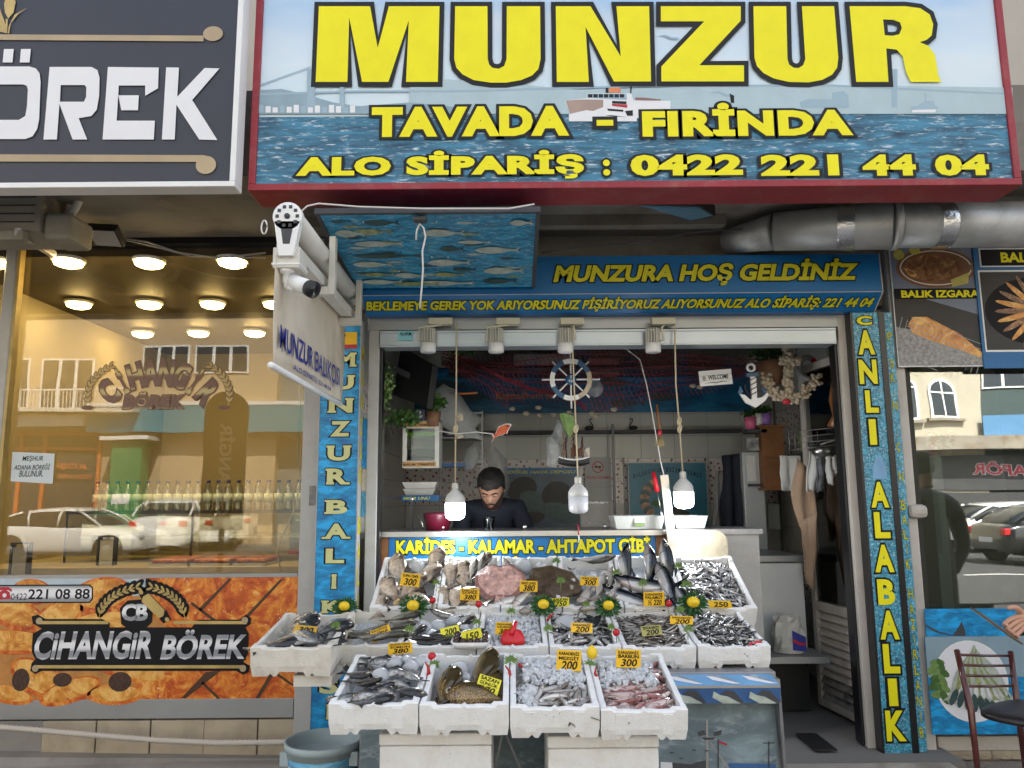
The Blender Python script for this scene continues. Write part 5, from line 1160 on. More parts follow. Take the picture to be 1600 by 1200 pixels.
def bush(name,label,c,R,n,ml,ls,squash=(1,1,1),droop=0,pot=None,seed=1):
 rnd=random.Random(seed);t=thing(name,label,'plant',c);q=MB()
 for k in range(n):
  v_=Vector((rnd.gauss(0,1),rnd.gauss(0,1),rnd.gauss(0,1))).normalized()*R*rnd.uniform(.3,1)
  p=c+Vector((v_.x*squash[0],v_.y*squash[1],v_.z*squash[2]-droop*rnd.random()));d=Vector((rnd.uniform(-1,1),rnd.uniform(-1,1),rnd.uniform(-1,.6))).normalized();s=d.orthogonal().normalized()*ls*.35
  q.add([p-d*ls*.5,p+s,p+d*ls*.5,p-s],[(0,1,2,3)])
 q.build('foliage',ml,t)
 if pot:
  q=MB();q.lathe([(pot[0]*.7,0),(pot[0],pot[1]),(pot[0]*.9,pot[1]),(pot[0]*.85,pot[1]-.01),(0,pot[1]-.01)],c+Vector((0,0,pot[2])),16);q.build('pot',pot[3],t)
 return t
bush('hanging_plant','small leaved trailing plant at the far left of the opening',P(602,600,5.0),.11,260,M['greenlt'],.028,(.7,.7,1.7),seed=2)
bush('hanging_plant','trailing plant below the television above the BALIK TEBSİSİ cabinet',P(630,648,5.15),.09,190,M['green'],.035,(1.5,.8,.7),.06,seed=3)
bush('potted_plant','upright green plant in a round brown pot right of the television',P(677,630,5.3),.08,60,M['green'],.08,(1,.8,.8),pot=(.055,.10,-.16,M['terra']),seed=4)
bush('hanging_plant','dense green hanging basket plant at the top right beside the shell anchor',P(1205,552,5.2),.12,300,M['green'],.035,(1.5,.9,.6),pot=(.10,.16,-.22,M['terra']),seed=5)
bush('hanging_plant','dark leafy garland at the top of the opening near the second cord',P(722,548,5.3),.08,110,M['green'],.035,(1.6,.8,.5),seed=8)
t=thing('spider_plant','pale drooping spider plant over the white aprons on the right wall','plant',P(1250,690,5.5));q=MB();rnd=random.Random(9);c=P(1255,672,5.5)
for k in range(46):
 a=rnd.uniform(-2.6,1.0);L_=rnd.uniform(.12,.30);r=rnd.uniform(.04,.12);pts=[c+Vector((r*math.cos(a)*s,r*math.sin(a)*s,.07*math.sin(s*1.7)-L_*s*s)) for s in (0,.3,.6,.8,1)]
 wd=Vector((.006,0,0));vv=[];
 for i,p in enumerate(pts):s=(1,1,.9,.6,.1)[i];vv+=[p-wd*s,p+wd*s]
 q.add(vv,[(2*i,2*i+1,2*i+3,2*i+2) for i in range(4)])
q.build('leaves',M['greenlt'],t)
Yw=4.95;cw=P(892,593,Yw);Rw=(P(925,593,Yw).x-P(859,593,Yw).x)/2
wl_=thing('ship_wheel','decorative blue and white ship wheel hanging in the middle of the opening','ship wheel',cw);blue=mat('blue_enamel',(.02,.09,.20),.4,var=.2,vs_=20)
for k in range(8):
 q=MB();a0=math.pi/4*k+math.pi/8;n=6;pts=[]
 for i in range(n+1):a=a0+math.pi/4*i/n;pts.append((Rw*math.cos(a),Rw*math.sin(a)))
 for i in range(n,-1,-1):a=a0+math.pi/4*i/n;pts.append((Rw*.78*math.cos(a),Rw*.78*math.sin(a)))
 q.poly(pts,(cw,Vector((1,0,0)),Vector((0,0,1)),Vector((0,-1,0))),.008,None,(),.018);q.build('rim_segment',blue if k in (0,2,4) else (M['shell'] if k in (6,7) else M['white_paint']),wl_)
q=MB()
for k in range(4):
 a=k*math.pi/4;d=Vector((math.cos(a),0,math.sin(a)));e=1.38 if k%2==0 else 1.22
 q.tube([cw-d*Rw*e+Vector((0,.0,0)),cw-d*Rw*(e-.2),cw+d*Rw*(e-.2),cw+d*Rw*e],[.007,.0055,.0055,.007],7)
q.build('spokes',M['white_paint'],wl_)
q=MB();q.lathe([(0,-.014),(Rw*.26,-.014),(Rw*.26,.01)],cw,20,None,(0,1,0));q.build('hub',blue,wl_)
q=MB();anchor_print(q,(cw,Vector((1,0,0)),Vector((0,0,1)),Vector((0,-1,0))),0,0,Rw*.2,M['white_paint'],.0155);q.build('anchor_motif',parent=wl_)
q=MB();q.tube([P(905,625,4.9),P(908,600,4.9)],.001,4)
q=MB();c=P(929,607,5.3);q.lathe([(.0,-.006),(.058,-.006),(.062,0),(.058,.006)],c,20,None,(0,1,0));simple('wall_plate','small round plate with a blue picture hanging right of the ship wheel','plate',q,mat('pale_plate',(.22,.25,.30),.3,var=.5,vs_=20))
Yv=5.0;wa=thing('anchor_ornament','white and blue wooden anchor ornament beside the WELCOME board','ornament',P(1172,605,Yv))
q=MB();X6=lambda x,y:(1060+x/5.714,500+y/5.714)
an_=[X6(*p) for p in ((640,480),(688,480),(700,700),(745,690),(790,650),(800,675),(770,725),(690,782),(600,740),(545,660),(590,670),(640,715),(655,700))]
q.pxpoly(an_,Yv,.01,None,(),.02);q.build('shank',M['white_paint'],wa)
q=MB();q.pxpoly([X6(*p) for p in ((605,478),(712,472),(712,506),(605,510))],Yv,.014,blue,(),.028);q.pxpoly([X6(*p) for p in ((545,590),(575,640),(545,668),(528,650))],Yv,.012,blue,(),.02);q.pxpoly([X6(*p) for p in ((745,610),(790,640),(760,660))],Yv,.012,blue,(),.02);q.build('stock',None,wa)
q=MB();c=P(*X6(648,425),Yv);q.tube([c+Vector((.024*math.cos(a),0,.024*math.sin(a))) for a in [k*math.pi/8 for k in range(17)]],.009,7);q.build('ring',M['white_paint'],wa)
q=MB()
for k in range(4):a=P(*X6(640,540+k*45),Yv-.013);b_=P(*X6(700,505+k*45),Yv-.013);q.tube([a,b_],.003,5)
q.tube([P(*X6(625,510),Yv-.01),P(*X6(590,600),Yv-.01),P(*X6(640,690),Yv-.01)],.003,5);q.build('rope',M['darkwood'],wa)
t=thing('anchor_ornament','large anchor ornament covered with sea shells at upper right','ornament',P(1225,600,5.1));q=MB();rnd=random.Random(4)
path=[(965,290),(975,400),(970,500),(975,600),(985,690)];arc=[(775,500),(800,590),(860,660),(930,700),(1010,710),(1090,670),(1150,620),(1200,560),(1235,530)];bar=[(900,365),(960,370),(1020,372),(1050,375)]
segs=[(path,.036),(arc,.034),(bar,.026)]
core=MB()
for pts,r in segs:core.tube([P(*X6(*p),5.1) for p in pts],r*.75,8)
core.build('core',M['shell'],t)
for pts,r in segs:
 for i in range(len(pts)-1):
  a,b_=P(*X6(*pts[i]),5.1),P(*X6(*pts[i+1]),5.1);n=14
  for k in range(n):
   p=a.lerp(b_,rnd.random());th=rnd.uniform(math.pi,2*math.pi);o=Vector((math.cos(th)*r*.8,math.sin(th)*r*.6-.012,rnd.uniform(-r,r)*.9));q.ball(p+o,rnd.uniform(.012,.02),None,6,(1,.5,.8),4)
for k in range(18):a=rnd.uniform(0,6.3);c=P(*X6(985,280),5.1);q.ball(c+Vector((.035*math.cos(a),0,.03*math.sin(a))),.014,None,6,(1,.6,1),4)
q.build('shells',M['shell'],t,kind='stuff')
q=MB();q.ball(P(*X6(965,730),5.06),.022,None,7,(1.4,.7,.9));q.build('red_shell',M['redink'],t)
t=thing('lifebuoy','red and grey lifebuoy ornament behind the shell anchor','lifebuoy',P(1265,575,5.3));c=P(1262,575,5.3)
for k,(m_,a0,a1) in enumerate((('red',-75,60),('greyb',60,285))):
 q=MB();q.tube([c+Vector((.062*math.cos(rad(a)),0,.075*math.sin(rad(a)))) for a in [a0+(a1-a0)*i/14 for i in range(15)]],.02,8);q.build('ring',M['red'] if m_=='red' else M['cable'],t)
t=thing('welcome_board','small white plank board reading WELCOME hanging at upper right','sign',P(1118,590,Yv));fw_=(P(1118,590,Yv),Vector((1,0,.075)).normalized(),Vector((-.075,0,1)).normalized(),Vector((0,-1,0)))
hw=(P(1144,590,Yv).x-P(1093,590,Yv).x)/2
for k in range(3):
 q=MB();zz=-.05+k*.034;q.poly([(-hw,zz),(hw,zz),(hw,zz+.032),(-hw,zz+.032)],fw_,.004,None,(),.01);q.build('plank',M['white_paint'],t)
q=MB();q.text('WELCOME',fw_,-hw*.45,hw*.8,-.012,.018,M['ink'],None,0,.02,.2,h=.006);q.poly([(-hw*.8,-.035),(-hw*.2,-.028),(0,-.034),(hw*.3,-.026),(hw*.9,-.032),(hw*.3,-.031),(0,-.038),(-hw*.2,-.033)],fw_,.006,M['ink']);q.ell(-hw*.72,0,.012,.018,fw_,.006,M['cable'],10);q.build('lettering',parent=t)
t=thing('fishing_net','red and violet fishing net draped across the back of the shop','net',P(900,600,5.8))
def netpt(u,v):
 x=690+u*540;top=548+10*math.sin(u*9);dip=640-60*abs(u-.45)**1.3*1.6-(26 if u>.6 else 0)*(u-.6)*2
 if u<.2:dip=575+u/.2*62
 y=top+(dip-top)*v+6*math.sin(u*21+v*4)*(v)
 return P(x,y,5.75+.06*math.sin(u*15+v*5))
q=MB();q2=MB();nu,nv=70,12
for i in range(nu):
 for s in (1,-1):
  for j in range(nv):
   a=netpt((i+(j%2)*.5)/nu,j/nv);b_=netpt(min(1,max(0,(i+(j%2)*.5+s*.5)/nu)),(j+1)/nv);w_=Vector((.0018,0,.0012))
   (q if (i*7%70)<46 else q2).add([a-w_,a+w_,b_+w_,b_-w_],[(0,1,2,3)])
for k in range(4):
 a0_=[netpt(.02+.4*s/10+.0*k,(s/10)**.8*.95-.0+.02*k) for s in range(11)];q.tube(a0_,.0035,4)
for k in range(6):q.tube([netpt(s/16,.12+.13*k+.05*math.sin(s*.9+k)) for s in range(17)],.0035,4)
q.build('mesh',M['net'],t,kind='stuff');q2.build('violet_mesh',M['net2'],t,kind='stuff')
rnd=random.Random(12)
for k,(x,y) in enumerate(((800,639),(822,646),(841,637),(843,649),(864,648),(889,644),(924,646),(931,650),(959,640),(1093,605),(1082,603))):
 q=MB();c=P(x,y,5.7);n=9
 q.ball(c,.021*rnd.uniform(.7,1.2),None,9,(1.2,.55,.75),5)
 for j in range(5):a=j*.6-1.2;q.tube([c+Vector((-.01,-.012,-.008)),c+Vector((.02*math.cos(a)+.004,-.016,.016*math.sin(a)))],.0025,4)
 q.build('sea_shell',M['shell'],label='pale scalloped sea shell hanging on the lower edge of the red net',cat='shell',group='shells along the net')
x0,x1,z0,z1=rect(648,573,1172,645,yb-.03);t=thing('sea_banner','dark blue sea banner on the back wall behind the net','banner',((x0+x1)/2,yb-.03,z0));q=MB();q.box(x0,x1,yb-.03,yb-.02,z0,z1);q.build('sheet',sea_mat('dark_sea_print',(.0,.03,.09),(.004,.10,.20),(.10,.25,.30),(1,1,3),3,.66),t)
q=MB();u=rect(775,612,872,627,yb-.03);q.text('Kayınadhem ser',FR(yb-.03),*u,mat('dull_orange_print',(.45,.2,.05),.5),None,0,.02,h=.003)
for (x,y,L_) in ((735,620,.35),(700,600,.3),(965,598,.3),(1040,620,.3),(980,630,.3)):c=P(x,y,yb-.03);fish_print(q,FR(yb-.03),c.x,c.z,L_,.08,M['darkfish'],.002)
q.build('print',parent=t)
for k,(a,c_,y0,y1,mm,lb) in enumerate(((802,890,553,572,'boxw','pale patterned carton on the high shelf behind the ship wheel'),(920,968,560,585,'boxp','faded reddish carton on the high shelf right of the ship wheel'),(784,801,553,576,'boxd','dark carton on the high shelf left of the pale one'))):
 col={'boxw':(.26,.24,.23),'boxp':(.26,.12,.12),'boxd':(.07,.03,.035)}[mm];x0,x1,z0,z1=rect(a,y0,c_,y1,6.55);q=MB();q.box(x0,x1,6.55,6.8,z0,z1);simple('carton',lb,'carton',q,mat(mm,col,.7,var=.3,vs_=12),bev=.003)
x0,x1,z0,z1=rect(700,573,1170,576,6.5);q=MB();q.box(x0,x1,6.5,6.85,z0-.02,z1-.004);simple('high_shelf','long high shelf under the cartons at the back','shelf',q,M['dark'])
x0,x1,z0,z1=rect(650,672,1160,677,yb-.14);zsw=z1;q=MB();q.box(x0,x1,yb-.14,yb-.01,z0,z1);simple('dado_rail','dark narrow ledge across the back wall carrying two black swans','shelf',q,M['dark'])
for i,x in enumerate((921,990)):
 c=P(x,670,yb-.08);c.z=zsw;s=1 if i==0 else -1;q=MB();q.ball(c+Vector((0,0,.022)),.03,None,10,(1.25,.6,.7));q.tube([c+Vector((.028*s,0,.02)),c+Vector((.03*s,0,.05)),c+Vector((.008*s,0,.08)),c+Vector((.005*s,0,.1)),c+Vector((.02*s,0,.105)),c+Vector((.03*s,0,.095))],[.008,.006,.005,.005,.006,.003],6)
 simple('swan_figurine',('black swan figurine on the left of the back ledge','black swan figurine on the right of the back ledge, facing left')[i],'figurine',q,M['black'])
q=MB();q.tube([P(957,662,yb-.2),P(958,700,yb-.2),P(961,810,yb-.2)],.012,8);q.tube([P(974,715,yb-.2),P(977,810,yb-.2)],.008,8);simple('wall_pipe','thin grey pipes running down the back wall beside the no smoking notice','pipe',q,M['cable'])
def fp(q,U,x0,x1,z0,z1):
 f=FR(6.83);q.poly([U(0,0),U(1,0),U(1,.11),U(0,.11)],f,.003,M['blue_sign']);a,b_=U(.03,.095),U(.95,.025);q.text('SOĞUK HAVA DEPOSU',f,a[0],b_[0],a[1],b_[1],M['yellow_dull'],None,0,.03,.15,h=.004)
 for k,(cx_,cy_,rx,ry,an) in enumerate(((.25,.35,.20,.25,.4),(.45,.6,.26,.22,-.5),(.7,.45,.2,.28,.3),(.75,.75,.26,.2,-.3),(.3,.85,.25,.14,.2))):c=U(cx_,cy_);q.ell(c[0],c[1],rx*(x1-x0),ry*(z1-z0)*.8,f,.002+.0003*k,M['darkfish'] if k%2 else M['panblack'],18,an)
poster('cold store poster reading SOĞUK HAVA DEPOSU over dark fish',786,731,906,826,6.83,mat('printed_deep_blue',(.06,.09,.13),.4,var=.4,vs_=9),fp)
def fn(q,U,x0,x1,z0,z1):
 f=FR(6.84);c=U(.5,.22);r=(x1-x0)*.22
 rim=[(c[0]+r*math.cos(a),c[1]+r*math.sin(a)) for a in [k*math.pi/12 for k in range(24)]];hole=[(c[0]+r*.84*math.cos(a),c[1]+r*.84*math.sin(a)) for a in [k*math.pi/12 for k in range(24)]]
 q.poly(rim,f,.003,M['redink'],[hole]);q.poly([(c[0]-r*.7,c[1]+r*.6),(c[0]-r*.6,c[1]+r*.7),(c[0]+r*.7,c[1]-r*.6),(c[0]+r*.6,c[1]-r*.7)],f,.0034,M['redink']);q.poly([(c[0]-r*.6,c[1]-.005),(c[0]+r*.6,c[1]-.005),(c[0]+r*.6,c[1]+.008),(c[0]-r*.6,c[1]+.008)],f,.0025,M['ink'])
 a,b_=U(.05,.50),U(.97,.41);q.text('SİGARA İÇİLMEZ',f,a[0],b_[0],a[1],b_[1],M['redink'],None,0,.02,h=.003)
 for k in range(3):q.poly([U(.1,.58+k*.05),U(.92,.58+k*.05),U(.92,.595+k*.05),U(.1,.595+k*.05)],f,.002,M['cable'])
poster('white no smoking notice reading SİGARA İÇİLMEZ on the back wall',914,715,955,783,6.84,mat('aged_white_card',(.42,.42,.40),.6),fn,name='notice',cat='notice')
def fr_(q,U,x0,x1,z0,z1):
 f=FR(6.80);
 for i,ch in enumerate('BALUKÇULUK BİZİM İŞİMİZ'):
  if ch==' ':continue
  t_=i/22;c=U(.08+.84*t_,.20-.09*math.sin(t_*math.pi)+.0);q.text(ch,f,c[0]-.008,c[0]+.008,c[1]-.02,c[1]+.02,M['ink'],None,0,.02,h=.002)
 for k in range(9):a=2.0+k*.25;c=U(.40+.2*math.cos(a),.55-.25*math.sin(a));q.ell(c[0],c[1],.045,.03,f,.003+.0003*k,M['darkfish'] if k%2 else M['grilled'],12,a)
 c=U(.35,.6);q.ell(c[0],c[1],.05,.03,f,.006,M['green'],12)
 q.poly([U(.42,.6),U(.75,.72),U(.85,.98),U(.6,.98),U(.45,.8)],f,.0045,M['panblack'])
poster('white framed blue shrimp poster reading BALUKÇULUK BİZİM İŞİMİZ',982,722,1106,830,6.80,mat('printed_teal',(.03,.17,.25),.4,var=.25),fr_,M['white_al'])
def bag(label,poly,Y,seed,m_='bag'):
 rnd=random.Random(seed);pts=[P(x,y,Y) for x,y in poly];c=sum(pts,Vector())/len(pts);q=MB();n=len(pts);rings=5;vv=[];ff=[]
 for s in (-1,1):
  for k in range(rings):
   f_=1-k/rings
   for p in pts:d=p-c;vv.append(c+d*f_+Vector((rnd.uniform(-.012,.012),s*.07*math.sqrt(max(0,1-f_**2))+rnd.uniform(-.012,.012),rnd.uniform(-.012,.012))))
 for s in range(2):
  b0=s*rings*n
  for k in range(rings-1):
   for i in range(n):ff.append((b0+k*n+i,b0+k*n+(i+1)%n,b0+(k+1)*n+(i+1)%n,b0+(k+1)*n+i))
  ff.append(tuple(b0+(rings-1)*n+i for i in range(n)))
 q.add(vv,ff,None,True);return simple('plastic_bag',label,'bag',q,M[m_])
bag('large clear plastic bag hanging behind the first cord',[(695,600),(712,610),(735,640),(752,655),(742,670),(755,690),(720,680),(690,665),(668,640),(672,615)],5.5,1)
bag('crumpled clear plastic bag hanging left of the model ship',[(862,678),(876,690),(878,712),(868,730),(855,728),(851,700),(855,684)],4.98,2)
bag('thin clear bag hanging over the cold store poster near the man',[(772,695),(790,720),(795,760),(778,800),(768,760),(762,720)],5.9,3)
bag('small dark clear bag hanging on the rack above the blue tray',[(745,690),(752,712),(742,735),(724,735),(727,705)],5.8,5)
bag('clear bag bunched at the top of the second plant leaf',[(870,655),(882,662),(886,690),(874,700),(862,680)],5.02,6)
q=MB();c=P(718,652,4.47);q.ball(c,.024,None,10,(1,.7,1.1));q.ball(c+Vector((.01,-.01,-.012)),.014,None,8);simple('sea_shell','white cockle shell tied to the first bulb cord','shell',q,M['shell'])
q=MB();c=P(718,682,4.47);q.ball(c,.018,None,10,(1.3,.7,.8));simple('sea_shell','small tan shell tied below the knot of the first cord','shell',q,M['shell'])
q=MB();q.tube([P(680,672,4.5),P(712,678,4.47),P(745,675,4.5),P(768,678,4.52)],.0035,5);simple('twine','white twine tied across the first bulb cord','string',q,M['whitecable'])
t=thing('goldfish_ornament','red orange cut out fish ornament hanging left of the middle cord','ornament',P(782,675,4.6));q=MB();c=P(783,675,4.6);fg_=(c,Vector((1,0,0)),Vector((0,0,1)),Vector((0,-1,0)))
def goldp(s):return [(x*s,y*s) for x,y in ((-.055,-.06),(-.038,-.028),(-.055,-.006),(-.032,-.012),(-.016,.028),(.012,.04),(.028,.046),(.052,.044),(.056,.036),(.040,.012),(.032,-.012),(.024,-.006),(.006,-.018),(-.01,-.018),(-.03,-.03))]
q.poly(goldp(1.12),fg_,.002,M['white_paint'],(),.002);q.poly(goldp(1),fg_,.003,mat('orange_fish_paint',(.62,.10,.02),.4,var=.5,vs_=40),(),.001);q.ell(.04,.034,.005,.005,fg_,.0035,M['ink'],8);q.build('cutout',None,t)
t=thing('model_ship','small model sailing ship with white striped hull hanging by chains','model ship',P(897,715,4.95));Ym=4.95;c=P(897,722,Ym)
q=MB();n=10;vv=[];ff=[]
for i in range(n+1):
 s=i/n;x=c.x-.10+.20*s;w_=.028*math.sin(math.pi*(.12+.8*s))**.6;sh=.02*(2*s-1)**2
 for (yy,zz) in ((-w_,.018+sh),(-w_*.8,-.012+sh*.5),(0,-.03+sh),(w_*.8,-.012+sh*.5),(w_,.018+sh)):vv.append((x,Ym+yy,c.z+zz))
for i in range(n):
 for j in range(4):a=i*5+j;ff.append((a,a+1,a+6,a+5))
 ff.append((i*5,i*5+5,i*5+9,i*5+4))
q.add(vv,ff,None);q.build('hull',M['black'],t)
q=MB();q.tube([(c.x-.10+.20*i/10,Ym-.028*math.sin(math.pi*(.12+.08*i))**.6-.002,c.z+.014+.02*(i/5-1)**2) for i in range(11)],.005,5);q.build('stripe',M['white_paint'],t)
q=MB();q.tube([(c.x-.11,Ym,c.z+.035),(c.x-.16,Ym,c.z+.06)],.003,5)
for dx in (-.05,.0,.055):q.tube([(c.x+dx,Ym,c.z),(c.x+dx,Ym,c.z+.16)],.004,5)
for k in range(9):a=c.x-.09+k*.022;q.tube([(a,Ym-.02,c.z+.02),(c.x-.05+.05*(k//3),Ym,c.z+.14)],.0015,4)
q.build('masts',M['darkwood'],t)
q=MB()
for dx,hh_,mm in ((.065,.075,'tan_cloth'),(-.02,.09,'darkwood'),(.02,.08,'darkwood')):q.add([(c.x+dx-.0,Ym+.006,c.z+.03),(c.x+dx+.035,Ym-.006,c.z+.04),(c.x+dx+.035,Ym-.006,c.z+hh_+.02),(c.x+dx-.0,Ym+.008,c.z+hh_)],[(0,1,2,3)],M[mm])
q.build('sail',None,t)
for dx in (-.065,.0):
 q=MB()
 for k in range(6):cc_=(c.x+dx*.9-.01,Ym-.03,c.z+.04+k*.028);q.tube([(cc_[0]+.006*math.cos(a)*(k%2)+.002*math.cos(a),cc_[1]+.006*math.cos(a)*(1-k%2),cc_[2]+.016*math.sin(a)) for a in [j*math.pi/4 for j in range(9)]],.002,4)
 q.build('chain',M['wood'],t)
t=thing('green_leaf','large folded green leaf hanging above the model ship','leaf',P(890,665,4.93));q=MB();Y_=4.93
lf=[P(*p,Y_) for p in ((874,648),(882,640),(896,650),(900,672),(890,686),(881,668))];mid=[P(880,645,Y_-.02),P(889,684,Y_-.015)]
q.add([mid[0],lf[2],lf[3],mid[1],lf[5],lf[0]],[(0,1,2,3),(0,3,4,5)],M['greenlt']);o=q.build('blade',None,t);o.modifiers.new('t','SOLIDIFY').thickness=.002
t=thing('hand_broom','short straw hand broom hanging behind the white curved cable','broom',P(1030,665,5.0));q=MB();a=P(1026,632,5.0);b_=P(1031,672,5.0);q.tube([a,b_],.009,8);q.build('handle',M['wood'],t)
q=MB();q.tube([b_,P(1031,680,5.0)],.014,8);q.build('binding',M['redink'],t);q=MB();rnd=random.Random(3);b2=P(1031,678,5.0)
for k in range(60):a=rnd.uniform(0,6.3);r=rnd.uniform(0,.036);e=b2+Vector((r*math.cos(a),r*math.sin(a)*.6,-.085+r*.2));q.tube([b2+Vector((r*.25*math.cos(a),0,0)),e],.0016,3)
q.build('bristles',mat('straw',(.45,.34,.16),.8,var=.3,vs_=30),t,kind='stuff')
Yb_=5.3;x0,x1,z0,z1=rect(629,658,686,731,Yb_);t=thing('wall_cabinet','small white wall cabinet with glass door and two BALIK TEBSİSİ strips','cabinet',((x0+x1)/2,Yb_,z0))
q=MB();w_=x1-x0;e=.03
q.box(x0,x0+e,Yb_,Yb_+.25,z0,z1);q.box(x1-e,x1,Yb_,Yb_+.25,z0,z1);q.box(x0+e,x1-e,Yb_,Yb_+.25,z1-.05,z1);q.box(x0+e,x1-e,Yb_,Yb_+.25,z0,z0+.05);q.box(x0+e,x1-e,Yb_+.22,Yb_+.25,z0+.05,z1-.05);q.build('carcass',M['offwhite'],t,bev=.002)
q=MB();q.box(x0+e,x1-e,Yb_+.005,Yb_+.01,z0+.05,z1-.05);q.build('glass_door',M['case'],t)
q=MB();q.box(x0+e,x1-e,Yb_+.02,Yb_+.2,z1-.10,z1-.075);q.build('green_tray',mat('lime_plastic',(.20,.50,.02),.4),t)
q=MB();q.box(x0+e,x1-e,Yb_+.02,Yb_+.2,z0+.08,z0+.13);q.build('stacked_trays',M['dark'],t)
for zz in (z1-.042,z0+.008):
 q=MB();q.box(x0+.003,x1-.02,Yb_-.003,Yb_-.001,zz,zz+.034,mat('orange_strip',(.50,.28,.10),.5) if 'orange_strip' not in bpy.data.materials else bpy.data.materials['orange_strip']);q.text('BALIK TEBSİSİ',FR(Yb_-.003),x0+.008,x1-.03,zz+.008,zz+.026,M['ink'],None,0,.03,h=.001);q.build('label_strip',None,t)
q=MB();x0s,x1s,z0s,z1s=rect(628,774,686,783,5.25);q.box(x0s-.1,x1s+.15,5.27,5.55,z0s+.01,z1s-.005);t=thing('wall_shelf','shelf with a blue MISIR UNU label strip at left','shelf',((x0s+x1s)/2,5.3,z0s));q.build('board',M['dark'],t)
q=MB();q.box(x0s,x1s,5.25,5.265,z0s,z1s,M['blue_sign']);q.text('MISIR UNU',FR(5.25),x0s+.01,x1s-.06,z0s+.01,z1s-.01,M['yellow'],None,0,.02,.2,h=.001);q.build('label_strip',None,t)
for i,(y0,y1,a,c_) in enumerate(((765,774,630,680),(752,765,629,683))):
 x0,x1,z0,z1=rect(a,y0,c_,y1,5.3);q=MB();z0=z1s+.001+i*.045;z1=z0+.042;q.add([(x0+.02,5.3,z0),(x1-.02,5.3,z0),(x1-.02,5.5,z0),(x0+.02,5.5,z0),(x0,5.28,z1),(x1,5.28,z1),(x1,5.52,z1),(x0,5.52,z1)],[(3,2,1,0),(0,1,5,4),(1,2,6,5),(2,3,7,6),(3,0,4,7)]);o=simple('foam_tray',('lower','upper')[i]+' pale foam tray stacked on the MISIR UNU shelf','tray',q,M['offwhite']);o.modifiers.new('t','SOLIDIFY').thickness=.004
def wallpic(label,py0,py1,pxm,X,Ya_,Yb2,m_,fwd=1):
 zt__,zb__=PX(pxm,py0,X).z,PX(pxm,py1,X).z;q=MB();q.box(X,X+.008*fwd,Ya_,Yb2,zb__,zt__);return simple('picture',label,'picture',q,m_)
wallpic('narrow blue sea picture high on the left wall',672,738,601,xl+.01,4.80,5.02,M['sea_blue']);wallpic('brown boat picture on the left wall under the blue one',740,768,601,xl+.01,4.80,5.02,M['shell']);wallpic('small teal picture lowest on the left wall',770,803,600,xl+.01,4.80,5.0,M['sea_pool'])
q=MB();c=P(614,668,5.0);q.poly([(c.x-.018,c.z),(c.x,c.z-.05),(c.x+.02,c.z),(c.x,c.z+.05)],FR(5.0),0,None,[[(c.x-.01,c.z),(c.x,c.z-.035),(c.x+.011,c.z),(c.x,c.z+.035)]],.012);simple('wall_ornament','black leaf shaped ornament on the left wall','ornament',q,M['black'])
q=MB();x0,x1,z0,z1=rect(649,640,664,656,5.28);q.box(x0,x1,5.28,5.32,z0,z1);q.build('anchor_plaque',M['slate'],label='small dark plaque with a white anchor on top of the wall cabinet',cat='ornament')
q=MB();anchor_print(q,FR(5.279),(x0+x1)/2,(z0+z1)/2,.028,M['white_paint'],.001);q.build('anchor_motif',parent=bpy.data.objects['anchor_plaque'])
q=MB();c=P(637,650,5.3);q.lathe([(.03,-.035),(.042,-.01),(.04,.015),(.02,.035),(.016,.035),(.03,.0)],c,14);simple('ceramic_jug','small green jug on top of the wall cabinet','jug',q,M['greenlt'])
q=MB();x0,x1,z0,z1=rect(690,724,736,730,5.9);q.box(x0,x1,5.85,6.0,z0,z1);simple('blue_tray','blue tray on the rack behind the first bulb cord','tray',q,M['midblue'],bev=.003)
x0,x1,z0,z1=rect(688,676,735,724,6.2);t=thing('dish_rack','dark metal shelf rack with pots at back left','rack',((x0+x1)/2,6.2,z0));q=MB()
for k in range(3):q.box(x0,x1+.1,6.2,6.5,z0+k*.2,z0+k*.2+.012)
for a in (x0,x1+.09):q.box(a,a+.012,6.19,6.2,z0-.3,z0+.42)
q.build('frame',M['steel_dull'],t)
for k in range(3):q=MB();q.lathe([(.05,0),(.055,.08),(.05,.08),(.045,.01)],(x0+.07+k*.09,6.3,z0+.213),12);q.build('pot',M['steel_dull'],t)
q=MB();q.tube([P(697,616,5.55),P(745,614,5.5)],.009,6);simple('orange_stick','orange handled tool hung beside the clear bag','tool',q,mat('orange_paint',(.5,.16,.05),.5))
q=MB();x0,x1,z0,z1=rect(1163,706,1196,850,6.0);t=thing('fridge','tall white fridge with papers at the back right','fridge',((x0+x1)/2,6.1,fz));q.box(x0,x1,6.0,6.5,fz,z1);q.build('body',mat('pale_enamel',(.40,.42,.42),.3),t,bev=.008)
q=MB();x2,x3,zz0,zz1=rect(1167,712,1181,752,5.99);q.box(x2,x3,5.992,5.998,zz0,zz1);q.build('paper_list',M['white_cloth'],t);q=MB();x2,x3,zz0,zz1=rect(1170,756,1191,760,5.97);q.box(x2,x3,5.96,5.999,zz0,zz1);q.build('handle',M['dark'],t)
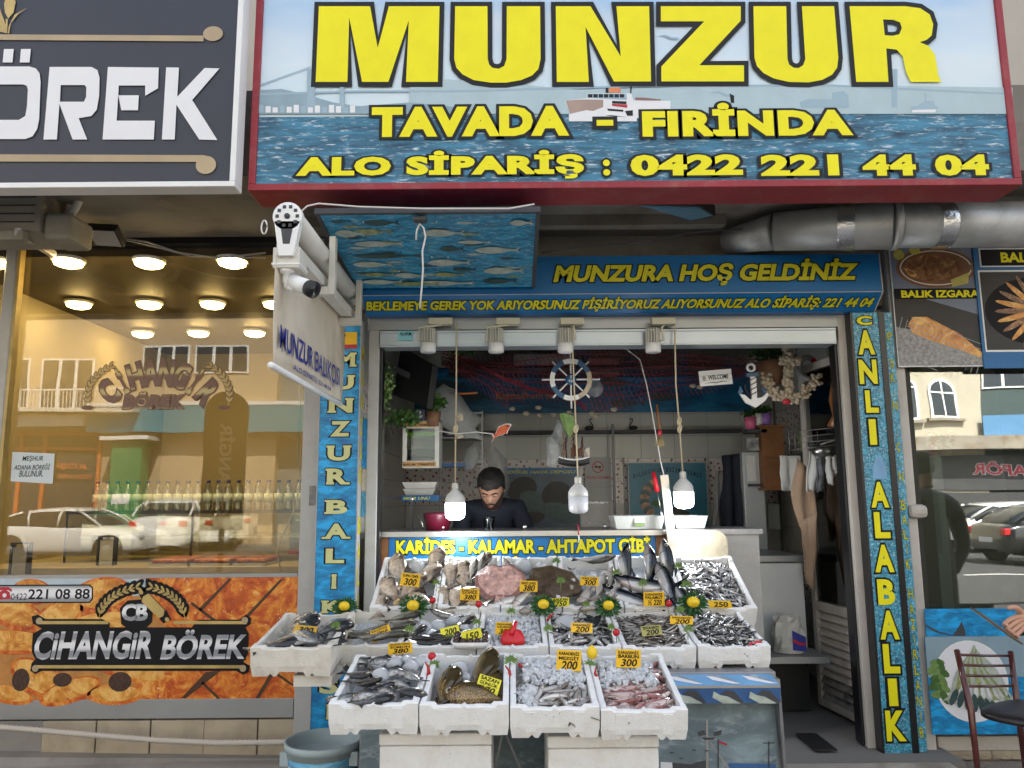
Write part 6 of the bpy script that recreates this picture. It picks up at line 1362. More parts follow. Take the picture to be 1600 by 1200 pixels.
def drape(label,name,top,bot,Y,m_,fold=5,amp=.02,cat='cloth',th=.004,seed=1,midp=None):
 q=MB();n=16;r=8;vv=[];ff=[]
 for j in range(r+1):
  s=j/r;L_=Vector(P(top[0],top[2],Y)).lerp(P(bot[0],bot[2],Y),s);R2=Vector(P(top[1],top[3],Y)).lerp(P(bot[1],bot[3],Y),s)
  if midp:k_=math.sin(s*math.pi);L_.x+=midp[0]*k_;R2.x+=midp[1]*k_
  for i in range(n+1):t_=i/n;p=L_.lerp(R2,t_);nz=noise.noise(Vector((t_*3+seed*7,s*2.2,seed)));p.y+=amp*(math.sin(t_*fold*math.pi+s*1.2+seed+nz*2)+nz*1.5)*(.4+.6*s);p.x+=.012*noise.noise(Vector((s*3,seed,t_)));p.z+=(.03*noise.noise(Vector((t_*2.5,seed*3,5))) if j==r else 0);vv.append(p)
 for j in range(r):
  for i in range(n):a=j*(n+1)+i;ff.append((a,a+1,a+n+2,a+n+1))
 q.add(vv,ff,None,True);o=simple(name,label,cat,q,m_);o.modifiers.new('t','SOLIDIFY').thickness=th;return o
drape('dark navy coat hanging at the back right beside the fridge','coat',(1128,1163,712,708),(1132,1172,852,848),6.1,M['navy'],5,.05,'coat',.02)
drape('pale grey apron hanging beside the dark coat','apron',(1118,1130,735,735),(1112,1134,840,840),6.15,mat('grey_apron',(.17,.17,.16),.8),3,.03,'apron',.006,2)
drape('white apron hanging on the right wall below the spider plant','apron',(1218,1250,712,712),(1220,1252,766,768),5.5,M['white_cloth'],3,.012,'apron',.01,3)
drape('large beige towel hanging down the right side','towel',(1246,1268,716,740),(1252,1276,830,850),5.25,M['beige_cloth'],3,.012,'towel',.006,1,(-.05,.01))
drape('beige towel corner hanging lower than the rest','towel',(1250,1276,815,800),(1258,1272,905,925),5.2,M['beige_cloth'],2,.012,'towel',.006,5)
drape('white and teal folded cloth under the steel bowl','cloth',(1264,1278,705,705),(1258,1274,765,768),5.1,M['white_cloth'],3,.008,'cloth',.008,4)
drape('dark striped cloth hanging beside the white one','cloth',(1275,1288,705,705),(1276,1288,768,766),5.08,mat('striped_cloth',(.16,.17,.19),.8,var=.8,vs_=14),3,.008,'cloth',.008,5)
for k in range(2):drape(('white rubber glove hanging left on the hook','white rubber glove hanging right on the hook')[k],'glove',(1290+k*8,1298+k*8,714,712),(1296+k*6,1302+k*6,757-k*16,755-k*16),5.0,M['white_cloth'],3,.015,'glove',.012,k)
q=MB();c=P(1282,706,5.05);q.lathe([(.0,-.045),(.03,-.04),(.055,-.01),(.062,.02),(.058,.02),(.05,-.005),(.0,-.038)],c,18);simple('steel_bowl','small steel bowl hanging above the striped cloth','bowl',q,M['steel'])
q=MB();c0_=P(1262,694,5.02);q.tube([c0_,P(1281,695,5.0)],.014,8,M['black']);q.tube([P(1281,695,5.0),P(1305,687,5.0)],.006,6,M['steel']);simple('ladle','black handled ladle laid across the wire rack','ladle',q)
t=thing('wire_rack','wire rack on the right wall under the wooden ornament','rack',P(1290,680,5.05));q=MB()
for k in range(4):q.tube([P(1225+k*4,676+k*9,5.3-k*.04),P(1308,668+k*9,5.05)],.003,4)
for k in range(9):q.tube([P(1232+k*9,674,5.2),P(1234+k*9,705,5.2)],.0022,4)
q.build('wires',M['steel_dull'],t)
q=MB();pts=[(1306,600),(1304,625),(1308,650),(1302,668)];q.tube([P(x,y,5.0) for x,y in pts],[.03,.038,.028,.04],10);simple('wooden_ornament','varnished wooden ornament on the right wall near the jamb','ornament',q,mat('varnished_wood',(.28,.11,.03),.3,var=.4,vs_=8))
t=thing('wall_letters','red letters AL RE cut off by the right jamb','lettering',PX(1305,575,xr-.02));q=MB();fR=(Vector((xr-.012,0,0)),Vector((0,-1,0)),Vector((0,0,1)),Vector((-1,0,0)))
pz=PX(1305,570,xr-.012);q.text('AL',fR,-pz.y-.06,-pz.y+.12,pz.z+.04,pz.z+.10,M['redink'],None,0,.02,h=.002);q.text('RE',fR,-pz.y-.06,-pz.y+.12,pz.z-.06,pz.z+.0,M['redink'],None,0,.02,h=.002);q.build('lettering',None,t)
q=MB();x0,x1,z0,z1=rect(1192,668,1226,762,5.9);q.box(x0,x1,5.9,6.05,z0,z1);q.box(x0-.02,x1+.02,5.88,6.06,z0-.02,z0);q.box(x0-.02,x1+.02,5.88,6.06,z1,z1+.02);q.box(x0+.01,x1-.01,5.885,5.9,(z0+z1)/2-.006,(z0+z1)/2+.006);simple('wooden_cupboard','brown wooden cupboard on the back right wall','cupboard',q,M['wood'],bev=.002)
zz=z1+.021
for i,(x,c_,s) in enumerate(((1173,'pink',.05),(1197,'purple',.05),(1186,'offwhite',.04))):
 c=P(x,668,5.93);c.z=zz if i else zz-.03;bush('flower_pot',('pink flower pot with dark plant at left on the cupboard','purple flower pot on the wooden cupboard','pale flower pot between the pink and the purple ones')[i],c+Vector((0,0,.12)),.06,30,M['green'],.05,(1.2,.7,.5),pot=(s,.09,-.12,M[c_]),seed=20+i)
q=MB();q.box(P(1165,672,5.95).x,P(1195,672,5.95).x,5.9,6.04,zz-.06,zz-.032);simple('pot_shelf','small dark shelf carrying the pink flower pot','shelf',q,M['dark'])
q=MB();x0,x1,z0,z1=rect(1166,684,1186,704,5.95);q.box(x0,x1,5.95,5.99,z0,z1);simple('photo_print','small black and white print hanging below the pink pot','picture',q,mat('mono_print',(.3,.3,.3),.5,var=.9,vs_=25))
q=MB();q.box(P(1200,787,6.6).x,P(1217,787,6.6).x,6.6,6.61,P(1208,827,6.6).z,P(1208,788,6.6).z);simple('wall_note','small pale card with a hook drawing pinned on the right back wall','card',q,M['white_cloth'])
x0,x1,z0,z1=rect(1062,868,1258,1000,5.3);t=thing('chest_freezer','white chest freezer behind the stall on the right','freezer',((x0+x1)/2,5.5,fz))
q=MB();q.box(x0-.3,x1,5.3,5.9,fz+.35,z1-.05);q.build('body',mat('freezer_white',(.72,.72,.70),.35,var=.06),t,bev=.01)
q=MB();q.box(x0-.3,x1+.01,5.28,5.92,z1-.045,z1);q.build('lid',M['grey_al'],t,bev=.006)
q=MB();q.box(x0-.3,x1,5.32,5.88,fz,fz+.30);q.build('plinth',M['black'],t);q=MB();q.box(1.4,x1+.02,5.0,5.3,P(1220,1032,5.1).z,P(1220,1022,5.1).z);q.build('low_shelf',M['grey_al'],t)
zsh2=P(1220,1022,5.1).z
def bag2(t,c,w_,h_,d_,m_,seed):
 rnd=random.Random(seed);q=MB();n=14;vv=[];ff=[];R=[(0,.0),(.95,.02),(1.05,.2),(1.05,.45),(1.0,.68),(.85,.82),(.9,.95),(.6,1.0),(.2,.9)]
 for r,z in R:
  for k in range(n):a=2*math.pi*k/n;j=rnd.uniform(.78,1.16);vv.append((c.x+w_*.5*r*math.cos(a)*j,c.y+d_*.5*r*math.sin(a)*j,c.z+h_*z*rnd.uniform(.97,1.03)))
 for i in range(len(R)-1):
  for k in range(n):ff.append((i*n+k,i*n+(k+1)%n,(i+1)*n+(k+1)%n,(i+1)*n+k))
 q.add(vv,ff,None,False);q.build('bag_body',m_,t)
c=P(1233,1020,5.14);c.z=zsh2;t=thing('shopping_bag','crumpled white carrier bag with a blue and red band on the low shelf','bag',c);bag2(t,c,.19,.24,.14,M['offwhite'],3)
q=MB();f=FR(5.065);q.poly([(c.x+.0,c.z+.03),(c.x+.085,c.z+.02),(c.x+.085,c.z+.11),(c.x+.0,c.z+.15)],f,.002,M['blue_print']);q.poly([(c.x+.0,c.z+.10),(c.x+.05,c.z+.075),(c.x+.085,c.z+.075),(c.x+.085,c.z+.06),(c.x+.04,c.z+.062),(c.x+.0,c.z+.085)],f,.004,M['red']);q.build('printed_band',None,t)
q=MB();q.box(1.66,1.78,4.50,4.80,fz+.001,fz+.01);simple('floor_mat','small black mat on the floor tiles at the doorway','mat',q,M['black'])
# --- THE STALL
def crate_mesh(W,D,H,seed,old=False,notch=True):
 rnd=random.Random(seed);t=.022;q=MB();n=26
 def ring(w,d,zf,inset=0):
  pts=[]
  for side in range(4):
   for i in range(n):
    s=i/n;a=[(-w/2+w*s,-0.0+inset),(w/2,inset+(d)*s),(w/2-w*s,inset+d),(-w/2,inset+d-d*s)][side]
    pts.append((a[0],a[1],zf(side,s)))
  return pts
 def top(side,s):
  e=min(s,1-s);z=H
  if side in (0,2):z-=.010*(1 if e>.12 else 0)*(1 if .0<e else 0);z+=.0015*math.sin(s*17+seed) if e>.12 else 0
  else:z-=.006*(1 if e>.1 else 0)
  if abs(s-.5)<.035 and side in (0,2):z+=.008
  return z+rnd.uniform(-.0007,.0007)
 def bot(side,s):
  z=0
  if notch and side in (0,2):
   if abs(s-.5)<.17:z=.018
   elif abs(abs(s-.5)-.27)<.025:z=.012
  return z+rnd.uniform(-.0005,.0005)
 def shift(pts,k):return pts
 b0=ring(W-.012,D-.012,bot,.006);m0=ring(W,D,lambda a,s:H*.35,0);m1=ring(W,D,lambda a,s:top(a,s)-.004,0);t0=ring(W-.008,D-.008,top,.004)
 t1=ring(W-2*t,D-2*t,top,t);i0=ring(W-2*t-.004,D-2*t-.004,lambda a,s:.022,t+.002)
 rings=[b0,m0,m1,t0,t1,i0];N4=4*n;vv=[p for r in rings for p in r];ff=[]
 for k in range(5):
  for i in range(N4):ff.append((k*N4+i,k*N4+(i+1)%N4,(k+1)*N4+(i+1)%N4,(k+1)*N4+i))
 ff.append(tuple(5*N4+i for i in range(N4)))
 q.add(vv,ff)
 q.box(-W/2+.02,W/2-.02,.02,D-.02,.023,.0235+.0001)
 if rnd.random()<.8:
  for sx in (-1,1):
   x=sx*W*.27;q.box(x-.018,x+.018,-.003,.004,.024,H-.02)
 return q
def crate(label,pxl,pxr,pyf,pyb,Yf,D=.50,H=.115,seed=1,old=False,dy=.48,yaw=0,grp=None):
 a,c=P(pxl,pyf,Yf),P(pxr,pyf,Yf);m_=(a+c)/2;W=(c-a).length
 zb=P((pxl+pxr)/2,pyb,Yf+dy).z;tilt=math.atan2(zb-m_.z,dy);D=dy/math.cos(tilt)
 Mx=T_(m_)@R_(yaw,'Z')@R_(tilt,'X')@T_((0,0,-H))
 q=crate_mesh(W,D,H,seed);o=q.build('fish_crate',M['foam_old'] if old else M['foam'],M=Mx,label=label,cat='crate')
 return dict(M=Mx,W=W,D=D,H=H,o=o)
C={}
H1,H2,H3=.118,.105,.11
C['M']=crate('white foam crate of small grey bream and ice, leftmost in the lowest row',513,653,1098,1022,2.92,H=H1,seed=1)
C['N']=crate('white foam crate of large olive carp in the lowest row',655,795,1100,1020,2.92,H=H1,seed=2)
C['O']=crate('white foam crate of whiting under ice in the lowest row, with the MEZGİT card',797,937,1104,1020,2.92,H=H1,seed=3)
C['P']=crate('white foam crate of pink red mullet, rightmost in the lowest row',939,1075,1108,1020,2.92,H=H1,seed=4)
C['F']=crate('grubby foam crate of grey fish sticking out at the far left of the middle row',391,517,1010,957,3.28,H=.125,seed=5,old=True)
C['G']=crate('foam crate of trout with the ALABALIK card in the middle row',513,628,1006,952,3.52,H=H2,seed=6,old=True)
C['H']=crate('foam crate of dark fish and ice behind the mussel tray, middle row',630,743,1007,953,3.52,H=H2,seed=7)
C['I']=crate('foam crate full of crushed ice with the red scoop, middle row',745,857,1008,953,3.52,H=H2,seed=8)
C['J']=crate('foam crate of shiny sardines with a lump of ice, middle row',859,971,1009,953,3.52,H=H2,seed=9)
C['K']=crate('foam crate of thin brown picarel, second from the right in the middle row',973,1088,1010,953,3.52,H=H2,seed=10)
C['L']=crate('foam crate of thin grey silverside at the right end of the middle row',1091,1204,1008,953,3.52,H=H2,seed=11)
C['A']=crate('foam crate of gilt head bream, leftmost of the top row',577,681,948,870,3.97,H=H3,seed=12,dy=.44)
C['B']=crate('foam crate of bream beside the pink turbot in the top row',683,781,948,868,3.97,H=H3,seed=13,dy=.44)
C['C']=crate('foam crate holding sea bass and the brown turbot in the top row',783,878,948,868,3.97,H=H3,seed=14,dy=.44)
C['D']=crate('foam crate of small pale sea bass in the top row',880,975,948,868,3.97,H=H3,seed=15,dy=.44)
C['E']=crate('foam crate of upright dark bonito in the top row',977,1074,948,866,3.97,H=H3,seed=16,dy=.44)
C['Z']=crate('foam crate heaped with silver anchovies at the right end of the top row',1077,1184,950,868,3.97,H=.125,seed=17,dy=.44)
def bigbox(label,px0,px1,py,Y,D,seed):
 x0,x1,z0,z1=rect(px0,py,px1,1300,Y);z1=P((px0+px1)/2,py,Y).z;t=thing('foam_box',label,'box',((x0+x1)/2,Y,0));r=random.Random(seed)
 q=MB();q.box(x0,x1,Y,Y+D,-.03,z1-.045);q.build('body',M['foam'],t,bev=.008)
 q=MB();q.box(x0-.002,x1+.002,Y-.003,Y+D,z1-.042,z1);q.build('lid',M['foam'],t,bev=.006)
bigbox('tall closed white foam box standing under the carp crate',592,768,1146,3.04,.4,1)
bigbox('tall closed white foam box standing under the whiting and mullet crates',857,1031,1150,3.04,.4,2)
st=thing('display_table','steel display table with marlin printed edge and a harbour photo front','table',(0.3,3.9,0))
Yt1=3.46
ztb=P(1130,1050,Yt1).z
tx0=P(560,1050,Yt1).x;tx1=P(1212,1050,Yt1).x
q=MB();q.box(tx0,tx1,Yt1,4.42,ztb-.03,ztb);q.build('tabletop',M['steel_dull'],st,bev=.003)
zf1=P(1130,1074,Yt1-.02).z;Yt2=Yt1-.06;zf2=P(1130,1072+0,Yt2).z;zf3=P(1130,1099,Yt2).z
A0=(Yt1-.002,P(1130,1053,Yt1).z);A1=(Yt2,P(1130,1071,Yt2).z);A2=(Yt2,P(1130,1075,Yt2).z);A3=(Yt2+.004,zf3)
fx1=P(1219,1070,Yt2).x
q=MB();q.add([(tx0,A0[0],A0[1]),(fx1-.02,A0[0],A0[1]),(fx1,A1[0],A1[1]),(tx0,A1[0],A1[1])],[(0,3,2,1)]);o=q.build('upper_fascia',M['lightblue'],st)
q=MB();q.add([(tx0,A2[0],A2[1]),(fx1,A2[0],A2[1]),(fx1,A3[0],A3[1]),(tx0,A3[0],A3[1])],[(0,3,2,1)]);q.add([(fx1,A2[0],A2[1]),(fx1,Yt1,A2[1]),(fx1,Yt1,A3[1]),(fx1,A3[0],A3[1])],[(0,1,2,3)]);q.build('lower_fascia',M['midblue'],st)
q=MB();q.box(tx0,fx1,A1[0]-.003,A1[0]+.006,A2[1],A1[1]);q.build('edge_trim',M['steel'],st)
q=MB();fu=(Vector((0,A1[0],A1[1])),Vector((1,0,0)),Vector((0,A0[0]-A1[0],A0[1]-A1[1])).normalized(),Vector((0,-(A0[1]-A1[1]),A0[0]-A1[0])).normalized())
for i,x in enumerate((1068,1127,1184)):
 cx_=P(x,1062,Yt2).x;q.poly([(cx_-.055,.055),(cx_-.02,.05),(cx_+.085,.008),(cx_+.05,.008),(cx_-.03,.03)],fu,.002,M['white_ink']);q.poly([(cx_-.05,.062),(cx_+.0,.058),(cx_+.08,.016),(cx_-.02,.05)],fu,.0024,M['marlin'])
fl2=FR(A2[0])
for i,x in enumerate((1068,1127,1184)):
 pts=[(x-12,1080),(x-2,1086),(x+10,1088),(x+30,1099),(x+3,1099),(x-8,1093),(x-14,1090)];q.pxpoly(pts,A2[0],.002,M['silverfish']);q.pxpoly([(x-2,1084),(x+8,1078),(x+20,1080),(x+35,1097),(x+31,1099),(x+12,1088)],A2[0],.003,M['dark'])
q.build('marlin_print',parent=st)
Yt3=Yt1+.03;q=MB();q.box(tx0+.01,P(1214,1150,Yt3).x,Yt3,Yt3+.02,.02,zf3+.03);q.build('harbour_panel',M['harbour'],st)
q=MB();dk=M['dark'];px_=lambda pts,h,m:q.pxpoly(pts,Yt3,h,m)
px_([(1103,1124),(1106,1124),(1107,1200),(1103,1200)],.002,M['steel']);px_([(1108,1160),(1112,1160),(1140,1200),(1136,1200)],.0022,M['steel_dull']);px_([(1089,1144),(1100,1140),(1103,1148),(1092,1150)],.0025,dk);px_([(1114,1144),(1128,1140),(1126,1148),(1116,1150)],.0025,dk);px_([(1096,1152),(1118,1152),(1114,1156),(1100,1156)],.0024,dk)
px_([(1123,1157),(1136,1162),(1135,1165),(1123,1160)],.0025,M['redink']);px_([(1121,1155),(1123,1155),(1123,1200),(1121,1200)],.0023,dk);px_([(1200,1158),(1202,1158),(1202,1200),(1200,1200)],.0022,dk);px_([(1192,1160),(1210,1160),(1210,1161.5),(1192,1161.5)],.0022,dk)
px_([(1035,1190),(1080,1194),(1090,1190),(1103,1188),(1104,1215),(1035,1215)],.0018,dk);px_([(1032,1190),(1050,1191),(1052,1215),(1032,1215)],.0026,M['white_ink']);px_([(1138,1192),(1212,1194),(1212,1215),(1138,1215)],.0016,M['midblue'])
for (x,y) in ((1080,1172),(1100,1173),(1045,1176),(1060,1185)):px_([(x,y),(x+4,y-1.5),(x+9,y),(x+4,y+1)],.0026,dk)
px_([(790,1150),(793,1150),(815,1200),(811,1200)],.002,M['steel_dull']);px_([(783,1150),(786,1150),(775,1200),(771,1200)],.002,M['steel_dull'])
q.build('harbour_print',parent=st)
q=MB();q.box(tx1-.02,tx1+.03,3.50,3.56,.0,ztb-.04);q.box(tx0,tx0+.05,3.52,3.56,0,ztb-.04);q.box(tx1-.02,tx1+.03,4.3,4.36,0,ztb-.04);q.box(tx0,tx0+.05,4.3,4.36,0,ztb-.04);q.build('leg',M['steel_dull'],st)
xpa=P(1217,1100,3.42).x;q=MB();q.add([(xpa,3.42,ztb-.09),(xpa+.012,3.42,ztb-.09),(xpa+.05,3.50,.10),(xpa+.035,3.50,.10),(xpa+.01,3.8,ztb-.09),(xpa+.022,3.8,ztb-.09),(xpa+.05,3.8,.22),(xpa+.035,3.8,.22)],[(0,1,2,3),(7,6,5,4),(0,4,5,1),(1,5,6,2),(2,6,7,3),(3,7,4,0)])
simple('side_plate','dark perforated steel plate leaning at the right end of the display table','plate',q,M['steel_dull'])
q=MB();zz_=P(900,985,4.0).z;q.box(P(590,980,4.0).x,P(1178,980,4.0).x,3.98,4.40,ztb+.001,C['E']['M'].translation.z-.01);simple('stall_step','white step on the table carrying the top row of crates','step',q,M['offwhite'])
for nm in ('F',):
 cm=C[nm];x=cm['M'].translation;q=MB();q.box(x.x+.0,x.x+.16,3.34,3.72,ztb-.02,x.z-.004);simple('crate_support','small foam block under the far left crate of the middle row','block',q,M['foam_old'])
# --- fish
def fish_geo(L,Hh,Wd,kind='slim',bend=0.,bendz=0.,nr=12,ns=8,tailk=1.):
 PR={'slim':[.10,.55,.80,.95,1,.98,.9,.78,.62,.45,.28,.18],'deep':[.14,.55,.85,1,1.02,.98,.9,.75,.55,.36,.20,.15],'torpedo':[.08,.5,.78,.95,1,1,.93,.8,.6,.38,.17,.08]}[kind]
 q=MB();vv=[];ff=[]
 def bp(x,y,z):t=x/L;return (x,y+bend*L*(t*t*4-.3),z+bendz*L*(t*t*4-.3))
 for i in range(nr):
  t=i/(nr-1);x=L*(.5-.82*t);r=PR[int(t*11+.001)] if nr==12 else PR[min(11,int(round(t*11)))]
  for k in range(ns):
   a=2*math.pi*k/ns;z=math.sin(a)*Hh/2*r;y=math.cos(a)*Wd/2*(r**.7);vv.append(bp(x,y,z))
 for i in range(nr-1):
  for k in range(ns):ff.append((i*ns+k,i*ns+(k+1)%ns,(i+1)*ns+(k+1)%ns,(i+1)*ns+k))
 ff.append(tuple(range(ns-1,-1,-1)));ff.append(tuple((nr-1)*ns+k for k in range(ns)))
 tl=[];xt=-L*.32;hb=Hh*.10
 for s in (1,-1):tl.append([bp(xt,0,s*hb),bp(xt-L*.17*tailk,.0,s*Hh*.48*tailk),bp(xt-L*.11*tailk,0,0)])
 return vv,ff,tl,bp
def fish_parts(L,Hh,Wd,kind,bend,bendz,m,nr=12,ns=8,name='fish',tailk=1.,fins=True,eye=None,head=None):
 vv,ff,tl,bp=fish_geo(L,Hh,Wd,kind,bend,bendz,nr,ns,tailk)
 q=MB();q.add(vv,ff,m,True);th=max(.0012,Wd*.06)
 def fin(a,b,c):
  a,b,c=Vector(a),Vector(b),Vector(c);o=Vector((0,th,0));q.add([a+o,b+o,c+o,a-o,b-o,c-o],[(0,1,2),(5,4,3),(0,3,4,1),(1,4,5,2),(2,5,3,0)],m)
 base=bp(-L*.29,0,0)
 for a,b,c in tl:fin(a,b,c);fin(base,a,c)
 if fins:
  fin(bp(L*.12,0,Hh*.46),bp(-L*.02,0,Hh*.68),bp(-L*.14,0,Hh*.38));fin(bp(-L*.02,0,-Hh*.42),bp(-L*.12,0,-Hh*.6),bp(-L*.16,0,-Hh*.32))
 r=eye or Hh*.09;ex=L*.385
 for s in (1,-1):
  c=bp(ex,s*Wd*.36,Hh*.10);q.ball(c,r,M['eye'],6,(1,.5,1),4)
  if r>.004:q.ball(bp(ex,s*Wd*.33,Hh*.10),r*1.45,M['eyering'],8,(1,.4,1),4)
 me_o=q.build(name,None,M=Matrix())
 me=me_o.data;bpy.data.objects.remove(me_o);return me
FM={}
def lib(key,L,Hh,Wd,kind,m,n=3,**k):
 FM[key]=[fish_parts(L,Hh,Wd,kind,b_,bz,M[m],**k) for b_,bz in [(0,0),(.10,.05),(-.09,-.07),(.05,.12),(-.04,.09)][:n]]
lib('anchovy',.115,.020,.013,'slim','f_anchovy',4,nr=8,ns=6,fins=False)
lib('sardine',.15,.032,.020,'slim','f_sardine',4,nr=8,ns=6,fins=False)
lib('silverside',.14,.015,.010,'slim','f_picarel',5,nr=8,ns=6,fins=False)
lib('silverside2',.15,.016,.011,'slim','f_sardine',5,nr=8,ns=6,fins=False)
lib('whiting',.17,.030,.022,'slim','f_whiting',4,nr=9,ns=6)
lib('mullet',.15,.032,.022,'slim','f_mullet',4,nr=9,ns=6)
lib('bream',.27,.115,.05,'deep','f_bream',3,nr=12,ns=10)
lib('grey',.20,.085,.038,'deep','f_grey',3,nr=12,ns=10)
lib('darkf',.24,.05,.035,'slim','f_dark',4,nr=12,ns=8)
lib('trout',.26,.062,.042,'slim','f_trout',3,nr=12,ns=8)
lib('bigrey',.34,.14,.06,'deep','f_grey',3,nr=12,ns=10)
lib('bass',.27,.062,.042,'torpedo','f_bass',4,nr=12,ns=10)
lib('bonito',.42,.098,.068,'torpedo','f_bonito',5,nr=12,ns=12,tailk=.8)
lib('carp',.40,.15,.10,'deep','f_carp',3,nr=12,ns=12)
def lay(key,c,x,y,z,head,roll=90,pitch_=0,s=1.,k=None,name=None,label='',cat='fish',group=None,rnd=random):
 me=FM[key][k if k is not None else rnd.randrange(len(FM[key]))]
 Mx=c['M']@T_((x*c['W'],y*c['D'],z))@R_(rad(head),'Z')@R_(rad(pitch_),'Y')@R_(rad(roll),'X')@Matrix.Scale(s,4)
 return inst(name or key,me,Mx,None,label,cat,group)
def heap_fn(c,base,mound,seed):
 def f(u,v):
  e=min(u,1-u,v,1-v);return base+mound*min(1,e*3.5)*(.8+.35*noise.noise(Vector((u*4+seed,v*4,seed))))
 return f
def heap(c,name,m,f,jit=.008,n=30,label=None,cat='fish',us=(0,1),vs_=(0,1)):
 q=MB();W,D=c['W']-.05,c['D']-.05;vv=[];ff=[]
 for j in range(n+1):
  for i in range(n+1):
   u=us[0]+(us[1]-us[0])*i/n;v=vs_[0]+(vs_[1]-vs_[0])*j/n
   vv.append((-W/2+W*u,.025+D*v,f(u,v)-.012+jit*random.uniform(-1,1)))
 for j in range(n):
  for i in range(n):a=j*(n+1)+i;ff.append((a,a+1,a+n+2,a+n+1))
 q.add(vv,ff,m,False);o=q.build(name,None,M=c['M'],kind='stuff',label=label,cat=cat);return o
def pile(key,c,n,f,label,group,seed,headbias=None,spread=180,zj=.006,pj=14,us=(.03,.97),vs_=(.03,.97),name=None,sc=(.9,1.1)):
 r=random.Random(seed)
 W,D=c['W']-.05,c['D']-.05
 for i in range(n):
  u=r.uniform(*us);v=r.uniform(*vs_);z=f(u,v)+r.uniform(-zj,zj*1.4)
  h=(headbias if headbias is not None else 0)+r.uniform(-spread,spread);L=.07
  x=-W/2+W*u;x=max(-W/2+.012+L*.6*abs(math.cos(rad(h))),min(W/2-.012-L*.6*abs(math.cos(rad(h))),x));y=.025+D*v;y=max(.03+L*.6*abs(math.sin(rad(h))),min(c['D']-.03-L*.6*abs(math.sin(rad(h))),y))
  lay(key,c,x/c['W'],y/c['D'],z,h,r.choice((90,-90))+r.uniform(-35,35),r.uniform(-pj,pj),r.uniform(*sc),None,name,label,'fish',group,r)
icebase=heap
c=C['Z'];f=heap_fn(c,.085,.03,1);heap(c,'anchovy_heap',M['f_anchovy'],f,label='mass of anchovies packed below the top layer in the top right crate')
pile('anchovy',c,290,f,'small shiny anchovy lying in the heap of the top right crate','anchovies in the top right crate',1,name='anchovy')
c=C['J'];f=heap_fn(c,.075,.02,2);heap(c,'sardine_heap',M['f_sardine'],f,label='mass of sardines packed below the top layer of the sardine crate')
pile('sardine',c,120,f,'shiny dark backed sardine lying in the crate with the ice lump','sardines in the middle row crate',2,name='sardine')
c=C['K'];f=heap_fn(c,.075,.018,3);heap(c,'picarel_heap',M['f_picarel'],f,label='mass of thin brown fish packed below the top layer of their crate')
pile('silverside',c,200,f,'thin brownish fish in the crate second from the right of the middle row','thin brown fish in the middle row',3,name='picarel',headbias=0,spread=60)
c=C['L'];f=heap_fn(c,.078,.03,4);heap(c,'silverside_heap',M['f_sardine'],f,label='mass of thin grey fish packed below the top layer at the right end')
pile('silverside2',c,240,f,'thin grey fish in the crate at the right end of the middle row','thin grey fish at the right end',4,name='silverside')
c=C['O'];f=heap_fn(c,.07,.02,5);heap(c,'whiting_heap',M['f_whiting'],f,label='mass of whiting packed under the ice of their crate')
pile('whiting',c,75,f,'grey silver whiting in the crate with the MEZGİT card','whiting in the lowest row',5,vs_=(.05,.7),name='whiting',headbias=60,spread=50)
c=C['P'];f=heap_fn(c,.07,.02,6);heap(c,'mullet_heap',M['f_mullet'],f,label='mass of red mullet packed under the ice of their crate')
pile('mullet',c,90,f,'pinkish red mullet in the crate with the BARBUN card','red mullet in the lowest row',6,name='red_mullet',headbias=0,spread=40)
# --- ice
def ice_chunk(r,seed):
 rnd=random.Random(seed);bm=bmesh.new();bmesh.ops.create_icosphere(bm,subdivisions=2,radius=1)
 for v in bm.verts:
  n_=noise.noise(v.co*1.3+Vector((seed*3.1,0,0)));v.co*=(1+.45*n_);v.co.z*=.75
 me=bpy.data.meshes.new('ice_lump');bm.to_mesh(me);bm.free();me.materials.append(M['ice']);me.polygons.foreach_set('use_smooth',[True]*len(me.polygons));return me
ICE=[ice_chunk(1,s) for s in range(5)]
def ice(c,pts,label,group=None,s0=.03):
 for k,(x,y,z,s) in enumerate(pts):
  inst('ice_lump',ICE[k%5],c['M']@T_((x*c['W'],y*c['D'],z))@R_(k*1.3,'Z')@Matrix.Scale(s,4),None,label if isinstance(label,str) else label[k],'ice',group)
def crushed(c,n,f,label,seed,us=(.03,.97),vs_=(.03,.97),smin=.008,smax=.02):
 r=random.Random(seed);q=MB();W,D=c['W']-.05,c['D']-.05
 base=[(v.co.copy(),0) for v in ICE[0].vertices]
 bm=bmesh.new();bmesh.ops.create_icosphere(bm,subdivisions=1,radius=1);V0=[v.co.copy() for v in bm.verts];F0=[tuple(v.index for v in fc.verts) for fc in bm.faces];bm.free()
 for i in range(n):
  u=r.uniform(*us);v=r.uniform(*vs_);s=r.uniform(smin,smax);p=Vector((-W/2+W*u,.025+D*v,f(u,v)+r.uniform(-.006,.008)));R=Euler((r.uniform(0,6),r.uniform(0,6),r.uniform(0,6))).to_matrix();sq=Vector((1,r.uniform(.6,1),r.uniform(.5,.9)))
  q.add([p+R@Vector((a.x*sq.x,a.y*sq.y,a.z*sq.z))*s*r.uniform(.62,1.2) for a in V0],F0,M['ice'],False)
 q.build('crushed_ice',None,M=c['M'],kind='stuff',label=label,cat='ice')
c=C['O'];f=heap_fn(c,.080,.03,5);crushed(c,420,lambda u,v:f(u,v)+.012*(v>.5),'crushed ice heaped over the whiting',1,(.1,.97),(.42,.97),.006,.022);crushed(c,40,f,'scattered ice bits at the left of the whiting',2,(.03,.25),(.1,.4),.012,.024)
c=C['P'];crushed(c,330,lambda u,v:f(u,v)+.006*(v>.5),'crushed ice heaped over the red mullet',3,(.03,.85),(.45,.97),.008,.022)
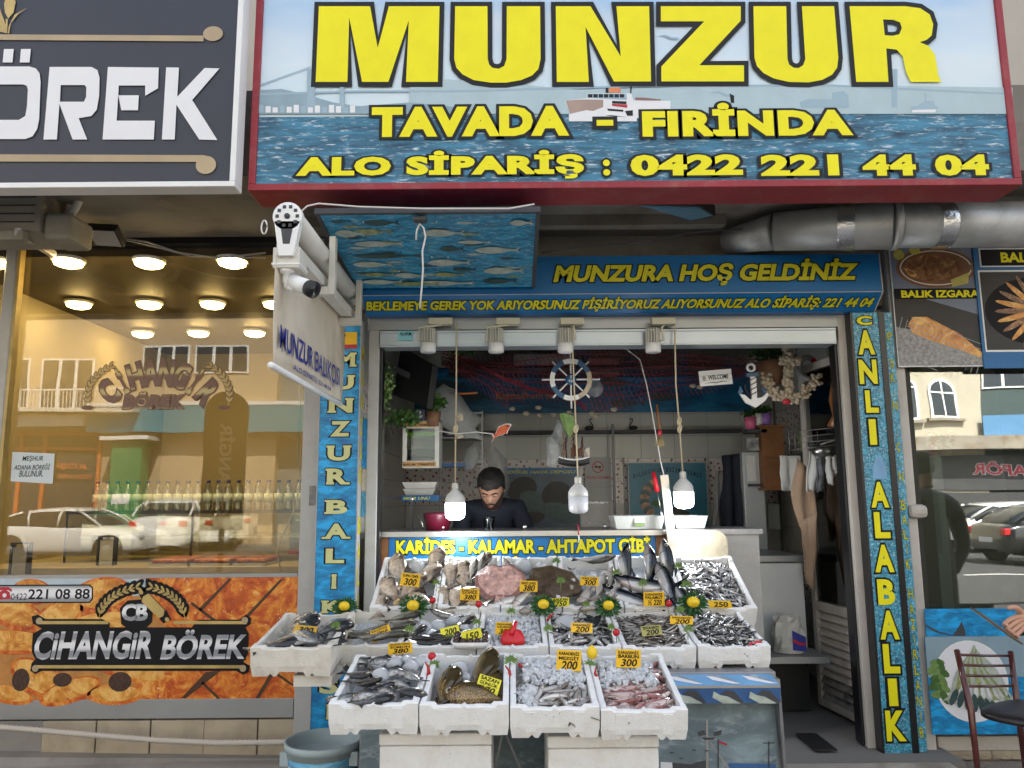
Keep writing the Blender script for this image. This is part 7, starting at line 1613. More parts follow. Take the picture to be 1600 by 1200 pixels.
c=C['I'];f=heap_fn(c,.075,.025,8);heap(c,'ice_bed',M['ice'],f,.006,20,'bed of ice filling the scoop crate','ice');crushed(c,420,f,'crushed ice filling the crate with the red scoop',4,smin=.007,smax=.02)
for nm,s in (('A',5),('B',6),('C',7),('D',8),('H',9),('G',10),('M',11),('N',12),('F',13),('E',14)):
 c=C[nm];f=heap_fn(c,.05,.01,s);heap(c,'ice_bed',M['ice'],f,.007,18,'bed of ice under the fish of the %s'%c['o']['label'].replace('white ','').replace('grubby ',''),'ice')
ice(C['M'],[(-.05,.55,.115,.036),(.28,.75,.11,.034),(.05,.82,.11,.032),(.38,.85,.11,.03),(-.3,.55,.10,.024),(.2,.9,.11,.028)],['large clear ice lump in the middle of the grey bream crate','ice lump at right in the grey bream crate','ice lump at the back of the grey bream crate','ice lump in the right rear corner of the grey bream crate','small ice lump at left in the grey bream crate','ice lump near the rear rim of the grey bream crate'])
ice(C['N'],[(-.12,.8,.09,.04),(-.05,.62,.09,.03)],['tall ice lump standing behind the carp','ice lump between two carp'])
ice(C['J'],[(-.2,.62,.10,.055)],['flat lump of ice on the sardines'])
ice(C['H'],[(-.1,.6,.09,.04),(-.3,.55,.09,.045),(.1,.75,.09,.035),(-.15,.35,.085,.035),(.3,.5,.09,.03)],['square ice lump in the middle of the dark fish crate','large ice lump at left of the dark fish crate','ice lump at the back of the dark fish crate','ice lump in front in the dark fish crate','ice lump at right in the dark fish crate'])
ice(C['B'],[(.1,.75,.09,.05),(-.2,.8,.09,.045)],['pale ice lump behind the pink turbot','ice lump behind the breams in the second crate of the top row'])
ice(C['A'],[(.1,.82,.10,.05)],['rounded ice lump at the back of the first top row crate'])
ice(C['C'],[(-.1,.85,.09,.05),(-.3,.8,.09,.035),(.2,.8,.09,.04)],['large ice lump behind the brown turbot','ice lump left of the brown turbot','ice lump at the back right of the brown turbot'])
ice(C['D'],[(.1,.6,.09,.035),(.32,.62,.095,.035),(-.25,.6,.09,.03)],['ice lump in the middle of the pale bass crate','ice lump at the right of the pale bass crate','ice lump at the left of the pale bass crate'])
ice(C['E'],[(.0,.5,.08,.04)],['ice lump between the bonito'])
# --- larger fish, placed one by one
def many(key,name,c,rows,lbls,cat='fish',group=None):
 for r_,lb in zip(rows,lbls):
  x,y,z,h,ro,pi_,s,k=r_;lay(key,c,x,y,z,h,ro,pi_,s,k,name,lb,cat,group)
many('bream','gilt_head_bream',C['A'],[(-.25,.34,.095,118,70,-4,.95,0),(.05,.34,.115,62,95,-4,.95,1),(.30,.60,.105,72,75,-8,.98,2),(-.20,.74,.10,108,75,-10,.92,1),(.28,.16,.10,140,100,5,.8,0),(-.38,.12,.085,95,80,0,.75,2),(.0,.10,.09,25,90,0,.75,1),(.36,.85,.10,75,80,-30,.9,0)],['dark headed bream left of the CUPRA card','pale bream lying in front of the CUPRA card','bream leaning on the right wall of the first top row crate','open mouthed bream standing behind the CUPRA card','small bream at the front right of the first top row crate','small bream in the front left corner of the top row','small bream behind the first lemon rosette','bream in the rear right corner of the first crate'])
many('bream','gilt_head_bream',C['B'],[(-.36,.62,.10,88,75,-8,.9,0),(-.12,.56,.105,98,75,-8,.92,1),(-.22,.14,.10,80,85,-10,.85,2),(-.40,.18,.09,100,85,0,.8,1),(.12,.76,.12,60,75,-12,.85,0),(.05,.16,.10,150,90,0,.8,1)],['bream at the left edge of the second top row crate','bream standing left of the two white fish','dark bream under the DENİZ CUPRA card','bream in the front left corner of the second crate','bream with dark back above the pink turbot','bream lying in front of the pink turbot'])
many('bass','sea_bass',C['B'],[(.02,.62,.13,80,80,-12,.75,0),(.14,.66,.135,78,80,-12,.75,1)],['slim white fish standing left of the pink turbot','second slim white fish nearest the pink turbot'])
many('bass','sea_bass',C['C'],[(-.28,.62,.12,128,90,-10,.85,1),(-.30,.16,.10,205,90,0,.9,0),(-.12,.20,.10,230,90,0,.85,2),(-.35,.35,.10,215,90,0,.9,3),(.0,.1,.09,240,90,0,.8,1)],['slim bass curving along the right of the pink turbot','pale bass below the DENİZ LEVREK card','bass tail down beside the second lemon rosette','bass lying across the left of the turbot crate','small bass in front of the brown turbot'])
many('bass','sea_bass',C['D'],[(.12,.82,.14,5,90,0,.95,1),(-.30,.50,.12,265,90,0,.8,0),(-.10,.26,.11,250,90,0,.95,1),(.16,.30,.13,72,90,0,1.0,0),(.36,.22,.12,60,90,0,.9,2),(.02,.12,.10,235,90,0,.85,3),(.36,.45,.11,80,90,-10,.8,1),(.2,.08,.10,210,90,0,.7,0)],['long bass lying along the back rim of its crate','bass at the left edge under the LEVREK card','pale bass below the LEVREK İZMİR card','thick bass lying head up right of the LEVREK card','bass at the right edge of the pale bass crate','bass in front of the pale bass crate','bass at the rear right of the pale bass crate','small bass by the third lemon rosette'])
def turbot(name,label,c,x,y,z,R,m_,tail=False,squash=.85,head=0,tilt=20):
 q=MB();n=44;vv=[Vector((0,0,R*.16))];ff=[];rings=7
 for k in range(1,rings+1):
  rr=k/rings
  for i in range(n):
   a=2*math.pi*i/n;rad_=R*rr*(1+.018*math.sin(a*5+k)*(rr>.8));
   if tail:rad_*=(1-.16*math.exp(-((a-math.pi/2)/.35)**2)*(1))
   vv.append(Vector((rad_*math.cos(a),rad_*math.sin(a)*squash,R*.16*(1-rr**2)+.006*math.sin(a*7)*(rr>.7))))
 for i in range(n):ff.append((0,1+i,1+(i+1)%n))
 for k in range(rings-1):
  for i in range(n):a=1+k*n+i;b_=1+k*n+(i+1)%n;ff.append((a,a+n,b_+n,b_))
 q.add(vv,ff[:n*(rings-1)],m_,True);q.add(vv,ff[n*(rings-1):],M['fringe'] if tail else m_,True);q.add([v-Vector((0,0,.012)) for v in vv],[t[::-1] for t in ff],m_)
 q.add([(-R*.14,-R*squash*.8,.008),(R*.14,-R*squash*.8,.008),(R*.26,-R*squash*1.4,.006),(0,-R*squash*1.28,.006),(-R*.26,-R*squash*1.4,.006)],[(0,4,3,2,1)],m_)
 r=random.Random(3)
 for k in range(60):a=r.uniform(0,6.3);rr=r.uniform(0,.85)*R;q.ball((rr*math.cos(a),rr*math.sin(a)*squash,R*.16*(1-(rr/R)**2)),.0035,m_,5,k=3)
 return q.build(name,None,M=c['M']@T_((x*c['W'],y*c['D'],z))@R_(rad(tilt),'X')@R_(rad(head),'Z'),label=label,cat='fish')
turbot('turbot','pink bellied turbot laid open heart shaped in the top row',C['B'],.50,.40,.135,.135,M['turbotpink'],True,.98,0,12)
turbot('turbot','rough dark brown turbot with a green sprig on it',C['C'],.42,.42,.125,.145,M['turbot'],False,.72,-28,12)
many('bonito','bonito',C['E'],[(-.34,.50,.135,100,90,-46,.80,3),(.04,.58,.135,80,95,-46,.74,2),(.36,.58,.14,94,80,-46,.80,0),(.0,.36,.125,168,85,2,.95,1),(-.28,.14,.11,158,80,0,.95,1),(.28,.28,.13,98,100,-12,.90,0),(.46,.16,.10,100,90,0,.8,2),(.12,.10,.08,10,80,0,.8,0)],['dark bonito standing nose up at the left of its crate','curved black bonito standing nose up in the middle','bonito standing nose up at the right with pale side','shiny black bonito lying across the crate','blue grey bonito lying at the front left','long pale bellied bonito right of the PALAMUT card','bonito lying along the right crate wall','bonito hidden behind the PALAMUT card'])
many('bigrey','grey_fish',C['F'],[(-.12,.52,.115,75,90,-12,.92,0),(.12,.30,.12,128,90,0,.95,1),(.32,.55,.115,60,90,0,.85,2),(-.22,.22,.10,40,90,0,.85,0),(.42,.3,.10,95,85,0,.7,1)],['grey fish with its tail up in the far left crate','wedge shaped grey fish in the middle of the far left crate','grey fish at the right of the far left crate','grey fish low at the left of the far left crate','small grey fish in the right corner of the far left crate'])
many('trout','trout',C['G'],[(-.28,.22,.105,10,90,0,.8,0),(.05,.20,.105,15,90,0,.85,1),(.28,.42,.11,35,90,0,1.0,0),(.30,.18,.11,25,85,0,.9,2),(-.02,.42,.10,30,90,0,.8,1),(.36,.72,.11,40,90,0,.9,0)],['rounded trout at the left of the trout crate','grey trout in front of the ALABALIK card','trout pointing up right beside the ALABALIK card','dark trout at the right front of the trout crate','trout partly under the ALABALIK card','trout at the rear right of its crate'])
many('darkf','dark_fish',C['H'],[(-.2,.20,.10,10,90,0,1,0),(.1,.14,.105,-15,90,0,1,1),(-.35,.4,.10,75,90,0,.9,2),(.3,.3,.10,30,90,0,.9,3),(-.1,.08,.10,5,90,0,.95,1),(.05,.8,.11,170,90,-4,.9,1),(.3,.62,.10,65,90,0,.9,0),(.02,.35,.10,20,90,0,.9,2)],['dark slim fish at the front left of the mussel tray crate','dark slim fish curving left of the mussel tray','dark fish along the left wall beside the ice','dark fish under the 200 card','dark fish lying along the front rim left of the tray','slim fish raised at the back of the 200 card crate','dark fish at the right rear of the 200 card crate','dark fish in the middle of the 200 card crate'])
r_=random.Random(21);rows=[];lbs=[]
pos=[(-.33,.18,'front left corner'),(-.10,.14,'front, second from left'),(.12,.22,'front middle'),(.34,.2,'front right corner'),(-.22,.38,'left of the big ice lump'),(.0,.36,'just before the big ice lump'),(.22,.40,'right of the big ice lump'),(.38,.45,'right wall side'),(-.36,.55,'left wall side'),(-.20,.72,'rear left'),(.12,.62,'behind the big ice lump'),(.32,.66,'rear right'),(-.36,.86,'rear left corner'),(-.08,.88,'middle of the rear rim'),(.0,.08,'front rim')]
for x,y,lb in pos:rows.append((x,y,.10+r_.uniform(0,.02),r_.uniform(-60,60)+(0 if r_.random()<.5 else 180),r_.choice((75,90,100)),r_.uniform(-10,10),r_.uniform(.62,.85),r_.randrange(3)));lbs.append('striped grey bream in the lowest left crate, '+lb)
many('grey','grey_bream',C['M'],rows,lbs)
many('carp','carp',C['N'],[(-.25,.42,.085,84,50,-4,.80,0),(.16,.66,.10,75,60,-6,.78,1),(.14,.26,.085,165,55,0,.74,2),(.36,.48,.075,100,80,0,.66,1)],['brown olive carp at the left of its crate','dark carp standing at the back under the SAZAN card','golden scaled carp lying across the front','carp along the right wall behind the SAZAN card'])
Yy=3.52;cM=C['H'];a=P(735,1013,Yy-.04)
t=thing('mussel_tray','white foam tray of dark stuffed mussels with a yellow 150 card','tray',a);q=MB();w_,d_,hh_=.085,.10,.03
def rr(w,d,z,r=.02):
 out=[]
 for cx_,cy_,a0 in ((w-r,-d+r,-90),(w-r,d-r,0),(-w+r,d-r,90),(-w+r,-d+r,180)):
  for k in range(5):an=rad(a0+k*22.5);out.append((cx_+r*math.cos(an),cy_+r*math.sin(an),z))
 return out
R1=[rr(w_*.8,d_*.8,0),rr(w_,d_,hh_),rr(w_*.96,d_*.96,hh_),rr(w_*.78,d_*.78,.004)];vv=[Vector(p)+a+Vector((0,.06,0)) for r in R1 for p in r];n=20;ff=[tuple(range(n-1,-1,-1)),tuple(range(3*n,4*n))]
for k in range(3):
 for i in range(n):ff.append((k*n+i,k*n+(i+1)%n,(k+1)*n+(i+1)%n,(k+1)*n+i))
q.add(vv,ff,None,True);q.build('tray',M['white_paint'],t)
ms=mat('mussel_shell',(.055,.028,.028),.25,var=.6,vs_=60);r_=random.Random(5)
for row in range(3):
 for k in range(5):
  q=MB();q.ball(a+Vector((-.062+k*.031,.0+row*.045,.03+row*.008)),.019,None,9,(.8,1.25,.7),5);q.build('mussel',ms,t)
t=thing('ice_scoop','red plastic ice scoop stuck in the crushed ice','scoop',P(806,995,3.58));Yc_=3.56
q=MB();q.tube([P(799,992,Yc_+.02),P(806,972,Yc_+.06)],[.012,.011],8);q.build('handle',M['red'],t)
q=MB();c0=P(801,1008,Yc_);n=10;vv=[]
for j,(rr_,yy,zz) in enumerate(((.052,0,0),(.050,.02,.03),(.036,.035,.052),(.012,.035,.058))):
 for i in range(n+1):a=math.pi*i/n;vv.append(c0+Vector((rr_*math.cos(a),yy+.016*(1-math.sin(a)),zz+0*math.sin(a))))
ff=[(j*(n+1)+i,j*(n+1)+i+1,(j+1)*(n+1)+i+1,(j+1)*(n+1)+i) for j in range(3) for i in range(n)]
q.add(vv,ff,None,True);o=q.build('bowl',M['red'],t);o.modifiers.new('t','SOLIDIFY').thickness=.004
q=MB();c0=P(1180,1004,3.57);q.add([c0+Vector(v) for v in ((-.03,-.01,-.012),(.03,-.01,-.012),(.03,.01,.012),(-.01,.02,.0),(-.03,-.004,-.004),(.03,-.004,-.002))],[(0,1,2,3),(0,4,5,1),(3,2,5,4)]);simple('red_plastic_piece','small red plastic scoop edge showing in the right end crate','scoop',q,M['red'])
# --- price cards
def card(cx,cy,w,h,Y,lines,num,rot,m_,label,back=0.,numf=.45):
 c0=P(cx,cy,Y);sc=1/(F/(Y*math.cos(pitch)+(c0.z-1.45)*math.sin(pitch)));W_,H_=w*sc,h*sc/max(.35,math.cos(rad(back)))
 U=Vector((math.cos(rad(rot)),0,math.sin(rad(rot))));V=Vector((-math.sin(rad(rot))*1,math.sin(rad(back)),math.cos(rad(rot))*math.cos(rad(back)))).normalized();Nn=U.cross(V);Nn=Nn if Nn.y<0 else -Nn
 fr=(c0,U,V,Nn);t=thing('price_card',label,'price card',c0);q=MB();e=W_/2;g=H_/2
 q.poly([(-e,-g),(e,-g+.002),(e-.001,g),(-e+.001,g-.001)],fr,0,None,(),.0015);q.build('sheet',m_,t)
 q=MB();nl=len(lines);top=g*.90;lh=(2*g*(1-numf)*.88)/max(1,nl)
 for i,s in enumerate(lines):q.text(s,fr,-e*.82,e*.82,top-(i+1)*lh*.95+lh*.12,top-i*lh*.95,M['ink'],None,0,.03,0,h=.0012)
 q.text(num,fr,-e*.62,e*.70,-g*.85,-g*.85+2*g*numf*.9,M['ink'],None,0,.022,.22,h=.0014,rot=.02);q.build('lettering',parent=t)
ty,tl_=M['tagy'],M['tagl']
card(641,906,30,20,4.02,['ÇUPRA İZMİR'],'300',-8,ty,'orange price card ÇUPRA İZMİR 300 among the breams',numf=.6)
card(734,929,30,18,3.98,['DENİZ','ÇUPRA'],'380',-3,ty,'orange price card DENİZ ÇUPRA below the pink turbot left side')
card(826,916,28,17,4.02,['DENİZ LEVREK'],'380',-3,ty,'orange price card DENİZ LEVREK 380 left of the brown turbot',numf=.6)
card(876,941,27,14,3.97,['KALKAN'],'750',2,tl_,'yellow price card 750 under the brown turbot',numf=.6)
card(921,908,29,14,4.03,['LEVREK İZMİR'],'300',-4,ty,'orange price card LEVREK İZMİR 300',numf=.62)
card(1022,936,33,22,3.95,['KARADENİZ','PALAMUT'],'½ 220',0,ty,'orange price card KARADENİZ PALAMUT before the bonito',numf=.42)
card(1125,944,36,9,3.96,[],'250',-2,ty,'orange price card lying almost flat before the anchovies',55,numf=.8)
card(477,984,36,11,3.45,[],'300',-6,mat('dull_orange_card',(.55,.33,.03),.5,var=.2,vs_=10),'dull orange card lying flat in the far left crate',50,numf=.8)
card(595,990,32,18,3.62,['KILÇIKSIZ','ALABALIK'],'180',20,ty,'tilted orange price card KILÇIKSIZ ALABALIK 180',20)
card(625,1013,38,17,3.46,['KILÇIKSIZ DURAL','SOMON'],'380',3,ty,'orange price card SOMON 380 hung on the front rim of the trout crate')
card(703,986,30,13,3.62,[],'200',12,tl_,'yellow price card 200 on the ice of the dark fish crate',20,numf=.8)
card(737,992,32,15,3.50,[],'150',12,tl_,'yellow price card 150 standing on the mussels',5,numf=.75)
card(789,982,30,19,3.62,['KARADENİZ','ÇİNEKOP'],'300',-3,ty,'orange price card ÇİNEKOP 300 on the crushed ice')
card(909,981,34,14,3.62,['KARADENİZ'],'200',-4,ty,'orange price card 200 on the sardines',20,numf=.6)
card(1018,985,32,14,3.62,['İSTAVRİT'],'200',4,mat('pale_olive_card',(.40,.36,.10),.5,var=.3,vs_=12),'faded olive card lying on the thin brown fish',35,numf=.55)
card(1065,969,36,13,3.66,['KARADENİZ'],'200',-3,ty,'orange price card 200 on the rim between the two right crates',5,numf=.6)
card(763,1071,36,25,3.06,['SAZAN','GÜNLÜK'],'170',-18,tl_,'tilted yellow price card SAZAN GÜNLÜK 170 on the carp',20,numf=.4)
card(889,1032,39,31,3.22,['KARADENİZ','MEZGİT'],'200',-4,ty,'large orange price card KARADENİZ MEZGİT 200',5,numf=.45)
card(982,1029,39,27,3.25,['KARADENİZ','BARBUN'],'300',-3,ty,'large orange price card KARADENİZ BARBUN 300',5,numf=.45)
# --- lemons in parsley, radishes, chillies, sprigs
def rosette(x,y,Y,label,s=1.):
 c=P(x,y,Y);r=random.Random(int(x));t=thing('garnish',label,'garnish',c);q=MB()
 for k in range(230):
  a=r.uniform(0,6.283);rr_=r.uniform(.02,.058)*s;z=r.uniform(-.5,1)*.03*s;p=c+Vector((rr_*math.cos(a),z-.0,rr_*math.sin(a)*.78-.004));d=Vector((math.cos(a),r.uniform(-.8,.3),math.sin(a)*.8)).normalized();sd_=d.cross(Vector((r.uniform(-1,1),1,r.uniform(-1,1)))).normalized()*.005
  L_=r.uniform(.012,.022)*s;q.add([p-d*L_*.4,p+sd_,p+d*L_,p-sd_],[(0,1,2,3)])
 q.build('parsley',M['parsley'],t);q=MB();q.ball(c+Vector((0,-.018,.006)),.0245*s,None,12,(1.15,.9,.95),8);q.ball(c+Vector((.002,-.042*s,.007)),.005,None,6,k=4);q.build('lemon',M['lemon'],t)
 q=MB();q.tube([c+Vector((0,.01,-.01)),c+Vector((0,.02,-.06))],.002,5);q.build('stick',M['greenlt'],t)
rosette(539,948,3.98,'lemon in a parsley rosette over the far left crates')
rosette(646,947,3.92,'lemon in a parsley rosette below the first bream crate',1.1);rosette(849,945,3.92,'lemon in a parsley rosette left of the yellow 750 card');rosette(950,947,3.92,'lemon in a parsley rosette below the pale bass crate');rosette(1082,942,3.92,'lemon in a parsley rosette below the bonito crate',1.15)
q=MB();c=P(925,1020,3.3);q.ball(c,.023,None,12,(1,.9,1.15),8);q.ball(c+Vector((0,0,.026)),.006,None,6,k=4);simple('lemon','single lemon on a stick between the MEZGİT and BARBUN cards','lemon',q,M['lemon'])
for x,y,Y,lb in ((676,938,3.93,'red radish right of the first lemon rosette'),(748,944,3.93,'red radish below the pink turbot'),(675,1026,3.36,'red radish on the divider above the carp'),(1045,943,3.9,'red radish right of the PALAMUT card'),(963,988,3.55,'red radish on the rim right of the sardines')):
 q=MB();c=P(x,y,Y);q.ball(c,.0165 if Y>3.5 else .018,None,10,(1,1,1.05),7);q.tube([c-Vector((0,0,.015)),c-Vector((0,-.005,.05))],.0018,4,M['greenlt']);simple('radish',lb,'radish',q,M['radish'])
def chilli(pts,Y,label):
 q=MB();ps=[P(x,y,Y) for x,y in pts];n=len(ps);q.tube(ps,[.002]+[.006+.004*i/(n-2) for i in range(n-2)]+[.006],7,M['chilli']);q.tube([ps[-1],ps[-1]+Vector((.004,0,-.022))],.0022,4,M['parsley']);simple('chilli_pepper',label,'pepper',q)
chilli([(664,1034),(669,1042),(670,1052),(666,1063)],3.2,'red chilli pepper on the rim between bream and carp crates');chilli([(789,1040),(796,1048),(797,1060),(792,1069)],3.2,'red chilli pepper on the rim between carp and whiting');chilli([(829,1045),(818,1044),(810,1037)],3.3,'red chilli pepper lying on the whiting');chilli([(931,1042),(930,1052),(935,1063),(941,1072)],3.2,'red chilli pepper on the rim between whiting and mullet');chilli([(866,958),(859,963),(855,970)],3.6,'small red chilli pepper on the rim left of the sardines')
def sprig(x,y,Y,label,s=1.,m_='greenlt',n=15):
 q=MB();c=P(x,y,Y);r=random.Random(int(x*3+y))
 for k in range(n):
  a=rad(-25+230*k/(n-1)) if n>4 else 1;d=Vector((math.cos(a),r.uniform(-.5,-.1),math.sin(a))).normalized();L_=r.uniform(.022,.034)*s;sd_=Vector((-d.z,0,d.x)).normalized()*.0032*s
  q.add([c,c+d*L_*.5+sd_,c+d*L_,c+d*L_*.5-sd_],[(0,1,2,3)])
 q.tube([c,c-Vector((0,-.01,.05))],.0016,4);simple('parsley_sprig',label,'garnish',q,M[m_])
for x,y,Y,s,lb in ((682,911,4.1,.9,'pale green sprig on the rim right of the first crate'),(772,890,4.2,.8,'green sprig lying on top of the pink turbot'),(876,908,4.05,1,'green sprig on the brown turbot'),(869,877,4.28,1,'green sprig above the brown turbot'),(963,895,4.15,1,'green sprig on the rim left of the bonito'),(1004,912,4.08,1.1,'pale green sprig among the bonito'),(1060,885,4.2,1,'bright green sprig at the left rim of the anchovy crate'),(1072,914,4.05,1.1,'pale green sprig lower on the anchovy crate rim'),(799,956,3.9,1,'green sprig on the back rim of the crushed ice crate'),(640,984,3.6,1,'green sprig on the rim right of the ALABALIK card'),(745,973,3.7,.9,'green sprig behind the mussel tray'),(857,983,3.58,1,'green sprig on the rim left of the sardines'),(1062,954,3.8,1,'leafy sprig below the last rosette'),(1075,984,3.6,1,'green sprig on the rim between the two right crates'),(955,981,3.6,.9,'green sprig beside the rim radish'),(679,1040,3.3,1.1,'green sprig beside the divider radish above the carp'),(798,1032,3.3,1.2,'green sprig above the middle chilli'),(922,1040,3.3,1.1,'green sprig below the single lemon'),(705,998,3.6,1,'green sprig below the yellow 200 card'),(525,978,3.5,.9,'feathery sprig at the right of the far left crate'),(916,945,3.93,.9,'green sprig between the two middle rosettes')):
 sprig(x,y,Y,lb,s)
# --- bucket
c=P(506,1155,3.75);t=thing('bucket','large grey rimmed bucket printed with blue sky and clouds','bucket',(c.x,c.y,.0));R=(P(566,1155,3.75).x-P(446,1155,3.75).x)/2;zr=c.z
q=MB();q.lathe([(R*.78,.0),(R*.93,zr-.03)],(c.x,c.y,0),36,cap=False);q.build('wall',M['bucket_blue'],t)
q=MB();q.lathe([(R*.95,zr-.055),(R*.965,zr-.03),(R*.99,zr-.03),(R,zr),(R*.95,zr+.004),(R*.92,zr-.01),(R*.76,.02),(0,.015)],(c.x,c.y,0),36);q.build('rim',M['bucket_grey'],t)
q=MB();q.tube([(c.x-.05,c.y+.02,.03),(c.x-.04,c.y+.06,zr*.62),(c.x+.0,c.y+.06,zr*.72),(c.x+.045,c.y+.04,zr*.6),(c.x+.06,c.y+.02,.04)],.004,6);q.build('handle',M['steel'],t)
for s in (-1,1):q=MB();q.box(c.x+s*R*.88-.02,c.x+s*R*.88+.02,c.y-R*.45-.01,c.y-R*.45+.01,zr-.09,zr-.03);q.build('handle_lug',M['bucket_grey'],t,bev=.003)
# --- PEOPLE
def skin_graph(name,pts,edges,radii,m,root=0,sub=2,parent=None,Mx=None,smooth=True):
 me=bpy.data.meshes.new(name);me.from_pydata([Vector(p) for p in pts],edges,[])
 me.materials.append(m);o=bpy.data.objects.new(name,me);COL.objects.link(o)
 sk=o.modifiers.new('skin','SKIN');sk.use_smooth_shade=True
 for i,v in enumerate(me.skin_vertices[0].data):
  r=radii[i];v.radius=(r,r) if not isinstance(r,tuple) else r;v.use_root=(i==root)
 ss=o.modifiers.new('sub','SUBSURF');ss.levels=sub;ss.render_levels=sub
 if parent:o.parent=parent
 if Mx is not None:o.matrix_basis=Mx
 return o
def head_mesh(Mx,m_skin,hairm,parent,beard=True,hl=0.6):
 nr,ns=34,36;q=MB();vv=[];ff=[]
 def R(z):
  pr=[(-1.35,.058,.062),(-1.15,.058,.062),(-.95,.060,.072),(-.75,.062,.088),(-.5,.068,.097),(-.2,.074,.100),(.1,.077,.103),(.45,.077,.105),(.72,.068,.094),(.9,.045,.065),(1,.004,.006)]
  for (z0,a0,b0),(z1,a1,b1) in zip(pr,pr[1:]):
   if z<=z1:t=(z-z0)/(z1-z0);t=max(0,t);return a0+(a1-a0)*t,b0+(b1-b0)*t
  return pr[-1][1:]
 hz=.118
 for i in range(nr):
  t=i/(nr-1);z=-1.35+2.35*(1-(1-t)**1.25)
  a,b_=R(z)
  for k in range(ns):
   th=2*math.pi*k/ns;dx=math.sin(th);dy=-math.cos(th)
   x=a*dx;y=b_*dy
   fr=max(0,math.cos(th))
   if fr>0 and z>-1.0:
    u=abs(dx)
    nose=math.exp(-(u/.16)**2)*max(0,1-abs((z+.25)/.32))*(.030 if z<-.05 else .018)
    if z<-.42:nose*=.3
    brow=.007*math.exp(-((z-.16)/.08)**2)*math.exp(-((u-.33)/.3)**2)
    eye=-.012*math.exp(-((z-.0)/.10)**2)*math.exp(-((u-.40)/.17)**2)
    lip=.007*math.exp(-((z+.55)/.05)**2)*math.exp(-(u/.3)**2)+.006*math.exp(-((z+.66)/.05)**2)*math.exp(-(u/.26)**2)
    chin=.012*math.exp(-((z+.88)/.12)**2)*math.exp(-(u/.35)**2)
    y-=nose+brow+eye+lip+chin
   vv.append((x,y,z*hz))
 for i in range(nr-1):
  for k in range(ns):ff.append((i*ns+k,i*ns+(k+1)%ns,(i+1)*ns+(k+1)%ns,(i+1)*ns+k))
 q.add(vv,ff,None,True)
 for s in (1,-1):
  q.ball((s*.078,.01,-.01),.03,None,10,(.28,.62,1),6)
 o=q.build('body',m_skin,M=Matrix());o.parent=parent;o.matrix_basis=Mx
 h=MB();vv=[];ff=[];rnd=random.Random(2)
 n1,n2=14,32
 for i in range(n1):
  for k in range(n2):
   th=2*math.pi*k/n2;front=math.cos(th)
   zlow=.42+.10*math.sin(k*2.3)*math.cos(k*.9) if front>.5 else (.40-(0.5-front)*1.2 if front>-.2 else -.55)
   z=zlow+(1.03-zlow)*(i/(n1-1))**.8;a,b_=R(min(z,.97));j=rnd.uniform(0,.006)
   g=.010 if 0<i else .002
   sc=1 if i<n1-1 else .12
   vv.append(((a+g+j)*math.sin(th)*sc,-(b_+g+j)*math.cos(th)*sc,z*hz+.006*(i/(n1-1))))
 for i in range(n1-1):
  for k in range(n2):ff.append((i*n2+k,i*n2+(k+1)%n2,(i+1)*n2+(k+1)%n2,(i+1)*n2+k))
 ff.append(tuple((n1-1)*n2+k for k in range(n2)));h.add(vv,ff,None,True);o=h.build('hair',hairm,M=Matrix());o.parent=parent;o.matrix_basis=Mx
 if beard:
  h=MB();vv=[];ff=[];n1=7;ks=[k for k in range(-15,16)]
  for i in range(n1):
   for k in ks:
    th=k*math.pi/22*.9;u=abs(math.sin(th));ztop=-.62 if u<.25 else (-.62+(u-.25)*.75)
    z=-1.05+(ztop+1.05)*i/(n1-1);a,b_=R(z);ch=.012*math.exp(-((z+.88)/.12)**2)*math.exp(-(u/.35)**2)
    vv.append(((a+.004)*math.sin(th),-(b_+.0045)*math.cos(th)-ch-.002,z*hz))
  m_=len(ks)
  for i in range(n1-1):
   for k in range(m_-1):ff.append((i*m_+k,i*m_+k+1,(i+1)*m_+k+1,(i+1)*m_+k))
  h.add(vv,ff,None,True);o=h.build('beard',mat('dark_stubble',(.05,.03,.022),.8,bmp=.8,bs_=220),M=Matrix());o.parent=parent;o.matrix_basis=Mx
  h=MB()
  for s in (1,-1):h.tube([(s*.012,-.112,.165*hz),(s*.032,-.108,.22*hz),(s*.052,-.09,.14*hz)],[.0035,.0045,.002],6)
  h.tube([(-.028,-.104,-.52*hz),(-.012,-.113,-.44*hz),(.012,-.113,-.44*hz),(.028,-.104,-.52*hz)],[.002,.004,.004,.002],6)
  o=h.build('eyebrows',hairm,M=Matrix());o.parent=parent;o.matrix_basis=Mx
  h=MB();h.tube([(-.022,-.106,-.60*hz),(0,-.112,-.605*hz),(.022,-.106,-.60*hz)],[.002,.0045,.002],6,mat('lips',(.36,.13,.10),.5))
  for s in (1,-1):h.ball((s*.031,-.086,.0),.0115,m_skin,8,(1.3,.9,.7),5);h.tube([(s*.018,-.098,-.003),(s*.031,-.101,-.006),(s*.045,-.092,-.003)],[.001,.0016,.001],5,hairm)
  o=h.build('face_details',None,M=Matrix());o.parent=parent;o.matrix_basis=Mx
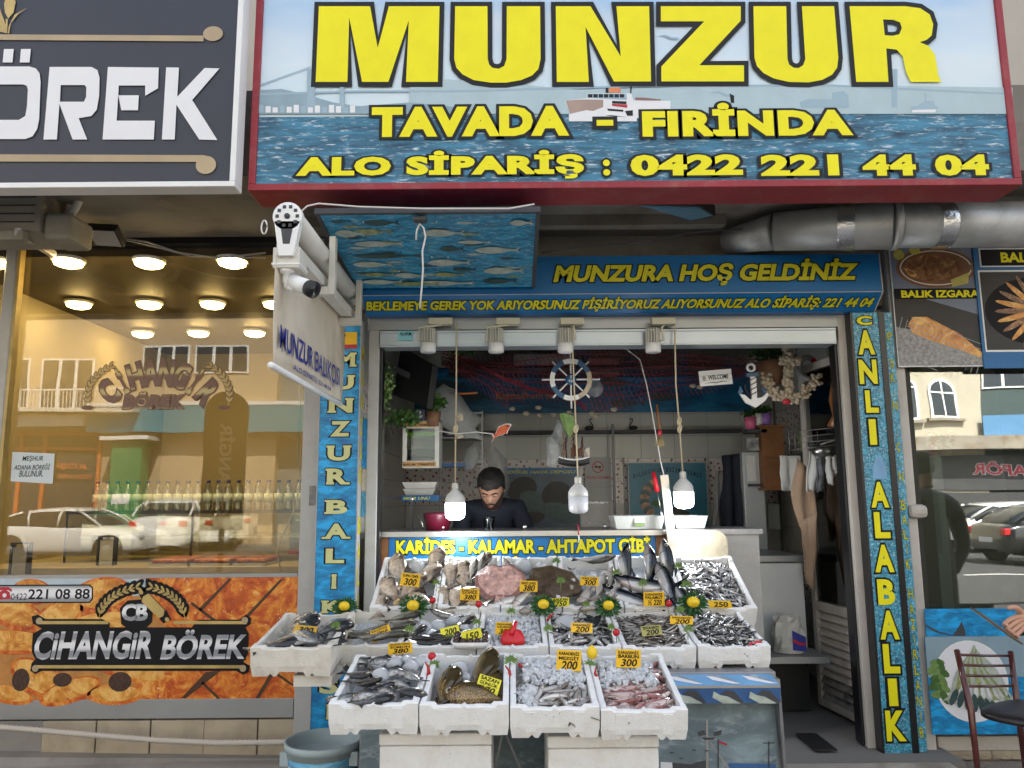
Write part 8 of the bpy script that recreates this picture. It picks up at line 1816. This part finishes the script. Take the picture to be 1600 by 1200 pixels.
def hand_chain(name,parent,m,wrist,palm_dir,side,normal,fingers,thumb,s=1.):
 w=Vector(wrist);d=Vector(palm_dir).normalized();sd_=Vector(side).normalized();nn=Vector(normal).normalized()
 pts=[w-d*.05*s,w,w+d*.045*s];ed=[(0,1),(1,2)];ra=[(.024*s,.020*s),(.024*s,.018*s),(.030*s,.016*s)]
 for i,(curls,L) in enumerate(fingers):
  off=sd_*(.030-.020*i)*s;base=w+d*(.088-.004*abs(i-1))*s+off;mid=w+d*.05*s+off*.8
  a=len(pts);pts+=[mid,base];ed+=[(1,a),(a,a+1)];ra+=[.0115*s,.0098*s]
  p=base;ang=0
  for j,(cu,l) in enumerate(zip(curls,(.45,.30,.25))):
   ang+=cu;dirn=d*math.cos(rad(ang))+nn*math.sin(rad(ang));p=p+dirn*L*l*s;pts.append(p);ed.append((len(pts)-2,len(pts)-1));ra.append((.0088,.0078,.0066)[j]*s)
 a=len(pts);p=w+d*.02*s+sd_*.022*s;pts.append(p);ed.append((1,a));ra.append(.0135*s)
 for j,(v_,l) in enumerate(zip(thumb,(.038,.030,.024))):
  v2=(d*v_[0]+sd_*v_[1]+nn*v_[2]).normalized();p=p+v2*l*s;pts.append(p);ed.append((len(pts)-2,len(pts)-1));ra.append((.0115,.0098,.0078)[j]*s)
 return skin_graph(name,pts,ed,ra,m,1,2,parent)
man=thing('person','bearded man in a navy sweater looking down at work behind the counter','person',(P(768,780,5.35).x,5.35,fz))
hc=P(768,762,5.28)
Mh=T_(hc)@R_(rad(-6),'Z')@R_(rad(34),'X')@Matrix.Scale(1.06,4)
head_mesh(Mh,M['skin'],M['hair'],None)
for nm in ('body','hair','beard','eyebrows','face_details'):
 pass
for o in [o for o in COL.objects if o.name.split('.')[0] in ('body','hair','beard','eyebrows','face_details') and o.parent is None and 'label' not in o]:
 o.parent=man;o.matrix_basis=T_(-wloc(man))@o.matrix_basis
cx=hc.x;zc0=hc.z
sh=[(cx,5.62,.98),(cx,5.58,1.12),(cx,5.50,zc0-.28),(cx,5.40,zc0-.19),(cx,5.32,zc0-.10),(cx-.18,5.46,zc0-.15),(cx-.25,5.36,zc0-.40),(cx-.20,5.14,zc0-.50),(cx-.10,5.0,zc0-.46),(cx+.18,5.46,zc0-.15),(cx+.26,5.36,zc0-.40),(cx+.21,5.14,zc0-.50),(cx+.10,5.0,zc0-.46),(cx,5.62,.80)]
ed=[(0,1),(1,2),(2,3),(3,4),(3,5),(5,6),(6,7),(7,8),(3,9),(9,10),(10,11),(11,12),(0,13)]
ra=[(.15,.12),(.16,.12),(.17,.12),(.14,.11),(.078,.08),(.088,.085),(.066,.066),(.052,.052),(.042,.042),(.088,.085),(.066,.066),(.052,.052),(.042,.042),(.15,.12)]
o=skin_graph('sweater',[Vector(p)-wloc(man) for p in sh],ed,ra,M['navy'],0,2,man)
lg=[(cx,5.62,.95),(cx-.10,5.62,.88),(cx-.11,5.60,.52),(cx-.11,5.63,.12),(cx-.11,5.52,.09),(cx+.10,5.62,.88),(cx+.11,5.60,.52),(cx+.11,5.63,.12),(cx+.11,5.52,.09)]
skin_graph('trousers',[Vector(p)-wloc(man) for p in lg],[(0,1),(1,2),(2,3),(3,4),(0,5),(5,6),(6,7),(7,8)],[.13,.09,.07,.05,.04,.09,.07,.05,.04],M['dark'],0,2,man)
fg=[((15,30,25),.078),((18,32,25),.088),((20,35,25),.082),((25,38,25),.064)]
for s in (-1,1):
 wr=Vector((cx+s*.09,4.98,zc0-.46))-wloc(man);hand_chain('hand',man,M['skin'],wr,(-s*.5,-.85,-.12),(-s*.6,.3,.4),(0,-.2,-1),fg,[(.5,.8,.3),(.8,.5,.4),(1,.2,.4)])
pe=thing('person','hand and forearm of a person cut off by the right edge, holding a telephone','person',(3.15,3.5,0))
Yh=3.55;S=1.05
wr=P(1608,962,Yh+.05);pd=Vector((-.78,-.12,-.42)).normalized();sdv=Vector((-.42,0,.78)).normalized()
o=hand_chain('hand',pe,M['skin'],wr-wloc(pe),pd,sdv,(-.1,-1,.15),[((12,50,42),.082),((14,52,42),.088),((16,54,42),.082),((18,56,42),.066)],[(.35,.85,.35),(.8,.6,.25),(1,.25,.1)],1.12)
ph=thing('telephone','thin dark telephone held in the hand at the right edge','telephone',P(1555,975,Yh))
a,b_=P(1522,953,Yh-.02),P(1592,1003,Yh-.01);d=(b_-a).normalized();q=MB();side=Vector((0,1,.18)).normalized();nrm=d.cross(side).normalized()
ax=(a+b_)/2;Mx_=Matrix(((d.x,side.x,nrm.x,ax.x),(d.y,side.y,nrm.y,ax.y),(d.z,side.z,nrm.z,ax.z),(0,0,0,1)))
L_=(b_-a).length;q.box(-L_/2,L_/2,-.036,.036,-.004,.004);o=q.build('casing',mat('bronze_case',(.16,.12,.09),.3,.5),M=Matrix(),bev=.003);o.parent=ph;o.matrix_basis=T_(-wloc(ph))@Mx_
q=MB();q.box(-L_/2+.004,L_/2-.004,-.033,.033,.0042,.0046) if nrm.z>0 else q.box(-L_/2+.004,L_/2-.004,-.033,.033,-.0046,-.0042);o=q.build('screen',M['blackgloss'],M=Matrix());o.parent=ph;o.matrix_basis=T_(-wloc(ph))@Mx_
el=wr+Vector((.30,.02,-.06));pts=[wr-Vector((-.03,0,.004)),wr+Vector((.08,0,-.01)),el,Vector((el.x+.26,3.50,1.38)),Vector((el.x+.46,3.42,1.42)),Vector((el.x+.46,3.44,1.15)),Vector((el.x+.46,3.44,.92)),Vector((el.x+.36,3.42,.5)),Vector((el.x+.36,3.46,.08)),Vector((el.x+.56,3.42,.5)),Vector((el.x+.56,3.46,.08)),Vector((el.x+.46,3.40,1.50)),Vector((el.x+.66,3.42,1.38)),Vector((el.x+.72,3.40,1.08)),Vector((el.x+.67,3.30,.86))]
skin_graph('clothes',[p-wloc(pe) for p in pts],[(0,1),(1,2),(2,3),(3,4),(4,5),(5,6),(6,7),(7,8),(6,9),(9,10),(4,11),(4,12),(12,13),(13,14)],[.034,.042,.055,.075,.13,.14,.14,.08,.055,.08,.055,.06,.075,.055,.04],M['dark'],6,2,pe)
Mh2=T_(Vector((el.x+.46,3.36,1.66)))@R_(rad(-20),'Z')@R_(rad(15),'X');n0=set(COL.objects);head_mesh(Mh2,M['skin'],M['hair'],None,False)
for o in set(COL.objects)-n0:o.parent=pe;o.matrix_basis=T_(-wloc(pe))@o.matrix_basis
# --- CHAIR
Yc1,Yc2=3.98,3.66
ch=thing('chair','dark red wooden chair with black seat and four slatted back at right','chair',(P(1550,1100,3.9).x,3.85,0))
zs_=.452
BL0,BL1=P(1495,1016,3.95),P(1517,1108,3.80);BR0,BR1=P(1579,1018,4.1),P(1590,1105,4.0)
q=MB();q.tube([BL0,BL0.lerp(BL1,.5),BL1,Vector((BL1.x+.01,BL1.y,.0))],[.014,.015,.016,.011],8);q.build('back_leg',M['darkwood'],ch)
q=MB();q.tube([BR0,BR0.lerp(BR1,.5),BR1,Vector((BR1.x+.012,BR1.y,.0))],[.014,.015,.016,.011],8);q.build('back_leg',M['darkwood'],ch)
for k in range(4):
 t=.08+.125*k*1.45;q=MB();a,b_=BL0.lerp(BL1,t),BR0.lerp(BR1,t);md=(a+b_)/2+Vector((0,.01,-.004));q.tube([a,md,b_],.0065,7);q.build('back_slat',M['darkwood'],ch)
sx0=BL1.x-.01;q=MB();zt2=BL1.z
pts=[(BL1.x-.02,BL1.y+.0),(BL1.x+.04,BL1.y-.14),(BL1.x+.16,BL1.y-.27),(BL1.x+.36,BL1.y-.20),(BL1.x+.44,BL1.y+.08),(BR1.x+.01,BR1.y+.02)]
n=len(pts)
import itertools
def seatring(s,z):cx_=sum(p[0] for p in pts)/n;cy_=sum(p[1] for p in pts)/n;return [(cx_+(p[0]-cx_)*s,cy_+(p[1]-cy_)*s,z) for p in pts]
vv=seatring(.94,zt2-.035)+seatring(1,zt2-.02)+seatring(1,zt2-.002)+seatring(.85,zt2+.014)+seatring(.4,zt2+.02);ff=[tuple(range(n-1,-1,-1)),tuple(range(4*n,5*n))]
for k in range(4):
 for i in range(n):ff.append((k*n+i,k*n+(i+1)%n,(k+1)*n+(i+1)%n,(k+1)*n+i))
q.add(vv,ff,None,True);o=q.build('seat',M['seat'],ch,smooth=True);ss=o.modifiers.new('s','SUBSURF');ss.levels=2;ss.render_levels=2
for (x,y) in ((BL1.x+.15,BL1.y-.22),(BL1.x+.40,BL1.y-.04)):q=MB();q.tube([(x,y,zt2-.03),(x+.006,y,0)],[.017,.012],8);q.build('front_leg',M['darkwood'],ch)
q=MB();rnd=random.Random(6)
for k in range(160):
 x=rnd.uniform(2.33,2.75);y=rnd.uniform(4.30,4.56);a=rnd.uniform(0,3.14);l=rnd.uniform(.01,.05);p=Vector((x,y,rnd.uniform(.003,.02)));d=Vector((math.cos(a),math.sin(a),rnd.uniform(-.1,.3)));q.tube([p,p+d*l],.0012,3)
q.build('dry_straw',mat('dry_straw_litter',(.30,.22,.12),.9),kind='stuff',label='dry straw litter on the pavement by the cream post',cat='litter')
# --- ACROSS THE STREET (seen in the window glass)
def V(px,py,Yv,Yr=None):
 p=P(px,py,Yv);return Vector((p.x,2*(YF+.03)-Yv,p.z))
def wallb(name,label,x0,x1,y,z1,m_,dep=6,base=0):
 t=thing(name,label,'building',((x0+x1)/2,y,0));q=MB();q.box(x0,x1,y-dep,y,base,z1);q.build('wall',m_,t);return t
def win(t,x0,x1,z0,z1,y,nm=2,arch=False):
 q=MB();e=.06;fr=(Vector((0,y,0)),Vector((1,0,0)),Vector((0,0,1)),Vector((0,1,0)))
 if arch:
  r=(x1-x0)/2;cx_=(x0+x1)/2;o_=[(x0,z0),(x1,z0)]+[(cx_+r*math.cos(a),z1-r+r*math.sin(a)) for a in [k*math.pi/12 for k in range(13)]]
  q.poly(o_,fr,.05,None,(),.04);f=q.build('window',M['white_paint'],t);q=MB();q.poly(offset_poly(o_,-.09),fr,.06,None,(),.004);q.build('pane',mat('dark_window_glass',(.03,.04,.05),.08) if 'dark_window_glass' not in bpy.data.materials else bpy.data.materials['dark_window_glass'],f)
  q=MB();q.poly([(cx_-.03,z0),(cx_+.03,z0),(cx_+.03,z1-.02),(cx_-.03,z1-.02)],fr,.075,None,(),.01);q.poly([(x0+.05,z1-r-.03),(x1-.05,z1-r-.03),(x1-.05,z1-r+.03),(x0+.05,z1-r+.03)],fr,.078,None,(),.01);q.build('glazing_bar',M['white_paint'],f);q=MB();q.box(x0-.15,x1+.15,y,y+.18,z0-.1,z0);q.build('sill',M['fascia'],f);return
 q.box(x0,x1,y,y+.05,z0,z1);f=q.build('window',M['white_paint'],t)
 for k in range(nm):
  w_=(x1-x0)/nm;q=MB();q.box(x0+k*w_+e,x0+(k+1)*w_-e,y+.05,y+.058,z0+e,z1-e);q.build('pane',bpy.data.materials.get('dark_window_glass') or mat('dark_window_glass',(.03,.04,.05),.08),f)
yo=-17.5;Yv_=2*(YF+.03)-yo
beige=mat('beige_render',(.50,.38,.24),.9,var=.1,vs_=.6);cream=mat('cream_render',(.46,.42,.33),.9,var=.1,vs_=.6);grey=mat('grey_render',(.20,.22,.21),.9,var=.15,vs_=.6)
b1=wallb('building','beige apartment house with a balcony across the street, seen in the bakery window',-26,P(430,700,Yv_).x,yo,12,beige)
g=lambda px,py:V(px,py,Yv_)
for (a,c_,y0,y1,n_) in ((10,50,560,640,2),(62,150,560,640,3),(222,300,540,583,3),(305,390,540,583,3)):p0,p1=g(a,y1),g(c_,y0);win(b1,p0.x,p1.x,p0.z,p1.z,yo,n_)
for k in range(6):win(b1,-19+k*1.95,-17.6+k*1.95,9.0,10.4,yo)
p0,p1=g(-40,645),g(232,612);q=MB();q.box(p0.x,p1.x,yo,yo+1.1,p0.z-.12,p0.z);q.build('balcony_floor',M['offwhite'],b1)
q=MB();q.box(p0.x,p1.x,yo+1.05,yo+1.1,p1.z-.05,p1.z);
for k in range(50):x=p0.x+(p1.x-p0.x)*k/49;q.box(x-.01,x+.01,yo+1.065,yo+1.085,p0.z,p1.z-.05)
q.build('balcony_railing',M['white_paint'],b1)
p0,p1=g(-60,672),g(150,652);q=MB();q.box(p0.x,p1.x,yo,yo+.7,p0.z,p1.z);q.build('shop_canopy',M['offwhite'],b1)
orf=mat('orange_shop_frame',(.60,.16,.05),.5);p0,p1=g(-60,790),g(158,676);q=MB();q.box(p0.x,p1.x,yo+.001,yo+.03,0,p1.z);q.build('shop_glass',M['dark'],b1)
q=MB()
for px_2 in (-20,35,72,157):x=g(px_2,700).x;q.box(x-.06,x+.06,yo+.031,yo+.1,0,p1.z)
q.box(p0.x,p1.x,yo+.101,yo+.13,p1.z-.12,p1.z);z_=g(50,701).z;q.box(p0.x,p1.x,yo+.101,yo+.13,z_-.05,z_+.05);q.build('shop_frame',orf,b1)
FO=(Vector((0,yo+.14,0)),Vector((-1,0,0)),Vector((0,0,1)),Vector((0,1,0)))
p0,p1=g(80,735),g(138,722);q=MB();q.text('KÖŞK',FO,-p1.x,-p0.x,p0.z,p1.z,orf,None,0,.03,h=.01);p0,p1=g(82,748),g(146,739);q.text('PİDE FIRINI',FO,-p1.x,-p0.x,p0.z,p1.z,orf,None,0,.02,h=.01);q.build('lettering',parent=b1)
b2=wallb('building','grey block behind the teal awning across the street',P(430,700,Yv_).x,P(900,700,Yv_).x,yo-.4,11,grey)
for k in range(4):win(b2,-6.2+k*2.1,-4.8+k*2.1,4.4,6.0,yo-.4)
p0,p1=g(150,678),g(560,630);aw=thing('awning','teal shop awning with white upper edge across the street','awning',((p0.x+p1.x)/2,yo+.5,p0.z));q=MB();q.box(p0.x,p1.x,yo+.55,yo+.6,p0.z,p1.z-.12);q.build('valance',mat('teal_awning',(.02,.22,.30),.6),aw);q=MB();q.box(p0.x,p1.x,yo-.4,yo+.62,p1.z-.12,p1.z);q.build('top_edge',M['white_paint'],aw)
p0,p1=g(187,800),g(240,690);at=thing('cash_machine','green cash machine across the street seen in the bakery window','cash machine',((p0.x+p1.x)/2,yo+.6,0));gm=mat('green_machine',(.04,.25,.10),.4)
q=MB();q.box(p0.x,p1.x,yo+.2,yo+.9,0,p1.z);q.build('body',gm,at,bev=.05);q=MB();q.box(p0.x+.15,p1.x-.3,yo+.9,yo+.92,1.35,1.7);q.build('screen',M['white_ink'],at);q=MB();q.box(p0.x-.3,p1.x+.3,yo+.2,yo+1.1,p1.z,p1.z+.12);q.build('hood',M['white_paint'],at)
q=MB();q.text('TEB',(Vector((0,yo+.62,0)),Vector((-1,0,0)),Vector((0,0,1)),Vector((0,1,0))),-g(230,685).x,-g(212,685).x,g(220,692).z,g(220,684).z,M['cable'],None,0,.03);q.build('bank_lettering',label='bank letters on the wall behind the green cash machine',cat='lettering')
b3=wallb('building','cream house with arched windows across the street, seen in the right window',P(1330,700,Yv_).x,P(1534,650,Yv_).x,yo,11,cream)
gr=lambda px,py:V(px,py,Yv_)
for (a,c_,y0,y1) in ((1408,1430,593,657),(1452,1492,590,655)):p0,p1=gr(a,y1),gr(c_,y0);win(b3,p0.x,p1.x,p0.z,p1.z,yo,2,True)
p0,p1=gr(1400,706),gr(1700,683);q=MB();q.box(P(1330,700,Yv_).x,22,yo,yo+.8,p0.z,p1.z);q.build('canopy',M['fascia'],b3)
p0,p1=gr(1400,765),gr(1700,712);q=MB();q.box(P(1330,700,Yv_).x,22,yo+.001,yo+.06,p0.z,p1.z);q.build('shop_fascia',M['dark'],b3)
q=MB();p0,p1=gr(1518,742),gr(1640,722);q.text('KUAFÖR',(Vector((0,yo+.07,0)),Vector((-1,0,0)),Vector((0,0,1)),Vector((0,1,0))),-p1.x,-p0.x,p0.z,p1.z,M['redink'],M['white_ink'],.03,.03,h=.01);q.build('lettering',parent=b3)
q=MB();q.box(P(1330,700,Yv_).x,22,yo+.001,yo+.03,0,gr(1500,768).z);q.build('shop_glass',M['dark'],b3)
b4=wallb('building','dark teal block with a blue cloth on its balcony across the street',P(1534,650,Yv_).x,27,yo-.3,12,mat('dark_teal_render',(.06,.09,.09),.8,var=.2,vs_=.6))  # whole wall in one mottled dark teal render colour
p0,p1=gr(1532,683),gr(1700,648);q=MB();q.box(p0.x,p1.x,yo+.2,yo+.25,p0.z,p1.z);q.build('balcony_cloth',mat('blue_balcony_cloth',(.10,.25,.45),.8,var=.2,vs_=1),b4)
for k in range(4):win(b4,16.6+k*2.4,18.2+k*2.4,5.2,7.2,yo-.3)
b5=wallb('building','low cream block filling the street side opposite the fish shop',P(900,700,Yv_).x,P(1330,700,Yv_).x,yo-.2,9,cream)
for k in range(2):win(b5,3.2+k*2.6,4.6+k*2.6,4.2,5.7,yo-.2)
b6=wallb('building','tall beige block at the far left across the street',-40,-26,yo,10,cream);b7=wallb('building','tall beige block at the far right across the street',27,42,yo-.3,10,beige)
for k in range(5):win(b6,-38+k*3.6,-36+k*3.6,4.5,6,yo)
Yv2=8.6;p0,p1=V(312,830,Yv2),V(388,612,Yv2);ts=thing('roadside_sign','dark round topped roadside sign of the bakery, seen mirrored in its window','sign',((p0.x+p1.x)/2,p0.y,0));yr=p0.y
q=MB();w_=(p1.x-p0.x)/2;cx_=(p0.x+p1.x)/2;f=(Vector((0,yr,0)),Vector((-1,0,0)),Vector((0,0,1)),Vector((0,1,0)))
pl=[(-cx_-w_,p0.z),(-cx_+w_,p0.z)]+[(-cx_+w_*math.cos(a),p1.z-w_+w_*math.sin(a)) for a in [k*math.pi/12 for k in range(13)]];q.poly(pl,f,.03,None,(),.06);q.build('panel',M['slate'],ts)
q=MB();ff_2=(Vector((0,yr,0)),Vector((0,0,1)),Vector((1,0,0)),Vector((0,1,0)));q.text('CİHANGİR',ff_2,p0.z+.15,p1.z-.35,cx_-.06,cx_+.12,M['white_ink'],None,0,.03,h=.034);q.build('lettering',parent=ts)
q=MB();q.tube([(cx_,yr,-.12),(cx_,yr,p0.z)],.03,10);q.build('pole',M['dark'],ts)
# --- cars
M['carwhite']=mat('white_car_paint',(.75,.75,.73),.2,coat=1);M['carblack']=mat('black_car_paint',(.012,.013,.015),.12,coat=1);M['carglass']=mat('car_glass',(.02,.025,.03),.05);M['tyre']=mat('tyre_rubber',(.02,.02,.02),.8)
def car(label,x,y,rz,paint,suv=False,L=4.2,Wd=1.75):
 t=thing('parked_car',label,'car',(0,0,0));h=.12 if suv else 0
 xf,xr_=-L/2+.82,L/2-.78;hb=.16 if suv else 0
 def loft(st,prof,m_,nm,cap_=True):
  q=MB();vv=[];ff=[];k=None
  for x,w_,za,zb_ in st:
   row=prof(w_,za,zb_);k=len(row);vv+=[(x,y_,z_) for y_,z_ in row]
  for i in range(len(st)-1):
   for j in range(k-1):ff.append((i*k+j,i*k+j+1,(i+1)*k+j+1,(i+1)*k+j))
  ff.append(tuple(range(k-1,-1,-1)));ff.append(tuple((len(st)-1)*k+j for j in range(k)))
  q.add(vv,ff,None,True);o=q.build(nm,m_,t,smooth=True);ss=o.modifiers.new('s','SUBSURF');ss.levels=1;ss.render_levels=2;return o
 W2=Wd/2
 lowp=lambda w_,za,zb_:[(-w_*.80,za),(-w_*.97,za+.06),(-w_,(za+zb_)/2),(-w_*.96,zb_-.09),(-w_*.86,zb_-.01),(-w_*.4,zb_+.03),(w_*.4,zb_+.03),(w_*.86,zb_-.01),(w_*.96,zb_-.09),(w_,(za+zb_)/2),(w_*.97,za+.06),(w_*.80,za)]
 loft([(-L/2,W2*.70,.32,.60+hb),(-L/2+.10,W2*.88,.24,.70+hb),(-L/2+.4,W2*.97,.2,.80+hb),(-L/2+1.0,W2,.2,.92+hb),(-.2,W2,.2,.95+hb),(L/2-.9,W2,.2,.98+hb),(L/2-.35,W2*.97,.22,.97+hb),(L/2-.06,W2*.90,.28,.90+hb),(L/2,W2*.82,.36,.80+hb)],lowp,paint,'body')
 cab=lambda w_,za,zb_:[(-w_,za),(-w_*.96,za+(zb_-za)*.35),(-w_*.86,za+(zb_-za)*.85),(-w_*.70,zb_),(0,zb_+.02),(w_*.70,zb_),(w_*.86,za+(zb_-za)*.85),(w_*.96,za+(zb_-za)*.35),(w_,za)]
 zt_c=1.42+hb*1.2
 loft([(-L/2+1.0,W2*.86,.88+hb,.93+hb),(-L/2+1.45,W2*.90,.88+hb,1.18+hb),(-L/2+1.9,W2*.91,.88+hb,zt_c-.03),(.2,W2*.92,.88+hb,zt_c),(L/2-1.1,W2*.90,.88+hb,zt_c-.04),(L/2-.5,W2*.86,.88+hb,1.24+hb),(L/2-.2,W2*.8,.88+hb,.98+hb)],cab,M['carglass'],'windows')
 rf=lambda w_,za,zb_:[(-w_,za),(-w_*.8,zb_),(0,zb_+.02),(w_*.8,zb_),(w_,za)]
 loft([(-L/2+1.72,W2*.60,zt_c-.10,zt_c-.05),(-L/2+1.95,W2*.74,zt_c-.10,zt_c+.004),(.2,W2*.78,zt_c-.08,zt_c+.03),(L/2-1.1,W2*.75,zt_c-.11,zt_c-.005),(L/2-.75,W2*.66,zt_c-.2,zt_c-.12)],rf,paint,'roof')
 q=MB()
 for s in (-1,1):
  for (xa_,xb2,za_,zb2) in ((-L/2+1.05,-L/2+1.85,.93+hb,zt_c-.05),(L/2-.28,L/2-.95,.97+hb,zt_c-.10),(.15,.1,.93+hb,zt_c-.04),(L/2-1.2,L/2-1.15,.93+hb,zt_c-.06)):q.tube([(xa_,s*W2*.90,za_),((xa_+xb2)/2,s*W2*.89,(za_+zb2)/2+.03),(xb2,s*W2*.77,zb2)],.035,6)
 q.build('pillars',paint,t)
 for cx_ in (xf,xr_):
  for s in (-1,1):q=MB();q.lathe([(.385,s*-.02),(.385,s*.008)],(cx_,s*W2*.985,.33),24,None,(0,1,0));q.build('wheel_arch',M['tyre'],t)
 h=hb
 for cx_ in (xf,xr_):
  for s in (-1,1):
   q=MB();q.lathe([(.20,-.1),(.30,-.1),(.32,-.06),(.32,.06),(.30,.1),(.2,.1)],(cx_,s*(Wd/2-.09),.32-.0),22,None,(0,1,0));wh_=q.build('wheel',M['tyre'],t);q=MB();q.lathe([(0,-.105),(.06,-.107),(.2,-.09),(.2,.09),(.06,.107),(0,.105)],(cx_,s*(Wd/2-.09),.32),14,None,(0,1,0));q.build('rim',M['steel'],wh_)
 for s in (-1,1):
  q=MB();q.box(-L/2+.02,-L/2+.2,s*(Wd/2-.32)-.14,s*(Wd/2-.32)+.14,.60+h,.70+h);q.build('headlight',M['white_ink'],t,bev=.02);q=MB();q.box(L/2-.16,L/2-.01,s*(Wd/2-.2)-.11,s*(Wd/2-.2)+.11,.68+h,.84+h);q.build('tail_light',M['red'],t,bev=.02)
 q=MB();q.box(L/2-.02,L/2+.014,-.26,.26,.52+h,.63+h);q.build('number_plate',M['white_ink'],t)
 t.location=(x,y,-.12);t.rotation_euler=(0,0,rz);return t
p=V(95,800,21);car('white hatchback parked across the street, at the left of the bakery window reflection',p.x+.2,-12.3,math.pi,M['carwhite'])
p=V(245,830,22.5);car('white estate car seen from behind in the bakery window reflection',p.x,p.y-1.6,rad(84),M['carwhite'],True);p=V(282,830,24);car('second white car close behind the estate car in the reflection',p.x+.3,p.y-2.0,rad(80),M['carwhite'],True)
car('black car nearest the right window, seen reflected in it',13.2,-9.0,math.pi,M['carblack'],False,4.5);car('white car behind the black one in the right window reflection',14.5,-13.2,math.pi,M['carwhite'])
